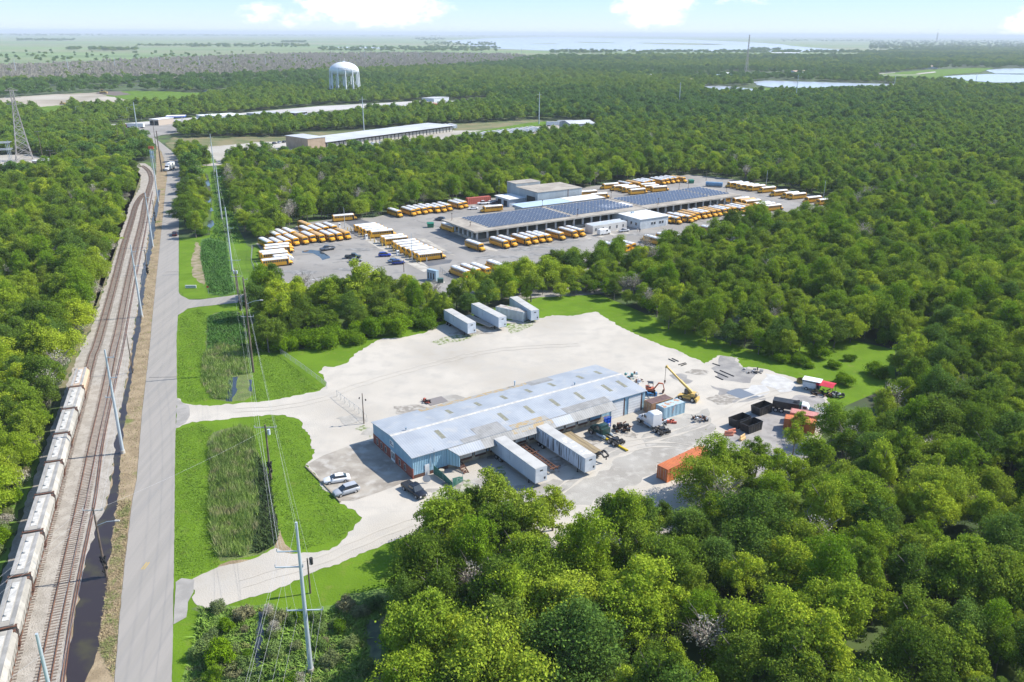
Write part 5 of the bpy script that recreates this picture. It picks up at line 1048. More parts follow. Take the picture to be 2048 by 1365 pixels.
row(Z6, [((255, 290), (370, 335)), ((425, 275), (550, 320)), ((490, 262), (610, 302)), ((575, 255), (695, 295)), ((640, 240), (760, 282)), ((730, 240), (860, 280)), ((810, 232), (945, 272)), ((890, 225), (1010, 248)), ((1040, 195), (1140, 230)), ((1085, 182), (1220, 215))], 'from the left in the row along the north trees', 'buses along the north trees', HP)
row(Z6, [((1690, 252), (1440, 275))], 'standing alone behind the solar roof', 'lone bus behind the solar roof', rad(207))
row(Z1, [((480, 760), (660, 820)), ((790, 720), (980, 787)), ((885, 700), (1085, 770)), ((1060, 680), (1265, 752)), ((1170, 670), (1340, 732)), ((1255, 655), (1430, 715)), ((1330, 645), (1530, 712)), ((1500, 620), (1700, 687)), ((1660, 595), (1870, 662)), ((1760, 580), (1950, 642))], 'from the left in front of the left garage half', 'buses in front of the left garage half', HP)
row(Z1, [((330, 590), (160, 545))], 'peeking out under the left end of the garage roof', 'bus under the left roof end', rad(127))
row(Z2, [((1110, 555), (1260, 602)), ((1230, 570), (1360, 605)), ((1290, 540), (1440, 590)), ((1380, 548), (1510, 592)), ((1410, 520), (1580, 580), 't'), ((1460, 500), (1620, 560), 't'), ((1540, 495), (1700, 550)), ((1590, 485), (1770, 540)), ((1675, 475), (1830, 530), 't'), ((1730, 465), (1900, 520), 't'), ((1810, 455), (1970, 508)), ((1860, 445), (2040, 500)), ((1935, 435), (2100, 492), 't'), ((2040, 440), (2180, 490)), ((2080, 425), (2240, 475)), ((2130, 410), (2320, 465), 't')], 'from the left in front of the right garage half', 'buses in front of the right garage half', HP)
row(Z2, [((615, 158), (415, 185)), ((740, 180), (545, 205)), ((840, 190), (640, 215)), ((885, 205), (690, 228))], 'from the left in the far cluster facing left', 'far cluster facing left', rad(207))
row(Z2, [((770, 250), (955, 232)), ((890, 182), (1100, 160)), ((970, 207), (1115, 180)), ((1040, 218), (1240, 198))], 'from the left in the far cluster facing right', 'far cluster facing right', HA)
row(Z2, [((625, 138), (790, 175)), ((740, 125), (890, 170), 't'), ((830, 120), (960, 155)), ((870, 110), (1010, 145)), ((925, 103), (1070, 135)), ((1040, 95), (1200, 125)), ((1095, 88), (1250, 115)), ((1165, 80), (1310, 108)), ((1225, 70), (1370, 100)), ((1325, 72), (1450, 95), 't')], 'from the left in the farthest row by the wood', 'farthest row by the wood', HP)
row(Z2, [((150, 268), (325, 262)), ((270, 305), (470, 292))], 'of the pair behind the white annex roof', 'pair behind the white annex', HA)
row(Z3, [((490, 452), (640, 435)), ((560, 472), (735, 448), 't'), ((620, 490), (810, 465)), ((770, 517), (935, 497)), ((830, 532), (1000, 510)), ((900, 555), (1090, 530))], 'from the left at the garage right end', 'buses at the right end of the garage', HA)
row(Z3, [((500, 420), (370, 440))], 'showing under the right end of the garage roof', 'bus under the right roof end', rad(207))
row(Z3, [((565, 218), (395, 240)), ((660, 225), (470, 255)), ((715, 245), (530, 270)), ((800, 255), (610, 280)), ((880, 265), (690, 290)), ((1015, 285), (830, 315)), ((1185, 330), (985, 360)), ((1325, 358), (1160, 385)), ((1430, 372), (1240, 400)), ((1640, 418), (1450, 445)), ((1805, 445), (1610, 475))], 'from the left in the upper right row', 'buses in the upper right row', rad(207))
row(Z2, [((630, 975), (460, 915)), ((710, 960), (555, 908)), ((780, 935), (630, 888)), ((1130, 870), (1010, 835)), ((1290, 845), (1170, 808)), ((1370, 830), (1250, 795)), ((1850, 745), (1745, 715))], 'from the left behind the near trees', 'buses behind the near trees', rad(127.5))
# small white shuttle bus in the left stack, white van
vn = thing('shuttle_bus', 'small white shuttle bus among the yellow buses at the left fence', 'bus'); b = MB(); b.loft([rr(-3.4, 1.05, .5, 2.5, .1), rr(-3.3, 1.1, .4, 2.75, .15), rr(1.8, 1.1, .4, 2.75, .15), rr(2.2, 1.0, .4, 2.3, .15), rr(3.4, .95, .4, 1.4, .15)]); b.build('body', M_white, vn)
for sy in (-1, 1): w_ = MB(); w_.box(-2.9, 1.6, sy * 1.1 - .02, sy * 1.1 + .02, 1.5, 2.2); w_.build('side_windows', M_glass, vn)
for x in (-2.2, 2.4):
    for y in (-.95, .95): wheel(vn, x, y, .4, .26, False)
pa = G(*Z4(400, 880), 2.6); pb = G(*Z4(640, 855), 2.6); vn.location = ((pa.x + pb.x) / 2, (pa.y + pb.y) / 2, 0); vn.rotation_euler = (0, 0, HA)
def van(label, a, b):
    t_ = thing('delivery_van', label, 'van'); b_ = MB(); b_.loft([rr(-2.9, .95, .45, 2.3, .12), rr(-2.8, 1.0, .35, 2.45, .15), rr(1.0, 1.0, .35, 2.45, .15), rr(1.7, .9, .35, 1.75, .15), rr(2.7, .88, .35, 1.15, .15), rr(2.85, .8, .45, .9, .1)]); b_.build('body', M_white, t_)
    for sy in (-1, 1): w_ = MB(); w_.box(.3, 1.1, sy * 1.0 - .02, sy * 1.0 + .02, 1.4, 2.05); w_.build('side_window', M_glass, t_)
    w_ = MB(); w_.add([(1.12, -.8, 2.3), (1.12, .8, 2.3), (1.75, .78, 1.72), (1.75, -.78, 1.72)], [(0, 1, 2, 3)]); w_.build('windshield', M_glass, t_)
    for x in (-1.8, 1.8):
        for y in (-.88, .88): wheel(t_, x, y, .36, .24, False)
    return place(t_, a, b)
van('white high-roof van parked before the long white depot office', (1198, 471), (1218, 468))

# ---- shipping containers, box trailers
def container(label, mat, L_=6.1, h_=2.6, name='shipping_container', cat='shipping container', roofm=None, wax='X'):
    t_ = thing(name, label, cat); W_ = 1.22
    b = MB(); n_ = int(L_ / .28)
    for sy in (-1, 1):                              # corrugated sides
        pr = []
        for i in range(n_ + 1):
            x = -L_ / 2 + .12 + (L_ - .24) * i / n_; y = sy * (W_ - (.05 if i % 4 in (1, 2) else 0)); pr.append((x, y))
        b.add([(x, y, .16) for x, y in pr] + [(x, y, h_ - .1) for x, y in pr], [(i, i + 1, n_ + 2 + i, n_ + 1 + i) for i in range(n_)])
    b.box(-L_ / 2, -L_ / 2 + .06, -W_ + .06, W_ - .06, .16, h_ - .1); b.build('side_panels', mat, t_)
    f = MB()
    for x in (-L_ / 2, L_ / 2 - .12):
        for y in (-W_, W_ - .12): f.box(x, x + .12, y, y + .12, 0, h_)
    for y in (-W_ + .005, W_ - .105): f.box(-L_ / 2 + .12, L_ / 2 - .12, y, y + .1, .03, .16); f.box(-L_ / 2 + .12, L_ / 2 - .12, y, y + .1, h_ - .1, h_ - .005)
    f.build('frame', mat, t_)
    r = MB(); r.box(-L_ / 2 + .12, L_ / 2 - .12, -W_ + .1, W_ - .1, h_ - .09, h_ - .03)
    for i in range(int(L_ / .45)): x = -L_ / 2 + .3 + i * .45; r.box(x, x + .2, -W_ + .12, W_ - .12, h_ - .03, h_ - .012)
    r.build('roof', roofm or mat, t_)
    for y in (-.58, .58):
        d_ = MB(); d_.box(L_ / 2 - .07, L_ / 2 - .01, y - .55, y + .55, .14, h_ - .12); d_ = d_.build('door', mat, t_)
        k = MB(); k.cyl((L_ / 2 + .02, y - .2, .2), (L_ / 2 + .02, y - .2, h_ - .2), .025, n=5); k.cyl((L_ / 2 + .02, y + .2, .2), (L_ / 2 + .02, y + .2, h_ - .2), .025, n=5); k.build('lock_rod', M_steel, d_)
    return t_
M_orange = P('orange_paint', (.56, .16, .045), (.46, .13, .04), .8, rough=.6, c3=(.3, .1, .05), s3=2.5, lo3=.6, hi3=.75)
M_redc = P('red_container', (.46, .11, .07), (.38, .09, .06), .6, rough=.7)
M_bluec = P('blue_container', (.30, .45, .53), (.24, .38, .46), .6, rough=.6, c3=(.45, .2, .1), s3=1.0, lo3=.62, hi3=.7, stretch=(1, 1, .3))
M_blueroof = P('blue_rust_roof', (.42, .52, .55), (.45, .24, .13), .9, rough=.7, lo=.52, hi=.58)
M_brownc = P('rusty_container', (.30, .16, .09), (.42, .28, .15), 1.2, rough=.8)
M_brownroof = P('brown_roof', (.17, .10, .09), (.13, .08, .07), .8, rough=.8)
c = container('pale blue shipping container with rust streaks next to the white tractor', M_bluec, 6.1, roofm=M_blueroof); place(c, (1354, 838), (1322, 838)); c.location = G(1340, 829); c.rotation_euler = (0, 0, ALPHA + math.pi)
c = container('rusty brown shipping container behind the pale blue one', M_brownc, 6.1, roofm=M_brownroof); g_ = G(1340, 829); c.location = (g_.x - math.sin(ALPHA) * 3.0 - .6, g_.y + math.cos(ALPHA) * 3.0 - .4, 0); c.rotation_euler = (0, 0, ALPHA + math.pi)
c = container('orange shipping container at the edge of the yard, half hidden by near trees', M_orange, 12.2, 2.75); o_ = G(1313, 957); hd = rad(40); c.location = (o_.x + math.cos(hd) * 6.2 + .7, o_.y + math.sin(hd) * 6.2 - .9, 0); c.rotation_euler = (0, 0, hd + math.pi)
c = container('orange shipping container beside the hook-lift truck', M_orange, 6.1, 2.6); c.location = G(1598, 861); c.rotation_euler = (0, 0, rad(-24))
c = container('faded pink shipping container behind the orange one', P('pink_paint', (.52, .22, .19), (.44, .18, .15), .8, rough=.7), 5.5, 2.4); c.location = G(1606, 846); c.rotation_euler = (0, 0, rad(-24))
c = container('long red shipping container against the north trees of the depot', M_redc, 12.2, 3.0); g_ = G(957, 407); c.location = g_; c.rotation_euler = (0, 0, rad(29))
M_trail = P('trailer_side', (.46, .53, .60), (.38, .45, .53), .5, rough=.5, c3=(.3, .35, .42), s3=1.2, lo3=.6, hi3=.75, stretch=(1, 1, .25))
M_trailw = P('trailer_white', (.62, .66, .70), (.5, .54, .58), .6, rough=.5)
M_traild = P('trailer_grimy', (.46, .52, .59), (.08, .085, .095), .9, rough=.6, stretch=(3.0, 1, .22), lo=.5, hi=.62)
M_trroof = P('trailer_roof', (.46, .45, .42), (.38, .37, .345), .4, rough=.7)
def box_trailer(label, L_=14.6, side=M_trail, group=None, wheels=True, legs=True, top=4.05, bot=1.15, patches=False):
    t_ = thing('box_trailer', label, 'trailer', group=group)
    b = MB(); b.box(-L_ / 2, L_ / 2, -1.27, -1.22, bot, top - .05); b.box(-L_ / 2, L_ / 2, 1.22, 1.27, bot, top - .05); b.box(-L_ / 2 + .01, -L_ / 2 + .06, -1.22, 1.22, bot, top - .05); b.build('side_wall', side, t_)
    b = MB(); b.box(-L_ / 2, L_ / 2, -1.29, -1.27, top - .17, top - .02); b.box(-L_ / 2, L_ / 2, 1.27, 1.29, top - .17, top - .02); b.box(-L_ / 2, L_ / 2, -1.29, -1.27, bot - .02, bot + .13); b.box(-L_ / 2, L_ / 2, 1.27, 1.29, bot - .02, bot + .13)
    for i in range(12): x = -L_ / 2 + L_ * (i + .5) / 12; b.box(x, x + .05, -1.285, -1.27, bot + .13, top - .17)
    b.build('rail_trim', M_steel, t_)
    b = MB(); b.box(-L_ / 2 - .01, L_ / 2 + .01, -1.26, 1.26, top - .05, top); r_ = b.build('roof', M_trroof, t_)
    b = MB(); b.box(L_ / 2 - .04, L_ / 2 + .03, -1.24, 1.24, bot, top - .06); f_ = b.build('front_wall', M_trailw, t_)
    b = MB(); b.box(L_ / 2 + .03, L_ / 2 + .05, -.3, .35, top - .75, top - .5); b.box(L_ / 2 + .03, L_ / 2 + .05, .6, .95, bot + .4, bot + .85); b.build('marking', M_black, f_)
    b = MB(); b.box(-L_ / 2 + .1, L_ / 2 - .1, -1.2, 1.2, bot - .12, bot); b.box(-L_ / 2 + .2, -L_ / 2 + 4, -.5, .5, .75, bot - .12); b.build('floor_frame', M_dark, t_)
    if patches:
        r = random.Random(4)
        for i in range(11): p = MB(); x = r.uniform(-1, L_ / 2 - .8); y = r.uniform(-.8, .7); p.box(x, x + r.uniform(.2, .5), y, y + r.uniform(.4, 1.0), top + .001 + i * .001, top + .012 + i * .001); p.build('roof_patch', M_white, r_)
    if legs:
        for y in (-.9, .9): b = MB(); b.box(L_ / 2 - 2.6, L_ / 2 - 2.45, y - .07, y + .07, .05, bot - .1); b.box(L_ / 2 - 2.7, L_ / 2 - 2.35, y - .15, y + .15, 0, .06); b.build('landing_leg', M_dark, t_)
    if wheels:
        for x in (-L_ / 2 + 1.5, -L_ / 2 + 2.8):
            for y in (-1.0, 1.0): wheel(t_, x, y, .5, .45)
    return t_
# docked trailers: rear against the dock, nose towards the camera
HD = ALPHA - rad(90)
def dock(o, x, L_, off=.3): p = wh(x, -(L_ / 2 + off)); o.location = p; o.rotation_euler = (0, 0, HD)
t_ = box_trailer('pale blue white box trailer backed onto the dock, nearer of the docked pair', 14.6); dock(t_, 17.9, 14.6)
t_ = box_trailer('grimy streaked box trailer with patched roof backed onto the dock', 16.2, M_traild, patches=True); dock(t_, 27.7, 16.2)
for lab, a, b, L_ in [('light blue box trailer, leftmost of those parked below the thicket', (896, 619), (943, 646), 13.6), ('light blue box trailer, second from the left below the thicket', (953, 608), (1002, 633), 14.6), ('weathered white box trailer with torn side, rightmost below the thicket', (1027, 592), (1070, 619), 14.0)]:
    t_ = box_trailer(lab, L_); pa, pb = G(*a, 4.0), G(*b, 4.0); hd = math.atan2(pb.y - pa.y, pb.x - pa.x); mid = (pa + pb) / 2; t_.location = (mid.x, mid.y, 0 if 'torn' not in lab else -.3); t_.rotation_euler = (0, 0, hd)
c = container('white shipping container overgrown with vines between the parked trailers', P('offwhite_container', (.55, .58, .58), (.42, .44, .44), .8, rough=.6, stretch=(1, 1, .3)), 9.5, 2.9, roofm=P('dirty_roof', (.3, .25, .2), (.45, .43, .4), 1, rough=.9)); pa, pb = G(1000, 612, 2.9), G(1048, 622, 2.9); c.location = ((pa.x + pb.x) / 2, (pa.y + pb.y) / 2, 0); c.rotation_euler = (0, 0, math.atan2(pb.y - pa.y, pb.x - pa.x))
fb = thing('flatbed_trailer', 'empty grey flatbed trailer between the two light blue trailers', 'trailer'); b = MB(); b.box(-6, 6, -1.2, 1.2, 1.0, 1.15); b.build('deck', P('old_deck', (.36, .32, .27), (.25, .22, .18), 1.5, rough=.9, stretch=(.3, 4, 1)), fb)
b = MB(); b.box(-6, 6, -.6, -.45, .75, 1.0); b.box(-6, 6, .45, .6, .75, 1.0); b.build('frame', M_dark, fb)
for x in (-5, -3.8):
    for y in (-1, 1): wheel(fb, x, y, .48, .4)
pa, pb = G(935, 632, 1.1), G(984, 652, 1.1); fb.location = ((pa.x + pb.x) / 2, (pa.y + pb.y) / 2, 0); fb.rotation_euler = (0, 0, math.atan2(pb.y - pa.y, pb.x - pa.x))
# bare container chassis between the docked trailers
ch = thing('chassis_trailer', 'rusty bare skeletal trailer chassis between the docked trailers', 'trailer'); b = MB()
for y in (-.42, .42): b.box(-5.6, 5.6, y - .08, y + .08, .9, 1.2)
for i in range(13): x = -5.5 + i * .9; b.box(x - .06, x + .06, -.34, .34, 1.0, 1.14)
for x in (-5.4, -1.5, 5.4): b.box(x - .12, x + .12, -1.2, 1.2, 1.2, 1.34)
b.build('frame', M_rust, ch)
for x in (-4.4, -3.2):
    for y in (-1, 1): wheel(ch, x, y, .5, .42)
b = MB(); b.box(3.1, 3.3, -.9, -.75, .05, .9); b.box(3.1, 3.3, .75, .9, .05, .9); b.build('landing_leg', M_rust, ch); dock(ch, 23.0, 12.4, .6)
# long low gooseneck trailer with wooden deck
gn = thing('gooseneck_trailer', 'long wooden-decked gooseneck trailer beside the grimy trailer', 'trailer'); b = MB(); b.box(-6.2, 4.6, -1.25, 1.25, .95, 1.07); b.build('deck', P('plank_deck', (.34, .27, .15), (.2, .15, .09), .8, rough=.95, stretch=(.2, 5, 1), c3=(.12, .09, .06), s3=1.2, lo3=.55, hi3=.7), gn)
b = MB(); b.box(-6.2, 4.6, -1.28, -1.2, .7, .94); b.box(-6.2, 4.6, 1.2, 1.28, .7, .94); b.box(-6.2, 4.6, -.5, -.35, .6, .94); b.box(-6.2, 4.6, .35, .5, .6, .94)
b.build('frame', M_rust, gn); b = MB()
for y in (-.55, .55): b.loft([[(x, y - .12, z), (x, y + .12, z), (x, y + .12, z + .35), (x, y - .12, z + .35)] for x, z in ((4.5, .8), (4.9, 1.2), (5.5, 1.75), (6.3, 1.7), (7.0, 1.35))])
b.box(4.6, 5.0, -.9, .9, .8, 1.3); b.cyl((7.0, 0, .8), (7.0, 0, 1.6), .12, n=8); b.box(6.8, 7.1, -.55, .55, 1.3, 1.45); b.build('gooseneck', M_black, gn)
for x in (-4.4, -3.4):
    for y in (-.95, .95): wheel(gn, x, y, .42, .4)
p = wh(33.3, -7.3); gn.location = p; gn.rotation_euler = (0, 0, HD)
# tractors
def tractor(label, col, sleeper=True, hood=True):
    t_ = thing('semi_truck', label, 'truck'); mt = paint(*col)
    b = MB(); b.box(-4.2, 2.2, -.5, -.36, .75, 1.0); b.box(-4.2, 2.2, .36, .5, .75, 1.0)
    for x in (-4.0, -3.0, -2.0): b.box(x - .08, x + .08, -.36, .36, .8, .95)
    b.build('frame', M_black, t_)
    b = MB(); b.loft([rr(2.0, 1.1, .9, 2.0, .18), rr(3.2, 1.0, .8, 1.75, .22), rr(3.75, .8, .7, 1.45, .2)], True)
    for sy in (-1, 1): b.loft([rr(2.4, .3, .5, 1.25, .1), rr(3.0, .3, .6, 1.45, .1), rr(3.7, .28, .5, 1.1, .1)][0:0] or [[(x, sy * 1.0 + dy, z) for dy, z in ((-.22, z0), (.22, z0), (.22, z1), (-.22, z1))] for x, z0, z1 in ((2.35, .9, 1.2), (2.8, 1.1, 1.35), (3.4, 1.0, 1.3), (3.75, .6, 1.0))])
    b.build('hood', mt, t_)
    b = MB(); b.loft([rr(.35, 1.15, .9, 3.0 if sleeper else 2.7, .15), rr(1.3, 1.13, .9, 2.85, .2), rr(1.62, 1.1, .9, 2.65, .2), rr(2.05, 1.05, .9, 2.0, .12)], True); cb = b.build('cab', mt, t_)
    if sleeper: b = MB(); b.loft([rr(-1.5, 1.15, .9, 3.55, .16), rr(-1.3, 1.2, .9, 3.75, .2), rr(.0, 1.2, .9, 3.8, .25), rr(.7, 1.1, .9, 3.5, .3), rr(1.3, .9, 1.5, 2.9, .3)], True); b.build('sleeper', mt, t_)
    else: b = MB(); b.box(-.3, .34, -1.05, 1.05, .9, 2.2); b.build('cab_back', mt, t_)
    b = MB(); b.add([(1.68, -.95, 2.6), (1.68, .95, 2.6), (2.1, .98, 2.05), (2.1, -.98, 2.05)], [(0, 1, 2, 3)]); b.build('windshield', M_glass, t_)
    for sy in (-1, 1):
        b = MB(); b.box(.65, 1.5, sy * 1.16 - .01, sy * 1.16 + .01, 1.95, 2.55); b.build('side_window', M_glass, t_)
        b = MB(); b.box(1.75, 1.85, sy * 1.4 - .12, sy * 1.4 + .12, 1.9, 2.5); b.bar((1.8, sy * 1.1, 2.2), (1.8, sy * 1.35, 2.2), .04); b.build('mirror', M_black, t_)
        b = MB(); b.cyl((-.9, sy * .95, .75), (1.4, sy * .95, .75), .3, n=14); b.build('fuel_tank', M_steel, t_)
    b = MB(); b.box(3.7, 3.95, -1.15, 1.15, .4, .72); b.build('bumper', mt if sleeper else M_black, t_)
    b = MB(); b.cyl((-2.8, 0, 1.05), (-2.8, 0, 1.15), .55, n=16); b.box(-3.5, -2.1, -.4, .4, .98, 1.06); b.build('coupling', M_black, t_)
    b = MB(); b.box(-4.3, -4.2, -1.1, 1.1, .7, .95); b.box(-4.4, -4.3, -1.2, -.6, .3, .9); b.box(-4.4, -4.3, .6, 1.2, .3, .9); b.build('mud_guard', M_black, t_)
    for y in (-1.0, 1.0): wheel(t_, 3.0, y, .5, .3)
    for x in (-2.2, -3.5):
        for y in (-.95, .95): wheel(t_, x, y, .5, .55)
    return t_
t_ = tractor('white semi tractor with high sleeper cab beside the pale blue container', ('white', (.75, .75, .75))); place(t_, (1326, 868), (1284, 842)); 
t_ = tractor('dark green semi tractor without trailer parked by the dock', ('darkgreen', (.012, .045, .04)), False); place(t_, (1236, 890), (1186, 864))
# yellow mobile crane
M_yel = P('crane_yellow', (.60, .40, .10), (.52, .35, .11), 1.5, rough=.6, c3=(.25, .15, .06), s3=4, lo3=.62, hi3=.72)
cr_ = thing('mobile_crane', 'old yellow mobile crane with raised boom and hanging hook', 'crane', G(1375, 800), rad(150))
b = MB(); b.box(-2.6, 2.6, -1.15, 1.15, .8, 1.15); b.box(-1.2, 1.2, -1.2, 1.2, 1.15, 1.35); b.box(-3.0, -2.6, -1.3, 1.3, .3, 1.3); b.build('chassis', M_yel, cr_)
for x in (-1.7, 1.7):
    for y in (-1.1, 1.1): wheel(cr_, x, y, .65, .5)
b = MB(); b.cyl((0, 0, 1.3), (0, 0, 1.5), .9, n=16); b.box(-1.9, 1.0, -.9, .9, 1.5, 1.75); b.box(-2.1, -1.0, -1.0, 1.0, 1.6, 2.5); b.box(-.6, .3, -.95, -.4, 1.75, 3.0); b.build('turret', M_yel, cr_)
b = MB(); b.loft([rr(.9, .45, 1.75, 2.5, .05), rr(1.0, .45, 1.7, 3.1, .05), rr(.0, .42, 1.75, 3.2, .05)]); b.build('cab', M_glass, cr_)
b = MB(); pA, pB, pC = Vector((-1.2, .1, 2.5)), Vector((2.6, .1, 5.4)), Vector((6.6, .1, 8.6)); b.bar(pA, pB, .62, .55); b.build('boom', M_yel, cr_); b = MB(); b.bar(pB - (pB - pA) * .05, pC, .42, .4); b.cyl(pC + Vector((0, -.3, .1)), pC + Vector((0, .3, .1)), .28, n=12); b.box(pC.x - .3, pC.x + .4, -.25, .45, pC.z - .35, pC.z); b.build('boom', M_yel, cr_)
b = MB(); b.bar((.2, .1, 1.9), pA.lerp(pB, .55), .2); b.build('boom_ram', M_steel, cr_)
b = MB(); b.cyl((-2.3, -1.1, 2.0), (-2.3, .5, 2.0), .55, n=14); b.build('winch_drum', P('winch', (.35, .3, .22), rough=.7), cr_)
b = MB(); b.tube([(pC.x + .25, 0, pC.z), (pC.x + .25, 0, 4.4)], .03); b.tube([(pC.x + .25, .25, pC.z), (pC.x + .25, .25, 4.4)], .03); b.build('cable', M_dark, cr_); b = MB(); b.box(pC.x + .05, pC.x + .45, -.05, .3, 3.8, 4.4); b.cyl((pC.x + .25, .12, 3.4), (pC.x + .25, .12, 3.8), .1, n=6); b.build('hook_block', M_rust, cr_)
# orange mini excavator
cr_.scale = (.8, .8, .8)
ex_ = thing('excavator', 'orange mini excavator with canopy and bent arm behind the warehouse end', 'excavator', G(1301, 786), rad(-8))
M_exo = P('excavator_orange', (.55, .13, .05), rough=.5)
for y in (-.65, .65): b = MB(); b.loft([rr(-1.1, .18, .15, .45, .1), rr(-.8, .18, 0, .6, .1), rr(.8, .18, 0, .6, .1), rr(1.1, .18, .15, .45, .1)]); o = b.build('track', M_tyre, ex_); o.location.y = y
b = MB(); b.box(-1.1, .7, -.7, .7, .7, 1.25); b.box(-1.2, -.5, -.65, .65, 1.25, 1.6); b.build('body', M_exo, ex_)
b = MB(); b.box(-.7, .5, -.6, .6, 2.5, 2.6); b.build('canopy', M_black, ex_); b = MB()
for x in (-.65, .45):
    for y in (-.55, .55): b.bar((x, y, 1.2), (x, y, 2.5), .07)
b.build('canopy_post', M_black, ex_); b = MB(); b.box(-.4, .1, -.25, .25, 1.25, 1.4); b.box(-.45, -.35, -.25, .25, 1.4, 1.9); b.build('seat', M_black, ex_)
b = MB(); b.bar((.7, 0, 1.0), (1.7, 0, 2.5), .26); b.bar((1.65, 0, 2.5), (2.6, 0, 2.4), .24); b.build('boom', M_exo, ex_); b = MB(); b.bar((2.6, 0, 2.45), (3.0, 0, 1.0), .2); b.build('arm', M_exo, ex_); b = MB(); b.loft([[(2.7, -.3, .9), (3.1, -.3, 1.0), (3.1, .3, 1.0), (2.7, .3, .9)], [(2.5, -.3, .3), (2.9, -.3, .2), (2.9, .3, .2), (2.5, .3, .3)]]); b.build('bucket', M_rust, ex_); b = MB(); b.box(-1.7, -1.5, -.8, .8, .1, .5); b.bar((-1.5, 0, .3), (-.9, 0, .5), .15); b.build('blade', M_exo, ex_)
# skips
M_skip = P('skip_black', (.012, .013, .016), (.03, .028, .026), 1.5, rough=.45)
def skip(label, loc, hd, L_=4.4, W_=2.3, h_=1.9):
    t_ = thing('skip_bin', label, 'skip', loc, hd, 'open black skips'); k = .42
    for nm, quad in (('side_wall', [(-L_ / 2 + k, -W_ / 2, 0), (L_ / 2 - k * .3, -W_ / 2, 0), (L_ / 2, -W_ / 2, h_), (-L_ / 2, -W_ / 2, h_)]), ('side_wall', [(-L_ / 2 + k, W_ / 2, 0), (L_ / 2 - k * .3, W_ / 2, 0), (L_ / 2, W_ / 2, h_), (-L_ / 2, W_ / 2, h_)])):
        s_ = .06 if quad[0][1] < 0 else -.06; b = MB(); b.loft([quad, [(x, y + s_, z) for x, y, z in quad]])
        for i in range(5): x = -L_ / 2 + .8 + i * .75; yy = quad[0][1] - s_ * .7; b.box(x, x + .1, min(yy, quad[0][1]), max(yy, quad[0][1]), .1, h_ - .05)
        b.build(nm, M_skip, t_)
    for q in ([(-L_ / 2 + k, -W_ / 2 + .06, 0), (-L_ / 2 + k, W_ / 2 - .06, 0), (-L_ / 2, W_ / 2 - .06, h_), (-L_ / 2, -W_ / 2 + .06, h_)], [(L_ / 2 - k * .3 - .06, -W_ / 2 + .06, 0), (L_ / 2 - k * .3 - .06, W_ / 2 - .06, 0), (L_ / 2 - .06, W_ / 2 - .06, h_), (L_ / 2 - .06, -W_ / 2 + .06, h_)]):
        b = MB(); b.loft([q, [(x + .06, y, z) for x, y, z in q]]); b.build('end_wall', M_skip, t_)
    b = MB(); b.box(-L_ / 2 + k + .05, L_ / 2 - k * .3 - .06, -W_ / 2 + .06, W_ / 2 - .06, .04, .1); b.build('floor', M_dark, t_)
    b = MB()
    for y in (-W_ / 2 - .03, W_ / 2 - .05): b.box(-L_ / 2, L_ / 2, y, y + .08, h_, h_ + .08)
    for x in (-L_ / 2, L_ / 2 - .08): b.box(x, x + .08, -W_ / 2 + .05, W_ / 2 - .05, h_ + .002, h_ + .078)
    b.build('rim', M_skip, t_); return t_
HS = rad(35)
skip('open black skip, upper right of the three', G(1522, 826), HS); skip('open black skip, leftmost of the three', G(1478, 851), HS); skip('open black skip, lowest of the three', G(1501, 861), HS)
# hook-lift truck carrying a skip, mostly behind a tree
hk = thing('hooklift_truck', 'dark green hook-lift truck with white cab carrying a black skip', 'truck', G(1583, 826), rad(-25))
b = MB(); b.box(-4.2, 3.6, -.5, .5, .8, 1.05); b.build('frame', M_black, hk); b = MB(); b.loft([rr(-4, 1.2, 1.1, 2.6, .05), rr(1.4, 1.2, 1.1, 2.6, .05)]); b.build('skip_body', M_skip, hk)
b = MB(); b.loft([rr(1.9, 1.1, .9, 2.7, .15), rr(3.0, 1.1, .9, 2.6, .2), rr(3.4, 1.05, .9, 2.0, .15)]); b.build('cab', M_white, hk); b = MB(); b.loft([rr(3.4, 1.0, .8, 1.8, .15), rr(4.6, .9, .8, 1.5, .2)]); b.build('hood', paint('darkgreen', (.012, .045, .04)), hk)
b = MB(); b.box(1.45, 1.85, -1.0, 1.0, 1.1, 2.5); b.build('headboard', M_green, hk); b = MB(); b.bar((-4.8, -.4, .9), (1.3, -.4, 3.0), .15); b.bar((-4.8, .4, .9), (1.3, .4, 3.0), .15); b.build('lift_arm', M_black, hk); b = MB(); b.box(2.2, 3.0, -1.12, -1.1, 1.8, 2.4); b.box(2.2, 3.0, 1.1, 1.12, 1.8, 2.4); b.build('side_window', M_glass, hk); b = MB(); b.cyl((1.7, -1.0, 1.5), (1.7, -1.0, 3.6), .07, n=6); b.build('exhaust', M_black, hk)
for x in (-3.2, -2.0, 3.6):
    for y in (-1, 1): wheel(hk, x, y, .5, .4)
# white trailer with roof, red tarp over machinery, junk
wt = thing('job_trailer', 'small white box trailer with flat roof at the right end of the yard', 'trailer', G(1622, 779), rad(-30))
b = MB(); b.box(-1.8, 1.2, -1.0, 1.0, .6, 1.9); b.build('body', M_trailw, wt); b = MB(); b.box(-2.0, 2.1, -1.3, 1.3, 2.4, 2.5); b.build('roof', M_white, wt); b = MB()
for x in (-1.9, 1.9):
    for y in (-1.2, 1.2): b.bar((x, y, .6), (x, y, 2.4), .07)
b.box(-1.9, 1.9, -1.25, -1.2, .55, .6); b.build('roof_post', M_steel, wt); b = MB(); b.box(1.2, 1.9, -.9, .9, .6, 1.5); b.build('cabinet', M_dark, wt)
for x in (-.9, .9):
    for y in (-1.1, 1.1): wheel(wt, x, y, .38, .25)
rt = thing('tarp_canopy', 'bright red tarp roof over dark machinery', 'canopy', G(1650, 785), rad(-35))
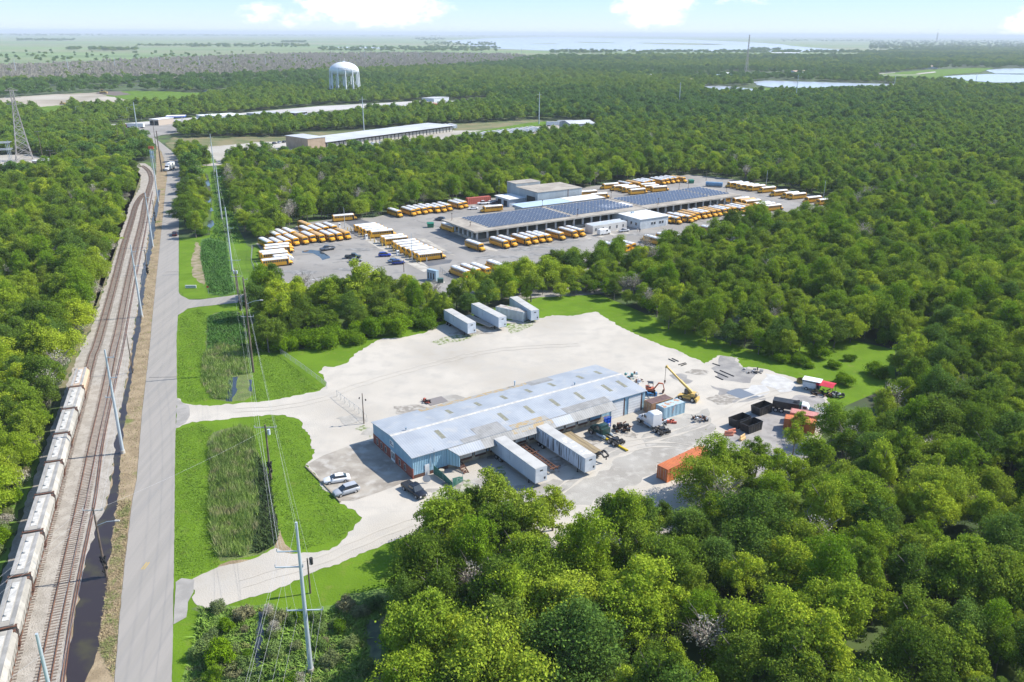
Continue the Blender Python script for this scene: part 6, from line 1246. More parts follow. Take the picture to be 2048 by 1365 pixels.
b = MB(); b.loft([[(-1.9, -1.5, 1.9), (1.9, -1.5, 1.9), (1.9, -1.5, 1.95), (-1.9, -1.5, 1.95)], [(-1.9, 0, 2.35), (1.9, 0, 2.35), (1.9, 0, 2.4), (-1.9, 0, 2.4)], [(-1.9, 1.5, 2.1), (1.9, 1.5, 2.1), (1.9, 1.5, 2.15), (-1.9, 1.5, 2.15)]]); b.build('tarp', P('red_tarp', (.60, .03, .05), (.5, .03, .05), 2, rough=.5), rt)
b = MB()
for x in (-1.8, 1.8):
    for y in (-1.4, 1.4): b.bar((x, y, 0), (x, y, 1.95), .08)
b.build('post', M_rust, rt)
def junk(label, loc, R_, H_, mats, n_=14, seed=1, name='scrap_pile', cat='scrap pile'):
    t_ = thing(name, label, cat, loc); r = random.Random(seed)
    for q, mt in enumerate(mats):
        b = MB()
        for i in range(n_):
            x, y, z = r.uniform(-R_, R_), r.uniform(-R_, R_) * .7, r.uniform(0, H_) * .6
            if r.random() < .5: b.bar((x, y, z + .08), (x + r.uniform(-1.3, 1.3), y + r.uniform(-1.2, 1.2), max(.08, z + r.uniform(-.2, .6))), r.uniform(.06, .2))
            elif r.random() < .6: b.box(x, x + r.uniform(.2, .8), y, y + r.uniform(.2, .7), max(0, z - .3), z + r.uniform(.1, .5))
            else: b.cyl((x, y, z), (x + .1, y + r.uniform(.2, .6), z + .05), r.uniform(.15, .4), n=10)
        b.build(['scrap_metal', 'scrap_parts', 'scrap_bits'][q], mt, t_)
    return t_
M_gold = P('machine_paint', (.4, .3, .12), (.15, .1, .05), 2, rough=.8); M_tote = P('tote_plastic', (.66, .58, .40), rough=.5)
junk('heap of dark rusty machinery beside the blue rack', wh(44.6, -5.5), 1.7, 2.2, (M_rust, M_dark, M_black), 16, 2)
junk('rusty scrap and drums beside the pale blue container', G(1400, 842), 1.4, 1.4, (M_dark, M_rust, M_rim), 10, 3)
junk('dark machinery under and beside the red tarp', G(1640, 790), 2.0, 1.3, (M_rust, M_dark, M_gold), 12, 4)
junk('grey scrap at the edge of the wood right of the red tarp', G(1675, 795), 1.3, 1.3, (M_dark, M_rim), 10, 5)
junk('small dark machine on a plate behind the warehouse', G(852, 806), .9, .8, (M_dark, M_redc), 8, 6)
junk('teal and white truck parts behind the warehouse end', G(1262, 756), 1.4, 1.6, (P('teal_paint', (.12, .3, .28), rough=.6), M_trailw, M_rust), 8, 7)
junk('line of rusty pipes behind the excavator', G(1284, 765), 1.6, .6, (M_rust, M_trailw), 8, 8)
junk('blue machine parts beneath the excavator', G(1301, 791), 1.1, 1.2, (P('machine_blue', (.08, .25, .48), rough=.5), M_dark), 10, 9)
junk('scattered pipes and tyres on the gravel by the grass', G(1508, 745), 2.2, .35, (M_dark, M_rim), 10, 10)
junk('blue and white debris at the edge of the right wood', G(1650, 822), .8, .8, (P('debris_blue', (.03, .2, .6), rough=.5), M_white), 5, 11)
junk('drums and parts along the foot of the pale blue container', G(1335, 846), 1.3, .6, (M_dark, M_trailw, M_redc), 6, 12)
rk = thing('pallet_rack', 'bright blue steel rack standing at the dock', 'rack', wh(43.2, -2.7), ALPHA); b = MB()
for x in (-.8, 0, .8): b.bar((x, 0, 0), (x, 0, 2.4), .12)
for z in (.4, 1.0, 1.6, 2.2): b.bar((-.8, 0, z), (.8, 0, z), .12); b.bar((-.8, .5, z), (.8, .5, z), .12)
b.box(-.75, .75, .05, .45, 1.0, 2.0); b.build('frame', P('rack_blue', (.01, .09, .5), rough=.4), rk)
tt = thing('tote_tank', 'cream plastic tote on a pallet behind the yellow beam', 'tank', wh(40.6, -5.6), ALPHA); b = MB(); b.loft([rr(-.6, .5, .25, 1.25, .08), rr(.6, .5, .25, 1.25, .08)]); b.build('tank', M_tote, tt); b = MB(); b.box(-.65, .65, -.55, .55, 0, .2)
for x in (-.62, 0, .62):
    for y in (-.54, .54): b.bar((x, y, .2), (x, y, 1.3), .03)
b.build('cage', M_steel, tt)
yb = thing('steel_beam', 'long yellow lattice beam lying beside the green tractor', 'beam', wh(39.6, -9.6), HD + rad(3)); yb.scale = (.8, .55, .7); b = MB()
for y in (-.3, .3): b.bar((-4.2, y, .35), (4.2, y, .35), .12, .5)
b.bar((-4.2, 0, .6), (4.2, 0, .6), .5, .06)
for i in range(9): b.bar((-4 + i, -.3, .3), (-4 + i, .3, .3), .08)
b.build('beam', P('beam_yellow', (.62, .45, .02), rough=.5), yb)
for i, (a, b_) in enumerate([((1337, 719), (1350, 725)), ((1344, 718), (1357, 724)), ((1357, 731), (1371, 727)), ((1362, 733), (1373, 729)), ((1429, 744), (1456, 756)), ((1440, 742), (1468, 754)), ((1431, 754), (1446, 761)), ((1425, 728), (1440, 733)), ((1335, 835), (1336, 834))][:8]):
    p, q = G(*a), G(*b_); b = MB(); b.box(0, (q - p).length, -.12, .12, 0, .2); o = b.build('timber_beam', M_dark, loc=p, rz=math.atan2((q - p).y, (q - p).x)); tag(o, 'long dark timber lying on the gravel, %s from the left' % ordn[i], 'timber', 'dark timbers on the gravel')
for i, (x, y, c_) in enumerate([(1457, 872, 'orange'), (1463, 868, 'orange'), (1484, 880, 'yellow'), (1405, 905, 'orange')]):
    b = MB(); b.loft([rr(-.9, .3, 0, .5, .05), rr(.9, .3, 0, .5, .05)]); b.loft([rr(-.85, .12, .5, 1.1, .04), rr(.85, .12, .5, 1.1, .04)]); o = b.build('traffic_barrier', P('barrier_' + c_, (.7, .26, .16) if c_ == 'orange' else (.7, .45, .2), rough=.6), loc=G(x, y), rz=.4 * i); tag(o, ['salmon plastic barrier left of the skips', 'salmon plastic barrier nearest the lowest skip', 'yellow plastic barrier below the lowest skip', 'salmon plastic barrier behind the yellow-green tree'][i], 'barrier', 'plastic barriers')
tc_ = thing('steel_plate', 'dark steel plate lying behind the warehouse', 'plate', G(872, 803), ALPHA); b = MB(); b.box(-2.2, 2.2, -1.6, 1.6, .06, .12); b.build('plate', P('plate_grey', (.2, .18, .17), rough=.8), tc_)
sr = thing('wire_spool', 'rusty mesh ring lying on the grass left of the white trailer', 'mesh ring', G(1603, 766), 0); b = MB(); b.loft([[(r_ * math.cos(a), r_ * math.sin(a), z) for a in [k * math.pi / 8 for k in range(16)]] for r_, z in ((1.1, .05), (1.15, .6), (1.1, .9))], caps=False); b.build('mesh', P('mesh_rust', (.25, .12, .06), (.12, .16, .03), 6, rough=.9), sr)
kb = thing('timber_kerb', 'low timber kerb along the grass edge of the concrete pad', 'kerb'); b = MB(); pts_k = gp((611, 934), (652, 975), (681, 1006)); b.bar(pts_k[0] + Vector((0, 0, .15)), pts_k[1] + Vector((0, 0, .15)), .25, .2); b.bar(pts_k[1] + Vector((0, 0, .15)), pts_k[2] + Vector((0, 0, .15)), .25, .2); b.build('timber', P('kerb_wood', (.3, .26, .18), (.2, .17, .12), 2, rough=.9), kb)
ms = thing('monument_sign', 'low white sign board on the grass by the side road', 'sign', G(382, 577), rad(2)); b = MB(); b.box(-1.7, 1.7, -.15, .15, .1, 1.0); b.build('panel', M_white, ms); b = MB(); b.box(-1.4, 1.4, -.165, -.15, .35, .75); b.build('face', P('sign_grey', (.35, .42, .45), rough=.6), ms)
for lab, px_, ang in [('small red and white stop sign beside the side road', (417, 588), 0)]:
    o = thing('stop_sign', lab, 'sign', G(*px_), 0); b = MB(); b.cyl((0, 0, 0), (0, 0, 2.0), .04, n=5); b.build('post', M_steel, o); b = MB(); b.cyl((0, -.06, 2.2), (0, -.03, 2.2), .38, n=8); b.build('panel', P('stop_red', (.5, .05, .04), rough=.5), o)

# ------------------------------------------------------------------ bus depot garage (frame: x along the front, y into the building)
DO = G(949, 464, 5.0); DO.z = 0
DG = thing('bus_garage', 'long flat-roofed open bus garage covered with solar panels', 'garage', DO, ALPHA)
def dp_(x, y, z=0.0): return Vector((DO.x + x * math.cos(ALPHA) - y * math.sin(ALPHA), DO.y + x * math.sin(ALPHA) + y * math.cos(ALPHA), z))
def pbox(nm, mat, par, *a):
    t_ = MB(); t_.box(*a); return t_.build(nm, mat, par)
M_tanroof = P('garage_roof', (.38, .34, .28), (.29, .255, .21), .18, rough=.95, c3=(.22, .19, .155), s3=.6, lo3=.56, hi3=.75)
M_edge = P('roof_edge', (.44, .42, .38), (.34, .32, .28), .5, rough=.9)
M_col = P('column_paint', (.66, .68, .70), (.5, .52, .54), 1.2, rough=.7)
M_wroof = P('white_roof', (.74, .74, .74), (.66, .66, .65), .25, rough=.6)
M_wwall = P('pale_wall', (.50, .545, .58), (.42, .46, .49), .5, rough=.8)
M_greyw = P('grey_ribbed_wall', (.36, .40, .42), (.29, .32, .34), .4, rough=.7, wave=('X', .6, .8), stretch=(1, 1, .2))
for x0, x1 in ((0, 86.6), (87.2, 147)):
    pbox('roof', M_tanroof, DG, x0, x1, 0, 26.3, 4.85, 5.0); pbox('roof_edge', M_edge, DG, x0 - .02, x1 + .02, -.03, 26.33, 4.45, 4.85)
pbox('platform', M_conc, DG, 2.6, 144, 2.6, 23.8, 0, 1.05)
pbox('shade_backing', M_dark, DG, 8, 142, 13, 13.3, 1.05, 4.45)  # added dark wall that stands in for the shade inside the garage
ncol = 31
for i in range(ncol):
    x = 3.0 + i * 140.5 / (ncol - 1)
    for y in (2.9, 22.9): pbox('column', M_col, DG, x - .33, x + .33, y, y + .6, 1.05, 4.45)
for y in (6.4, 9.9, 13.4, 16.9, 19.9):
    for x in (2.9, 143): pbox('column', M_col, DG, x - .3, x + .3, y, y + .5, 1.05, 4.45)
M_pv = P('solar_blue', (.065, .085, .125), (.085, .11, .155), .8, rough=.25, spec=.6)
def solar(label, x0, x1, y0, y1):
    t_ = thing('solar_array', label, 'solar panels', dp_(0, 0, 5.0), ALPHA, 'solar arrays on the garage roof')
    n_ = int((y1 - y0) / 2.1); fr_ = MB()
    for j in range(n_):
        y = y0 + (j + .3) * (y1 - y0) / n_; b = MB(); x = x0; k = 0
        while x < x1 - 1.0:
            b.add([(x, y, .12), (x + 1.62, y, .12), (x + 1.62, y + 1.0, .42), (x, y + 1.0, .42)], [(0, 1, 2, 3)]); x += 1.78 if k % 4 else 1.95; k += 1
        b.build('panel_row', M_pv, t_); fr_.box(x0, x1, y + 1.1, y + 1.42, .02, .08)
    fr_.build('mounting_rail', P('mount_white', (.62, .62, .6), rough=.5), t_)
solar('solar array on the left end section of the garage roof', 8.3, 48.2, 2.5, 24.6); solar('solar array on the left garage half next to the white office', 50.8, 83.8, 4.0, 24.8)
solar('long solar array on the right garage half', 88.6, 130.5, 4.8, 24.8); solar('small solar array at the far right end of the garage roof', 131.8, 144.2, 5.0, 25.6)
def mast(label, x, y, h_=2.6):
    t_ = thing('roof_mast', label, 'mast', dp_(x, y, 5.0), 0, 'lamp masts on the garage roof'); b = MB(); b.cyl((0, 0, 0), (0, 0, h_), .07, n=5); b.build('pole', M_rust, t_); b = MB()
    for k in range(3): b.bar((math.cos(k * 2.1) * .8, math.sin(k * 2.1) * .8, .02), (0, 0, 1.0), .05)
    b.build('brace', M_rust, t_)
    b = MB(); b.box(-.3, .3, -.12, .12, h_, h_ + .2); b.build('lamp', M_dark, t_)
for i, (x, y) in enumerate([(2.5, 22), (3.5, 9), (49.5, 25.4), (51, 2.2), (87.9, 25.2), (96, 2.4), (131.2, 25.9), (137, 25.5), (144.8, 8)]): mast('rusty tripod lamp mast, %s along the garage roof' % ordn[i], x, y, 2.8 if i != 1 else 1.4)
# offices
OF = thing('depot_office', 'white-roofed office joined to the middle of the garage front', 'office building', DO, ALPHA)
pbox('wall', M_wwall, OF, 71.2, 86.8, -14, 4, 0, 4.1); rf = pbox('roof', M_wroof, OF, 70.9, 87.1, -14.3, 8, 4.1, 4.35); pbox('roof', M_wroof, OF, 71.5, 86.4, 8, 16, 4.9, 5.12)
for x in (78.5, 83.0):
    for k in (-.75, .75): f_ = pbox('window', M_white, OF, x + k - .6, x + k + .6, -14.06, -13.99, 1.3, 2.6); pbox('pane', M_glass, f_, x + k - .48, x + k + .48, -14.09, -14.06, 1.42, 2.48)
pbox('door', M_white, OF, 85.4, 86.3, -14.07, -13.99, 0, 2.2)
for k in range(4): pbox('wall_panel', M_glass, OF, 71.13, 71.19, -12 + k * 3, -11 + k * 3, 1.4, 2.5)
for x, y, s_ in ((76, -3, .7), (79.5, 4.5, .5), (84, 5, .6)): b = MB(); b.box(x, x + s_ * 2, y, y + s_, 4.35, 4.35 + s_); b.build('roof_unit', M_steel, rf)
LO = thing('office_block', 'long narrow white office block in front of the garage', 'office building', DO, ALPHA)
pbox('wall', P('cream_wall', (.64, .62, .58), (.56, .54, .5), .4, rough=.85), LO, 49.4, 67.3, -10.2, -5.2, 0, 3.3); pbox('roof', P('grey_flat_roof', (.36, .40, .42), (.42, .45, .46), .3, rough=.8), LO, 49.6, 67.1, -10.0, -5.4, 3.3, 3.36); pbox('parapet', M_wroof, LO, 49.4, 67.3, -6.1, -5.7, 3.37, 3.6)
for x in (51, 54.8, 58.3, 62, 65.3): pbox('window', M_glass, LO, x - .3, x + .3, -10.25, -10.19, 1.2, 2.3)
pbox('door', M_dark, LO, 51.9, 52.7, -10.25, -10.19, 0, 2.1)
AX = thing('canopy_annex', 'low annex behind the garage with pale blue and white roofs', 'annex', DO, ALPHA)
pbox('roof', P('pale_blue_roof', (.42, .53, .62), (.38, .48, .57), .3, rough=.6), AX, 44.5, 71.5, 33, 43, 3.8, 4.0); pbox('roof', M_wroof, AX, 71.6, 91, 33, 43, 3.9, 4.1); pbox('wall', M_wwall, AX, 46, 90, 34, 42, 0, 3.8)
GB = thing('maintenance_hall', 'grey ribbed metal hall with a brown flat roof behind the annex', 'hall', DO, ALPHA)
pbox('wall', M_greyw, GB, 60, 85.5, 44, 62, 0, 7.4); pbox('wall', M_greyw, GB, 60, 74, 62, 70, 0, 8.8); pbox('roof', M_tanroof, GB, 59.8, 85.7, 43.8, 61.9, 7.4, 7.6); pbox('roof', M_tanroof, GB, 59.8, 74.2, 61.95, 70.2, 8.8, 9.0); pbox('garage_door', M_dark, GB, 59.92, 60.0, 46, 53, 0, 5)
pbox('downpipe', M_rust, GB, 77.2, 77.5, 43.9, 44.0, 0, 7.4)
LW = thing('store_shed', 'low white-roofed shed left of the grey hall', 'shed', DO, ALPHA)
pbox('wall', M_wwall, LW, 51, 60, 54, 66, 0, 3.5); pbox('roof', M_wroof, LW, 50.5, 59.9, 53.5, 66.5, 3.5, 3.75); pbox('door', M_dark, LW, 50.93, 51, 56, 59, 0, 2.6); pbox('door', M_dark, LW, 50.93, 51, 61, 64, 0, 2.6)
def dumpster(label, p, col=(.01, .16, .09), s_=1.0):
    t_ = thing('dumpster', label, 'dumpster', p, rad(10)); mt = P('dumpster_green', col, rough=.5); b = MB(); b.loft([[(-1.1 * s_, -.9 * s_, 0), (1.1 * s_, -.9 * s_, 0), (1.1 * s_, .9 * s_, 0), (-1.1 * s_, .9 * s_, 0)], [(-1.25 * s_, -1.0 * s_, 1.5 * s_), (1.25 * s_, -1.0 * s_, 1.5 * s_), (1.25 * s_, 1.0 * s_, 1.7 * s_), (-1.25 * s_, 1.0 * s_, 1.7 * s_)]]); b.build('body', mt, t_)
    b = MB(); b.loft([[(-1.3 * s_, -1.05 * s_, 1.53 * s_), (1.3 * s_, -1.05 * s_, 1.53 * s_), (1.3 * s_, 1.05 * s_, 1.74 * s_), (-1.3 * s_, 1.05 * s_, 1.74 * s_)], [(-1.3 * s_, -1.05 * s_, 1.6 * s_), (1.3 * s_, -1.05 * s_, 1.6 * s_), (1.2 * s_, .9 * s_, 1.85 * s_), (-1.2 * s_, .9 * s_, 1.85 * s_)]]); b.build('lid', mt, t_)
dumpster('green dumpster standing at the left end of the garage', G(861, 455), s_=1.1); dumpster('dark green dumpster at the far edge beyond the garage roof', G(1382, 367), (.01, .12, .08), 1.1); dumpster('green dumpster in front of the low white shed', G(1055, 406), s_=1.1)
tk = thing('storage_tank', 'blue horizontal storage tank by the far wood', 'tank', G(1428, 374), rad(-20)); b = MB(); b.cyl((-4.4, 0, 1.4), (4.4, 0, 1.4), 1.2, n=18); b.build('vessel', P('tank_blue', (.14, .27, .40), (.12, .22, .34), .5, rough=.5), tk); b = MB()
for x in (-3, 3): b.box(x - .2, x + .2, -.9, .9, 0, .6)
b.build('cradle', M_conc, tk)
fc = thing('equipment_cabinet', 'tall pale blue equipment cabinet inside its own fence', 'cabinet', G(866, 561), rad(-38)); b = MB(); b.box(-2.0, 2.0, -.7, .7, .1, 3.6); b.build('casing', P('cabinet_blue', (.32, .43, .5), (.28, .38, .45), .8, rough=.5), fc); b = MB()
for x in (-1.4, -.2, 1.0): b.box(x - .25, x + .25, -.73, -.7, .6, 2.6)
b.build('door_panel', M_glass, fc)
gc = thing('transformer_box', 'dark green transformer box on a concrete pad', 'transformer', G(881, 566), rad(5)); b = MB(); b.loft([rr(-.95, .8, .15, 1.5, .05), rr(.95, .8, .15, 1.5, .05)]); b.build('casing', P('box_green', (.03, .09, .07), rough=.5), gc); b = MB(); b.box(-1.4, 1.4, -1.2, 1.2, 0, .15); b.build('pad', M_conc, gc)
for i, (x, y) in enumerate([(733, 479), (796, 512), (679, 456)]):
    t_ = thing('fuel_pump', ['white pump cabinet among the upper bollards', 'white pump cabinet among the lower bollards', 'white pump cabinet right of the front row'][i], 'cabinet', G(x, y), ALPHA); b = MB(); b.box(-.45, .45, -.4, .4, 0, 2.0); b.build('casing', M_white, t_); b = MB(); b.box(-.3, .3, -.42, -.4, 1.2, 1.7); b.build('display', M_dark, t_)
bmesh_b = MB(); bmesh_b.cyl((0, 0, 0), (0, 0, 1.25), .13, n=8); bmesh_b.dome((0, 0, 1.25), .13, .13, .08, 8, 3, False)
bol = bmesh_b.build('bollard', P('bollard_yellow', (.68, .45, .04), (.6, .4, .05), 3, rough=.5)); tag(bol, 'yellow steel bollard in the row behind the parked buses', 'bollard', 'yellow bollards'); used_b = False
for i in range(38):
    t = i / 37.0; px, py = 695 + (838 - 695) * t, 461 + (527 - 461) * t
    if i % 6 == 4: continue
    o = bol if not used_b else bol.copy()
    if used_b: COL.objects.link(o)
    used_b = True; o.location = G(px + (3 if i % 2 else 0), py - (2 if i % 2 else 0))
# people: one continuous skinned figure each
def person(label, loc, hd, skin, cloth, h_=1.75, step=.12):
    V = [(0, 0, .95), (0, 0, 1.2), (0, 0, 1.42), (0, 0, 1.5), (.01, 0, 1.64), (0, .1, .9), (step, .11, .5), (step * .6, .11, .06), (step + .14, .12, .03), (0, -.1, .9), (-step, -.11, .5), (-step * 1.6, -.11, .08), (-step + .0, -.12, .03), (0, .2, 1.4), (-.05, .26, 1.12), (.06, .27, .88), (0, -.2, 1.4), (.05, -.26, 1.12), (.16, -.27, .9)]
    E_ = [(0, 1), (1, 2), (2, 3), (3, 4), (0, 5), (5, 6), (6, 7), (7, 8), (0, 9), (9, 10), (10, 11), (11, 12), (2, 13), (13, 14), (14, 15), (2, 16), (16, 17), (17, 18)]
    Rr = [.14, .15, .16, .06, .1, .1, .07, .045, .04, .1, .07, .045, .04, .07, .045, .035, .07, .045, .035]
    me = bpy.data.meshes.new('person'); me.from_pydata([tuple(c * h_ / 1.75 for c in v) for v in V], E_, []); o = bpy.data.objects.new('person', me); COL.objects.link(o)
    md = o.modifiers.new('Skin', 'SKIN'); me.materials.append(cloth)
    for i, v in enumerate(me.skin_vertices[0].data): v.radius = (Rr[i], Rr[i]); v.use_root = (i == 0)
    sb = o.modifiers.new('Subdivision', 'SUBSURF'); sb.levels = 1; sb.render_levels = 2
    o.location = loc; o.rotation_euler = (0, 0, hd); tag(o, label, 'person')
    b = MB(); b.dome((.01, 0, 1.66 * h_ / 1.75), .1, .085, .12, 10, 6, True); b.build('head', skin, o); b = MB(); b.dome((-.01, 0, 1.70 * h_ / 1.75), .11, .1, .11, 10, 4, False); b.build('hair', M_dark, o)
    return o
M_skin = P('skin', (.42, .26, .18), rough=.6)
person('person in light clothes walking in front of the white depot office', G(1275, 464), rad(200), M_skin, P('cloth_light', (.55, .45, .38), rough=.9)); person('person in dark clothes standing beside the one in light clothes', G(1279.5, 465), rad(90), M_skin, P('cloth_dark', (.03, .03, .05), rough=.9), 1.8, .04)
person('person in white clothes standing by the lowest bus of the diagonal rows', G(853.5, 524), rad(60), M_skin, P('cloth_white', (.65, .65, .63), rough=.9), 1.75, .05)

# ------------------------------------------------------------------ poles and wires
M_spole = P('steel_pole', (.42, .48, .52), (.48, .53, .56), .3, rough=.5, metal=.15)
def pole(label, base, top, kind='wood', arms=(), r0=None, cat='utility pole', extra=None, hh=None, loc=None):
    g_ = loc if loc is not None else G(*base); h_ = hh or height(base, top)
    t_ = thing({'wood': 'utility_pole', 'steel': 'steel_pole'}[kind], label, cat, g_); mt = M_wood if kind == 'wood' else M_spole
    r0 = r0 or (.2 if kind == 'wood' else .33); b = MB(); b.cyl((0, 0, -.2), (0, 0, h_), r0, r0 * (.6 if kind == 'wood' else .45), 10); b.build('shaft', mt, t_)
    if kind == 'steel': b = MB(); b.cyl((0, 0, 0), (0, 0, .7), r0 * 1.35, r0 * 1.3, 12); b.build('base', M_conc, t_)
    for z, w0, w1, a in arms:
        b = MB(); c_, s_ = math.cos(a), math.sin(a); b.bar((w0 * c_, w0 * s_, h_ - z), (w1 * c_, w1 * s_, h_ - z), .14, .12); arm = b.build('crossarm', P('arm_wood', (.42, .42, .4), (.3, .3, .28), 2, rough=.9) if kind == 'wood' else M_spole, t_)
        for w_ in ((w0, w1) if w0 < -.2 else (w1,)): b = MB(); b.cyl((w_ * c_, w_ * s_, h_ - z + .05), (w_ * c_, w_ * s_, h_ - z + .42), .07, .05, 6); b.build('insulator', P('insulator', (.35, .38, .42), rough=.3), arm)
    if extra: extra(t_, h_)
    return t_, h_, g_
def xfmr(n_=1, z=1.6, dark=False):
    def f(t_, h_):
        for k in range(n_):
            a = .4 + k * 2.2; b = MB(); b.cyl((math.cos(a) * .5, math.sin(a) * .5, h_ - z - 1.0), (math.cos(a) * .5, math.sin(a) * .5, h_ - z), .27, n=10); b.build('transformer', M_dark if dark else P('transformer_grey', (.5, .56, .6), rough=.5), t_)
    return f
def ivy(z0, z1):
    def f(t_, h_):
        r = random.Random(int(z1 * 10)); b = MB()
        for i in range(26): z = r.uniform(z0, z1); a = r.uniform(0, 6.28); b.cyl((math.cos(a) * .25, math.sin(a) * .25, z), (math.cos(a) * .4, math.sin(a) * .4, z + .4), .12, n=5)
        b.build('cable_housing', M_dark, t_)
    return f
def lamp(z, l, a):
    def f(t_, h_):
        b = MB(); b.tube([(0, 0, z), (l * .5 * math.cos(a), l * .5 * math.sin(a), z + .6), (l * math.cos(a), l * math.sin(a), z + .7)], .05, 5); ar = b.build('lamp_arm', M_steel, t_); b = MB(); b.box(l * math.cos(a) - .35, l * math.cos(a) + .35, l * math.sin(a) - .12, l * math.sin(a) + .12, z + .6, z + .78); b.build('lamp_head', M_hatch, ar)
    return f
A_ = 0.05
P1 = pole('tall pale steel pole with three crossarms rising from the bottom swamp', (622, 1345), 1045, 'steel', [(12.5, -2.2, 2.2, A_), (6.2, -3.0, .3, A_), (4.0, -2.6, 0, A_)])
g6 = G(73, 1268, 21); P6 = pole('pale steel pole top beside the train at the bottom left', None, None, 'steel', hh=21.0, loc=Vector((g6.x, g6.y, 0)))
P2 = pole('tall leaning-looking pale steel pole between the tracks and the road, nearest complete one', (246, 907), 700, 'steel', [(1.5, 0, 1.4, A_), (5.5, 0, 1.4, A_), (9.5, -1.4, 0, A_)])
P3 = pole('second pale steel pole beside the tracks, by the wood pole with crossarm', (284, 635), 490, 'steel', [(2, 0, 1.2, A_), (6, 0, 1.2, A_)])
P4 = pole('third pale steel pole beside the tracks, near the rail junction', (306, 495), 385, 'steel', [(2, 0, 1.2, A_)]); P5 = pole('fourth pale steel pole beside the tracks, left of the hedge', (317, 407), 298, 'steel', [(2, 0, 1.2, A_)])
Q1 = pole('pale steel pole with white transformers nearby, above the side road', (465, 543), 415, 'steel', [(7, 0, 1.8, A_), (18, -1, 3.0, A_)]); Q2 = pole('pale steel pole beside the weedy ditch, middle of three', (444, 440), 330, 'steel', [(5, 0, 1.6, A_)]); Q3 = pole('pale steel pole beside the ditch, farthest of three', (429, 345), 268, 'steel', [(2, -1, 1, A_)])
W1 = pole('tall dark wood pole with white crossarm rising from the upper reed bed', (507, 745), 555, 'wood', [(9.5, -1.4, 1.4, A_), (.6, 0, .9, A_)], .26, extra=lamp(17, 3.5, .3))
W2 = pole('dark wood pole with a wide crossarm and transformer beside the tall reeds', (542, 960), 850, 'wood', [(.5, -1.9, 1.9, A_)], .22, extra=lambda t_, h_: (xfmr(1, 1.0)(t_, h_), ivy(1, 3.5)(t_, h_)))
W3 = pole('dark wood pole with cable housing at its foot beside the side road', (481, 622), 548, 'wood', [(.8, -1.6, 1.3, A_)], .2, extra=ivy(.3, 3.2))
W4 = pole('grey wood pole carrying two white transformers by the steel pole', (475, 588), 537, 'wood', [], .2, extra=xfmr(2, .8))
W5 = pole('dark wood pole with crossarm and street lamp in the railside ditch', (213, 1155), 1016, 'wood', [(.4, -1.5, 1.3, A_)], .2, extra=lambda t_, h_: (lamp(h_ - 3, 3.0, .1)(t_, h_), ivy(1, 3.5)(t_, h_)))
W6 = pole('thin dark wood pole in the railside ditch above the tall steel pole', (266, 747), 668, 'wood', [], .15); W7 = pole('dark wood pole with crossarm beside the ditch, second along the tracks', (296, 549), 499, 'wood', [(.4, -1.2, 1.2, A_)], .2, extra=ivy(.3, 3)); W8 = pole('dark wood pole with equipment at its foot, third along the tracks', (311, 445), 400, 'wood', [], .2, extra=ivy(.5, 4)); W9 = pole('tall rusty wood pole by the orange billboard', (324, 344), 262, 'wood', [(3, -1.2, 1.2, A_)], .4)
pole('short brown wood pole by the lower gravel drive', (621, 1187), 1117, 'wood', [], .15, extra=xfmr(1, .1, True)); pole('slim lamp pole with two dark lamps at the left of the warehouse', (728, 848), 787, 'wood', [], .13, extra=lambda t_, h_: [(lambda b: (b.cyl((s_ * .55, 0, h_ - 1.3 - s_ * .2), (s_ * .75, 0, h_ - 1.25 - s_ * .2), .25, .16, 10), b.build('lamp', M_dark, t_)))(MB()) for s_ in (-1, 1)])
pole('short dark wood pole near the depot fence corner', (520, 605), 549, 'wood', [], .15)
for i, (bx, by, ty, lab) in enumerate([(824.5, 525, 466, 'slim light pole between the lower diagonal buses'), (998, 394, 360, 'slim pale pole at the wood edge right of the red container'), (690, 457, 416, 'slim pale light pole in front of the lone bus'), (1184, 362, 341, 'thin pole at the wood edge behind the grey hall'), (1412, 362, 342, 'rusty light pole by the blue tank'), (1532, 372, 341, 'pale pole behind the upper right bus row'), (1647, 395, 361, 'pale pole at the right end of the bus row'), (808, 545, 520, 'short pole at the depot gate'), (1343, 478, 457, 'short lamp pole above the near trees by the office')]):
    pole(lab, (bx, by), ty, 'wood' if i in (4, 7, 8) else 'steel', [], .14)
for bx, by, ty, lab in [(728, 262, 194, 'pale steel pole behind the long far warehouse'), (1078, 249, 185, 'pale steel pole above the green verge'), (1358, 212, 165, 'pale steel pole in the far forest, first right of centre'), (1591, 200, 150, 'pale steel pole in the far forest in front of the pond'), (1788, 175, 150, 'pale steel pole in the far forest at the right'), (1951, 168, 148, 'pale steel pole in front of the right pond'), (276, 270, 205, 'pale steel pole beside the red and white lorry')]:
    pole(lab, (bx, by), ty, 'steel', [(2, -2.5, 2.5, .6), (5, -2.5, 2.5, .6)], .5)
for i, x in enumerate([33, 138, 232, 321, 400, 470, 532, 591, 662, 730, 838, 884, 962, 1010, 1043, 1110, 1180, 1260]):
    y0 = 150 - i * 2.6 if i < 9 else 122 - (i - 9) * 1.6
    pole('thin pale pylon in the marsh line, %s from the left' % ordn[i], (x, y0), y0 - (32 - i * 1.3 if i < 10 else 17), 'steel', [(3, -4, 4, .1)], .75)
for i, (bx, by, ty) in enumerate([(240, 300, 248), (253, 296, 232), (313, 300, 240), (362, 300, 278), (360, 308, 280), (86, 320, 262), (105, 335, 300), (125, 345, 318)]): pole('dark wood utility pole among the roadside and substation wires, %s from the left' % ['fourth', 'fifth', 'sixth', 'eighth', 'seventh', 'first', 'second', 'third'][i], (bx, by), ty, 'wood', [(.5, -1.6, 1.6, .2)], .22)
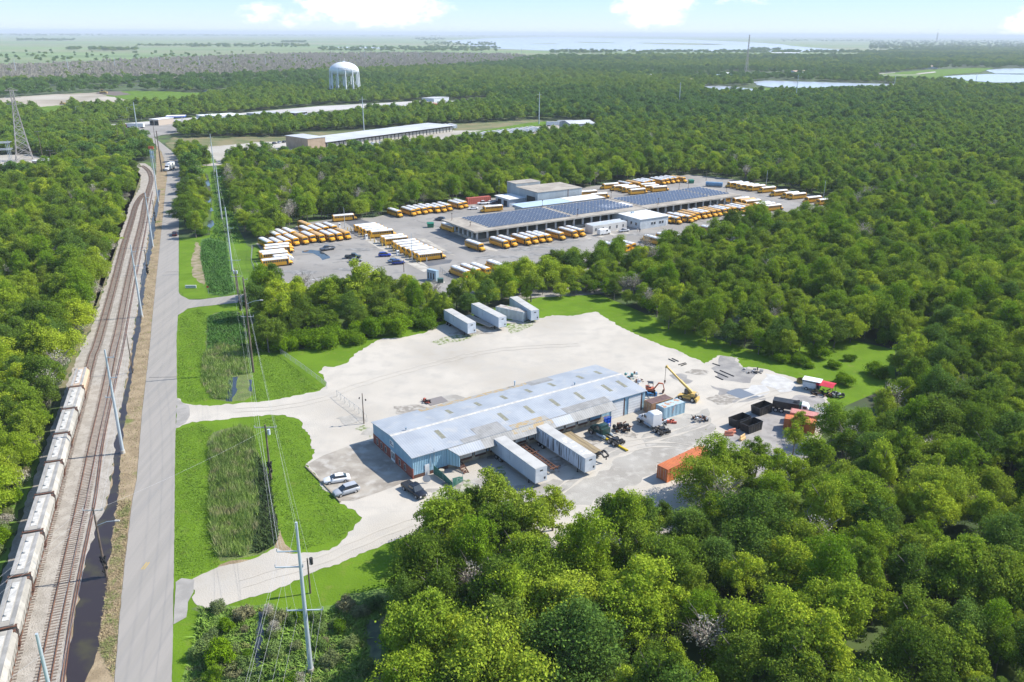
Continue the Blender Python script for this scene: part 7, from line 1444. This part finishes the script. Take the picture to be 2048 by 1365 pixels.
for i, (bx, by, ty) in enumerate([(457, 332, 300), (121, 244, 225), (155, 240, 214), (257, 242, 215), (283, 240, 217)]): pole('slim street lamp on a bare pole, %s' % ['at the gravel lot gate', 'left of the highway trees', 'beyond the left trees', 'left of the lorry', 'right of the lorry'][i], (bx, by), ty, 'steel', [], .16, 'street lamp', extra=lambda t_, h_: lamp(h_ - .7, 2.2, .5)(t_, h_))
def wire(label, pts_, sag=1.2, r_=.012):
    ps = []
    for a, b in zip(pts_[:-1], pts_[1:]):
        for k in range(10): t = k / 10; q = a.lerp(b, t); q.z -= sag * 4 * t * (1 - t) * min(1.6, (b - a).length / 60); ps.append(q)
    ps.append(pts_[-1]); b = MB(); b.tube(ps, r_, 3); o = b.build('power_line', M_wire); tag(o, label, 'power line'); return o
def at_(p_, dz=0.0, dx=0.0): return Vector((p_[2].x + dx, p_[2].y, p_[1] - dz))
south = Vector((P1[2].x + 6, P1[2].y - 60, 0))
chainR = [P1, W1, Q1, Q2, Q3]
for i, (dx, dz) in enumerate([(0, .1), (-2.8, 6.2), (-2.4, 4.0), (2.1, 12.4), (-2.1, 12.4)]):
    ps = [Vector((south.x + dx, south.y, P1[1] - dz))] + [at_(p_, dz if k == 0 else dz * .8, dx if k == 0 else dx * .4) for k, p_ in enumerate(chainR)]
    wire('%s of the wires strung over the reed beds right of the road' % ['topmost', 'upper left', 'second', 'lower right', 'lower left'][i], ps)
ps_low = [(P1, 14.5, .4), (W2, .2, -1.7), (W3, 1, -1.2), (W4, 1, 0)]
for i, dx in enumerate((-1.7, 1.7)):
    wire(['left', 'right'][i] + ' low wire between the wood poles right of the road', [Vector((south.x + dx, south.y, 8.5)), Vector((P1[2].x + dx * .6, P1[2].y, 8.5)), at_(W2, .2, dx), at_(W3, .5, dx * .8), at_(W4, .5, 0)], .8)
lsouth = Vector((P6[2].x - 14, P6[2].y - 30, 0))
for i, (dx, dz) in enumerate([(1.2, 1.6), (1.2, 5.5)]): wire(['upper', 'lower'][i] + ' wire linking the steel poles beside the tracks', [Vector((lsouth.x, lsouth.y, P6[1] - dz))] + [at_(p_, dz, dx) for p_ in (P6, P2, P3, P4, P5)])
w5s = Vector((W5[2].x - 12, W5[2].y - 45, 9.5))
for i, dx in enumerate((-1.4, 0, 1.2)): wire(['left', 'middle', 'right'][i] + ' low wire over the ditch beside the tracks', [w5s + Vector((dx, 0, 0)), at_(W5, .1, dx), at_(W6, .3, dx * .3), at_(W7, .1, dx), at_(W8, .4, dx * .3), at_(W9, 3, dx)], .7)
wire('single wire crossing the road from the ditch pole to the reed pole', [at_(W5, .5, 0), at_(W2, 1.0, 0)], .8)

# ------------------------------------------------------------------ water tower
wt_c = G(691, 190); WTH = height((691, 190), 124); s_ = 1660 / (1660 * 1.0); RT = 18.6
TW = thing('water_tower', 'white domed water tower on slender legs above the far trees', 'water tower', wt_c, 0)
M_tw = P('tower_white', (.74, .76, .78), (.66, .69, .71), .05, rough=.5)
prof = [(.6, 1.0), (3, .995), (7, .965), (11, .9), (14.5, .80), (16.8, .70), (18.2, .60), (18.6, .50), (18.3, .40), (16.5, .29), (13, .21), (8, .15), (3, .12)]
zt = WTH; zb = WTH * .66
b = MB(); b.loft([[(r_ * math.cos(a), r_ * math.sin(a), zb - 4 + (zt - zb + 4) * ((t - .12) / .88)) for a in [k * math.pi / 18 for k in range(36)]] for r_, t in prof], True); tank = b.build('tank', M_tw, TW)
b = MB(); b.cyl((0, 0, 0), (0, 0, zb - 2), 2.6, n=16); b.cyl((0, 0, zb - 7), (0, 0, zb - 1), 2.7, 4.2, 16); b.build('riser', M_tw, TW)
for k in range(12):
    a = (k + .5) * math.pi / 6; b = MB(); b.cyl((19.2 * math.cos(a), 19.2 * math.sin(a), 0), (18.2 * math.cos(a), 18.2 * math.sin(a), WTH * .76), .95, .8, 10); b.build('leg', M_tw, TW)
for z in (WTH * .2,):
    b = MB()
    for k in range(12): a, c_ = (k + .5) * math.pi / 6, (k + 1.5) * math.pi / 6; b.bar((19.1 * math.cos(a), 19.1 * math.sin(a), z), (19.1 * math.cos(c_), 19.1 * math.sin(c_), z), .5)
    b.build('ring_beam', M_tw, TW)
b = MB()
for k in range(12):
    a, c_ = (k + .5) * math.pi / 6, (k + 1.5) * math.pi / 6
    for z0, z1 in ((WTH * .2, WTH * .6), (WTH * .6, WTH * .2), (0, WTH * .2), (WTH * .2, 0)): b.bar((19 * math.cos(a), 19 * math.sin(a), z0), (19 * math.cos(c_), 19 * math.sin(c_), z1), .16)
b.build('cross_brace', M_tw, TW); b = MB(); b.cyl((0, 0, zt - .3), (0, 0, zt + 1.2), 1.2, n=10)
for x in (-4.2, 1.6): b.cyl((x, 0, zt - 1), (x, 0, zt + 4.5), .15, n=5)
b.build('roof_fitting', M_tw, tank)
def tank_text(txt, zc, size, a0, R_):
    cu = bpy.data.curves.new('lettering', 'FONT'); cu.body = txt; cu.size = size; cu.align_x = 'CENTER'; tmp = bpy.data.objects.new('t', cu); COL.objects.link(tmp); bpy.context.view_layer.update()
    me = bpy.data.meshes.new_from_object(tmp.evaluated_get(bpy.context.evaluated_depsgraph_get())); bpy.data.objects.remove(tmp)
    for v in me.vertices: a = a0 + v.co.x / R_; z = zc + v.co.y; v.co = Vector((R_ * math.cos(a), R_ * math.sin(a), z))
    me.materials.clear(); me.materials.append(P('letter_grey', (.3, .33, .36), rough=.7)); o = bpy.data.objects.new('lettering', me); COL.objects.link(o); o.parent = tank
tank_text('SEWERAGE & WATER BOARD', WTH * .80, 2.2, rad(-57), 18.65); tank_text('OF NEW ORLEANS', WTH * .745, 2.4, rad(-57), 18.85)

# ------------------------------------------------------------------ lattice towers
def lattice(name, label, base, h_, w0, w1, n_, arms, r_=.14, mat=None, rz=.6):
    t_ = thing(name, label, 'lattice tower', G(*base), rz); mt = mat or P('tower_steel', (.34, .30, .27), (.42, .40, .37), .3, rough=.8)
    zs = [h_ * (1 - (1 - i / n_) ** 1.25) for i in range(n_ + 1)]; W_ = lambda z: w0 + (w1 - w0) * min(1, (z / (h_ * .8))) ** .85
    cs = [(-1, -1), (1, -1), (1, 1), (-1, 1)]
    for sx, sy in cs:
        b = MB()
        for z0, z1 in zip(zs[:-1], zs[1:]): b.bar((sx * W_(z0) / 2, sy * W_(z0) / 2, z0), (sx * W_(z1) / 2, sy * W_(z1) / 2, z1), r_ * 1.8)
        b.build('leg', mt, t_)
    b = MB()
    for z0, z1 in zip(zs[:-1], zs[1:]):
        for k in range(4):
            (ax, ay), (bx, by) = cs[k], cs[(k + 1) % 4]; a0, a1 = W_(z0) / 2, W_(z1) / 2
            b.bar((ax * a0, ay * a0, z0), (bx * a1, by * a1, z1), r_); b.bar((bx * a0, by * a0, z0), (ax * a1, ay * a1, z1), r_); b.bar((ax * a1, ay * a1, z1), (bx * a1, by * a1, z1), r_)
    b.build('bracing', mt, t_)
    for z, l in arms: b = MB(); b.bar((-l, 0, z), (l, 0, z), r_ * 1.6); b.bar((-l, 0, z), (0, 0, z + 1.6), r_); b.bar((l, 0, z), (0, 0, z + 1.6), r_); b.build('crossarm', mt, t_)
lattice('transmission_tower', 'tall rusty grey lattice tower at the left by the substation', (50, 322), height((50, 322), 180), 9.5, 1.8, 12, [(34, 4), (38, 4.5), (42, 3.5)], .2)
lattice('radio_mast', 'tall thin lattice mast far away beyond the forest', (1492, 146), height((1492, 146), 70), 6, 1.2, 12, [], .2)
lattice('radio_mast', 'tiny lattice mast on the right horizon', (1873, 84), height((1873, 84), 66), 14, 8, 4, [(150, 14)], 2.0)
# substation
SS = thing('substation_frame', 'pale grey lattice gantry of the substation at the left edge', 'gantry', G(6, 330), .4); b = MB()
for x, y in ((-4, 0), (4, 0), (-4, 6), (4, 6)):
    for d_ in (-.5, .5): b.bar((x + d_, y, 0), (x + d_, y, 13), .22)
    for z in range(0, 13, 2): b.bar((x - .5, y, z), (x + .5, y, z + 2), .12)
for z in (9, 13): b.box(-6, 6, -.5, .5, z - .4, z); b.box(-6, 6, 5.5, 6.5, z - .4, z)
b.bar((0, 0, 13), (0, 0, 20), .4); b.build('frame', P('gantry_grey', (.45, .47, .48), rough=.6), SS)
def bldg(name, label, A, B, depth, h_, wall, roof, cat='building', gable=0, doors_=0, over=.3, dmat=None, z0=0, dz=(0, .75)):
    pa, pb = G(*A), G(*B); v = pb - pa; L_ = v.length; t_ = thing(name, label, cat, pa, math.atan2(v.y, v.x)); pbox('wall', wall, t_, 0, L_, 0, depth, 0, h_)
    if gable: b = MB(); b.loft([[(x, -over, h_), (x, depth / 2, h_ + gable), (x, depth + over, h_), (x, depth / 2, h_ + gable + .2)] for x in (-over, L_ + over)]); b.build('roof', roof, t_); b = MB(); b.loft([[(x, 0, h_ + .01), (x, depth, h_ + .01), (x, depth / 2, h_ + gable)] for x in (.01, L_ - .01)]); b.build('gable_wall', wall, t_)
    else: pbox('roof', roof, t_, -over, L_ + over, -over, depth + over, h_, h_ + .3)
    for i in range(doors_): x = L_ * (i + .5) / doors_; ww = L_ / doors_ * .38; pbox('door' if ww > 1 else 'window', dmat or M_dark, t_, x - ww, x + ww, -.1, -.01, h_ * dz[0] + (.02 if dz[0] == 0 else 0), h_ * dz[1])
    return t_
M_tan = P('tan_brick', (.40, .30, .21), (.34, .25, .17), .3, rough=.9); M_metroof = P('metal_roof', (.52, .53, .54), (.45, .46, .47), .08, rough=.6)
bldg('brick_building', 'square tan brick building at the left end of the far warehouse', (617, 304), (652, 300), 26, 8.5, M_tan, M_metroof)
bldg('far_warehouse', 'very long low warehouse with a pale metal roof beyond the wood', (653, 299), (905, 264), 26, 5.0, M_dark, M_metroof, 'warehouse', doors_=34, dmat=M_edge, over=2.2)
for i, (a, b_) in enumerate([((770, 292), (788, 289)), ((688, 301), (712, 297))]): pass
ft = box_trailer('white box trailer, first in the row behind the long far warehouse', 13.6, M_trailw, 'far white trailers', top=4.0); ft.location = G(796, 268); ft.rotation_euler = (0, 0, rad(-62)); fi = 1
for x, y in [(804, 267), (812, 266), (820, 265), (833, 264), (841, 263), (849, 262), (857, 261.5), (872, 262), (880, 261), (888, 260), (896, 259), (905, 258)]:
    o = copy_tree(ft); o.location = G(x, y); o['label'] = 'white box trailer, %s in the row behind the long far warehouse' % ordn[fi]; fi += 1
for i, (x, y) in enumerate([(664, 308), (685, 306), (700, 305), (716, 303), (738, 300), (752, 298), (768, 296), (831, 292)]): o = copy_tree(ft); o.location = G(x, y); o['label'] = 'white box trailer, %s in front of the long far warehouse' % ordn[i]
for i in range(14): o = copy_tree(ft); o.location = G(947 + i * 9.4, 279 - i * 1.15); o['label'] = 'white box trailer, %s in the packed row right of the far warehouse' % ordn[i]
for i, (x, y) in enumerate([(1108, 253), (1130, 250)]): o = copy_tree(ft); o.location = G(x, y); o.rotation_euler.z = rad(12); o['label'] = 'white box trailer %s of the far metal shed' % ['standing left', 'just behind'][i]
bldg('metal_shed', 'grey metal shed with white doors at the right of the far yard', (1141, 264), (1190, 262), 22, 6, M_greyw, M_metroof, 'shed', gable=1.8, doors_=3, dmat=M_white)
bldg('shop_building', 'small beige building near the red and white lorry', (300, 251), (318, 252), 18, 5, P('beige_wall', (.45, .38, .31), rough=.9), M_wroof, doors_=2); gs = thing('fuel_canopy', 'blue-edged fuel station canopy beside the highway', 'canopy', G(353, 244), .25); gs.scale = (.5, .8, .85); pbox('roof', M_wroof, gs, -16, 16, -8, 8, 6.1, 6.3); pbox('fascia', P('canopy_blue', (.01, .08, .5), rough=.4), gs, -16.2, 16.2, -8.2, 8.2, 5.0, 6.1)
for x in (-10, 10):
    for y in (-4, 4): pbox('post', M_white, gs, x - .3, x + .3, y - .3, y + .3, 0, 5)
bldg('store_building', 'white-roofed store right of the fuel canopy', (440, 247), (492, 243), 26, 5.5, M_wwall, M_wroof, doors_=5); bldg('store_building', 'flat white canopy building left of the white-roofed store', (405, 242), (438, 240), 14, 4, M_wwall, M_wroof)
bldg('workshop', 'grey workshop with dark fence on the highway lots', (520, 240), (560, 236), 18, 5, M_greyw, M_metroof); bldg('workshop', 'low shed with open dark front on the highway lots', (590, 238), (615, 235), 14, 5, M_dark, M_metroof)
bldg('workshop', 'long pale shed among vehicles right of the water tower', (868, 205), (898, 202), 18, 4, M_wwall, M_metroof)
bldg('house', 'tan-roofed house beyond the highway', (986, 191), (1012, 190), 22, 4, M_tan, P('tan_tile', (.42, .30, .22), rough=.9), 'house', gable=3); bldg('control_house', 'small beige control house of the substation', (66, 336), (90, 338), 10, 4, P('beige_wall', (.45, .38, .31), rough=.9), M_wroof, doors_=2)
bldg('control_house', 'white flat-roofed building at the left edge by the gantry', (-14, 345), (14, 348), 12, 3.5, M_white, M_wroof)
for i, (A, B, rm) in enumerate([((1437, 158), (1470, 157), 'b'), ((1448, 154), (1470, 153), 'w'), ((1478, 158), (1500, 157), 'b'), ((1325, 166), (1345, 165), 'w'), ((1370, 168), (1395, 167), 't'), ((1590, 149), (1615, 148), 't'), ((1268, 186), (1280, 185), 'w'), ((1222, 184), (1240, 183), 'w'), ((1850, 138), (1875, 138), 't'), ((1540, 109), (1600, 109), 'w'), ((1300, 158), (1312, 157), 'w')]):
    bldg('house', 'tiny distant house with a %s roof, %s by distance order' % ({'b': 'blue white', 'w': 'white', 't': 'tan'}[rm], ordn[i]), A, B, 16, 5, M_wwall, {'w': M_wroof, 'b': P('pale_blue_roof', (.42, .53, .62)), 't': P('tan_tile', (.42, .30, .22), rough=.9)}[rm], 'house', gable=2)
r = random.Random(12)
mats_v = [M_white, M_trailw, M_metroof, M_redc, M_dark, M_bluec, M_orange, M_white]
for i in range(34):                              # vehicles and containers standing on the highway lots
    t = r.random(); px = 610 + 350 * t; py = 237 - 33 * t + r.uniform(-2, 5) - (2 if t > .5 else 0); mt = mats_v[i % 8]
    o = thing('parked_lorry', 'small distant lorry or trailer on the highway lots', 'lorry', G(px, py), r.uniform(-.2, .5), 'lorries on the highway lots'); b = MB(); l = r.uniform(6, 14); b.box(-l / 2, l / 2, -1.25, 1.25, 1.0, 3.8); b.build('box', mt, o); b = MB(); b.loft([rr(l / 2 + .2, 1.1, .7, 2.8, .1), rr(l / 2 + 1.8, 1.1, .7, 2.6, .2)]); b.build('cab', mats_v[(i * 3) % 8], o)
# red lorry, white lorry, billboard, earthmovers
def lorry(label, tc_, loc, hd, L_=14):
    t_ = thing('articulated_lorry', label, 'lorry', loc, hd); b = MB(); b.box(-L_ / 2 - 1, L_ / 2 - 1, -1.28, 1.28, 1.1, 4.1); b.build('trailer_box', M_white, t_); b = MB(); b.loft([rr(L_ / 2 - .5, 1.2, .7, 3.4, .15), rr(L_ / 2 + 1.6, 1.2, .7, 3.3, .25), rr(L_ / 2 + 1.9, 1.1, .7, 2.2, .2), rr(L_ / 2 + 3.2, .95, .6, 1.6, .2)]); b.build('cab', paint(*tc_), t_)
    b = MB(); b.box(L_ / 2 + 1.5, L_ / 2 + 1.95, -1.0, 1.0, 2.2, 3.0); b.build('windshield', M_glass, t_)
    for x in (-L_ / 2, -L_ / 2 + 1.3, L_ / 2 - 1.5, L_ / 2 + 2.3):
        for y in (-1, 1): wheel(t_, x, y, .5, .4, False)
lorry('red cab lorry with a white trailer in the far lot', ('red', (.35, .03, .03)), G(270, 257), rad(176)); lorry('white lorry driving towards the camera on the far bend of the road', ('white', (.75, .75, .75)), G(341, 340), rad(-88), 7); lorry('red tanker lorry near the white-roofed store', ('red', (.35, .03, .03)), G(393, 247), rad(185), 8)
bb = thing('billboard', 'tall sign with an orange top and pale panels beside the road bend', 'sign', G(308, 340), -.1); hb_ = height((308, 340), 293)
for x in (-1.1, 1.1): b = MB(); b.cyl((x, 0, 0), (x, 0, hb_ - 1.5), .13, n=6); b.build('post', M_steel, bb)
pbox('top_panel', P('panel_orange', (.65, .12, .04), rough=.5), bb, -1.5, 1.5, -.2, .2, hb_ - 1.6, hb_); pbox('panel', P('panel_pale', (.5, .58, .62), rough=.5), bb, -1.0, 1.0, -.15, .15, hb_ - 4.4, hb_ - 2.6); pbox('panel', P('panel_pale', (.5, .58, .62)), bb, -1.0, 1.0, -.15, .15, hb_ - 7.0, hb_ - 4.8)
for lab, px_, s_ in [('yellow dozer on the bare field at the left', (125, 210), 1.0), ('yellow excavator on the dark earth mound', (206, 188), 1.5)]:
    o = thing('earthmover', lab, 'earthmover', G(*px_), .3); o.scale = (s_, s_, s_)
    for y in (-1.3, 1.3): b = MB(); b.loft([rr(-2.6, .35, .3, .9, .1), rr(-2, .35, 0, 1.2, .1), rr(2, .35, 0, 1.2, .1), rr(2.6, .35, .3, .9, .1)]); q = b.build('track', M_tyre, o); q.location.y = y
    pbox('body', M_yel, o, -2.4, 2.6, -1, 1, 1.0, 2.3); pbox('cab', M_glass, o, -1.2, .4, -.8, .8, 2.3, 3.6); pbox('cab_roof', M_yel, o, -1.3, .5, -.9, .9, 3.6, 3.75); pbox('blade', M_yel, o, 3.2, 3.5, -2, 2, .1, 1.6)

# ------------------------------------------------------------------ the haze (even, pale)
hm = bpy.data.materials.new('haze_air'); hm.use_nodes = True; ht = hm.node_tree; ht.nodes.clear()
ho = ht.nodes.new('ShaderNodeOutputMaterial'); hv = ht.nodes.new('ShaderNodeVolumePrincipled'); hv.inputs['Color'].default_value = (.84, .92, 1.0, 1); hv.inputs['Density'].default_value = 0.85e-4; hv.inputs['Anisotropy'].default_value = 0.0
ht.links.new(hv.outputs[0], ho.inputs['Volume'])
hb = MB(); hb.box(-41000, 41000, -1200, 41000, -1.5, 100.0); tag(hb.build('haze', hm), 'thin pale blue haze lying over the whole plain', 'haze', kind='stuff')
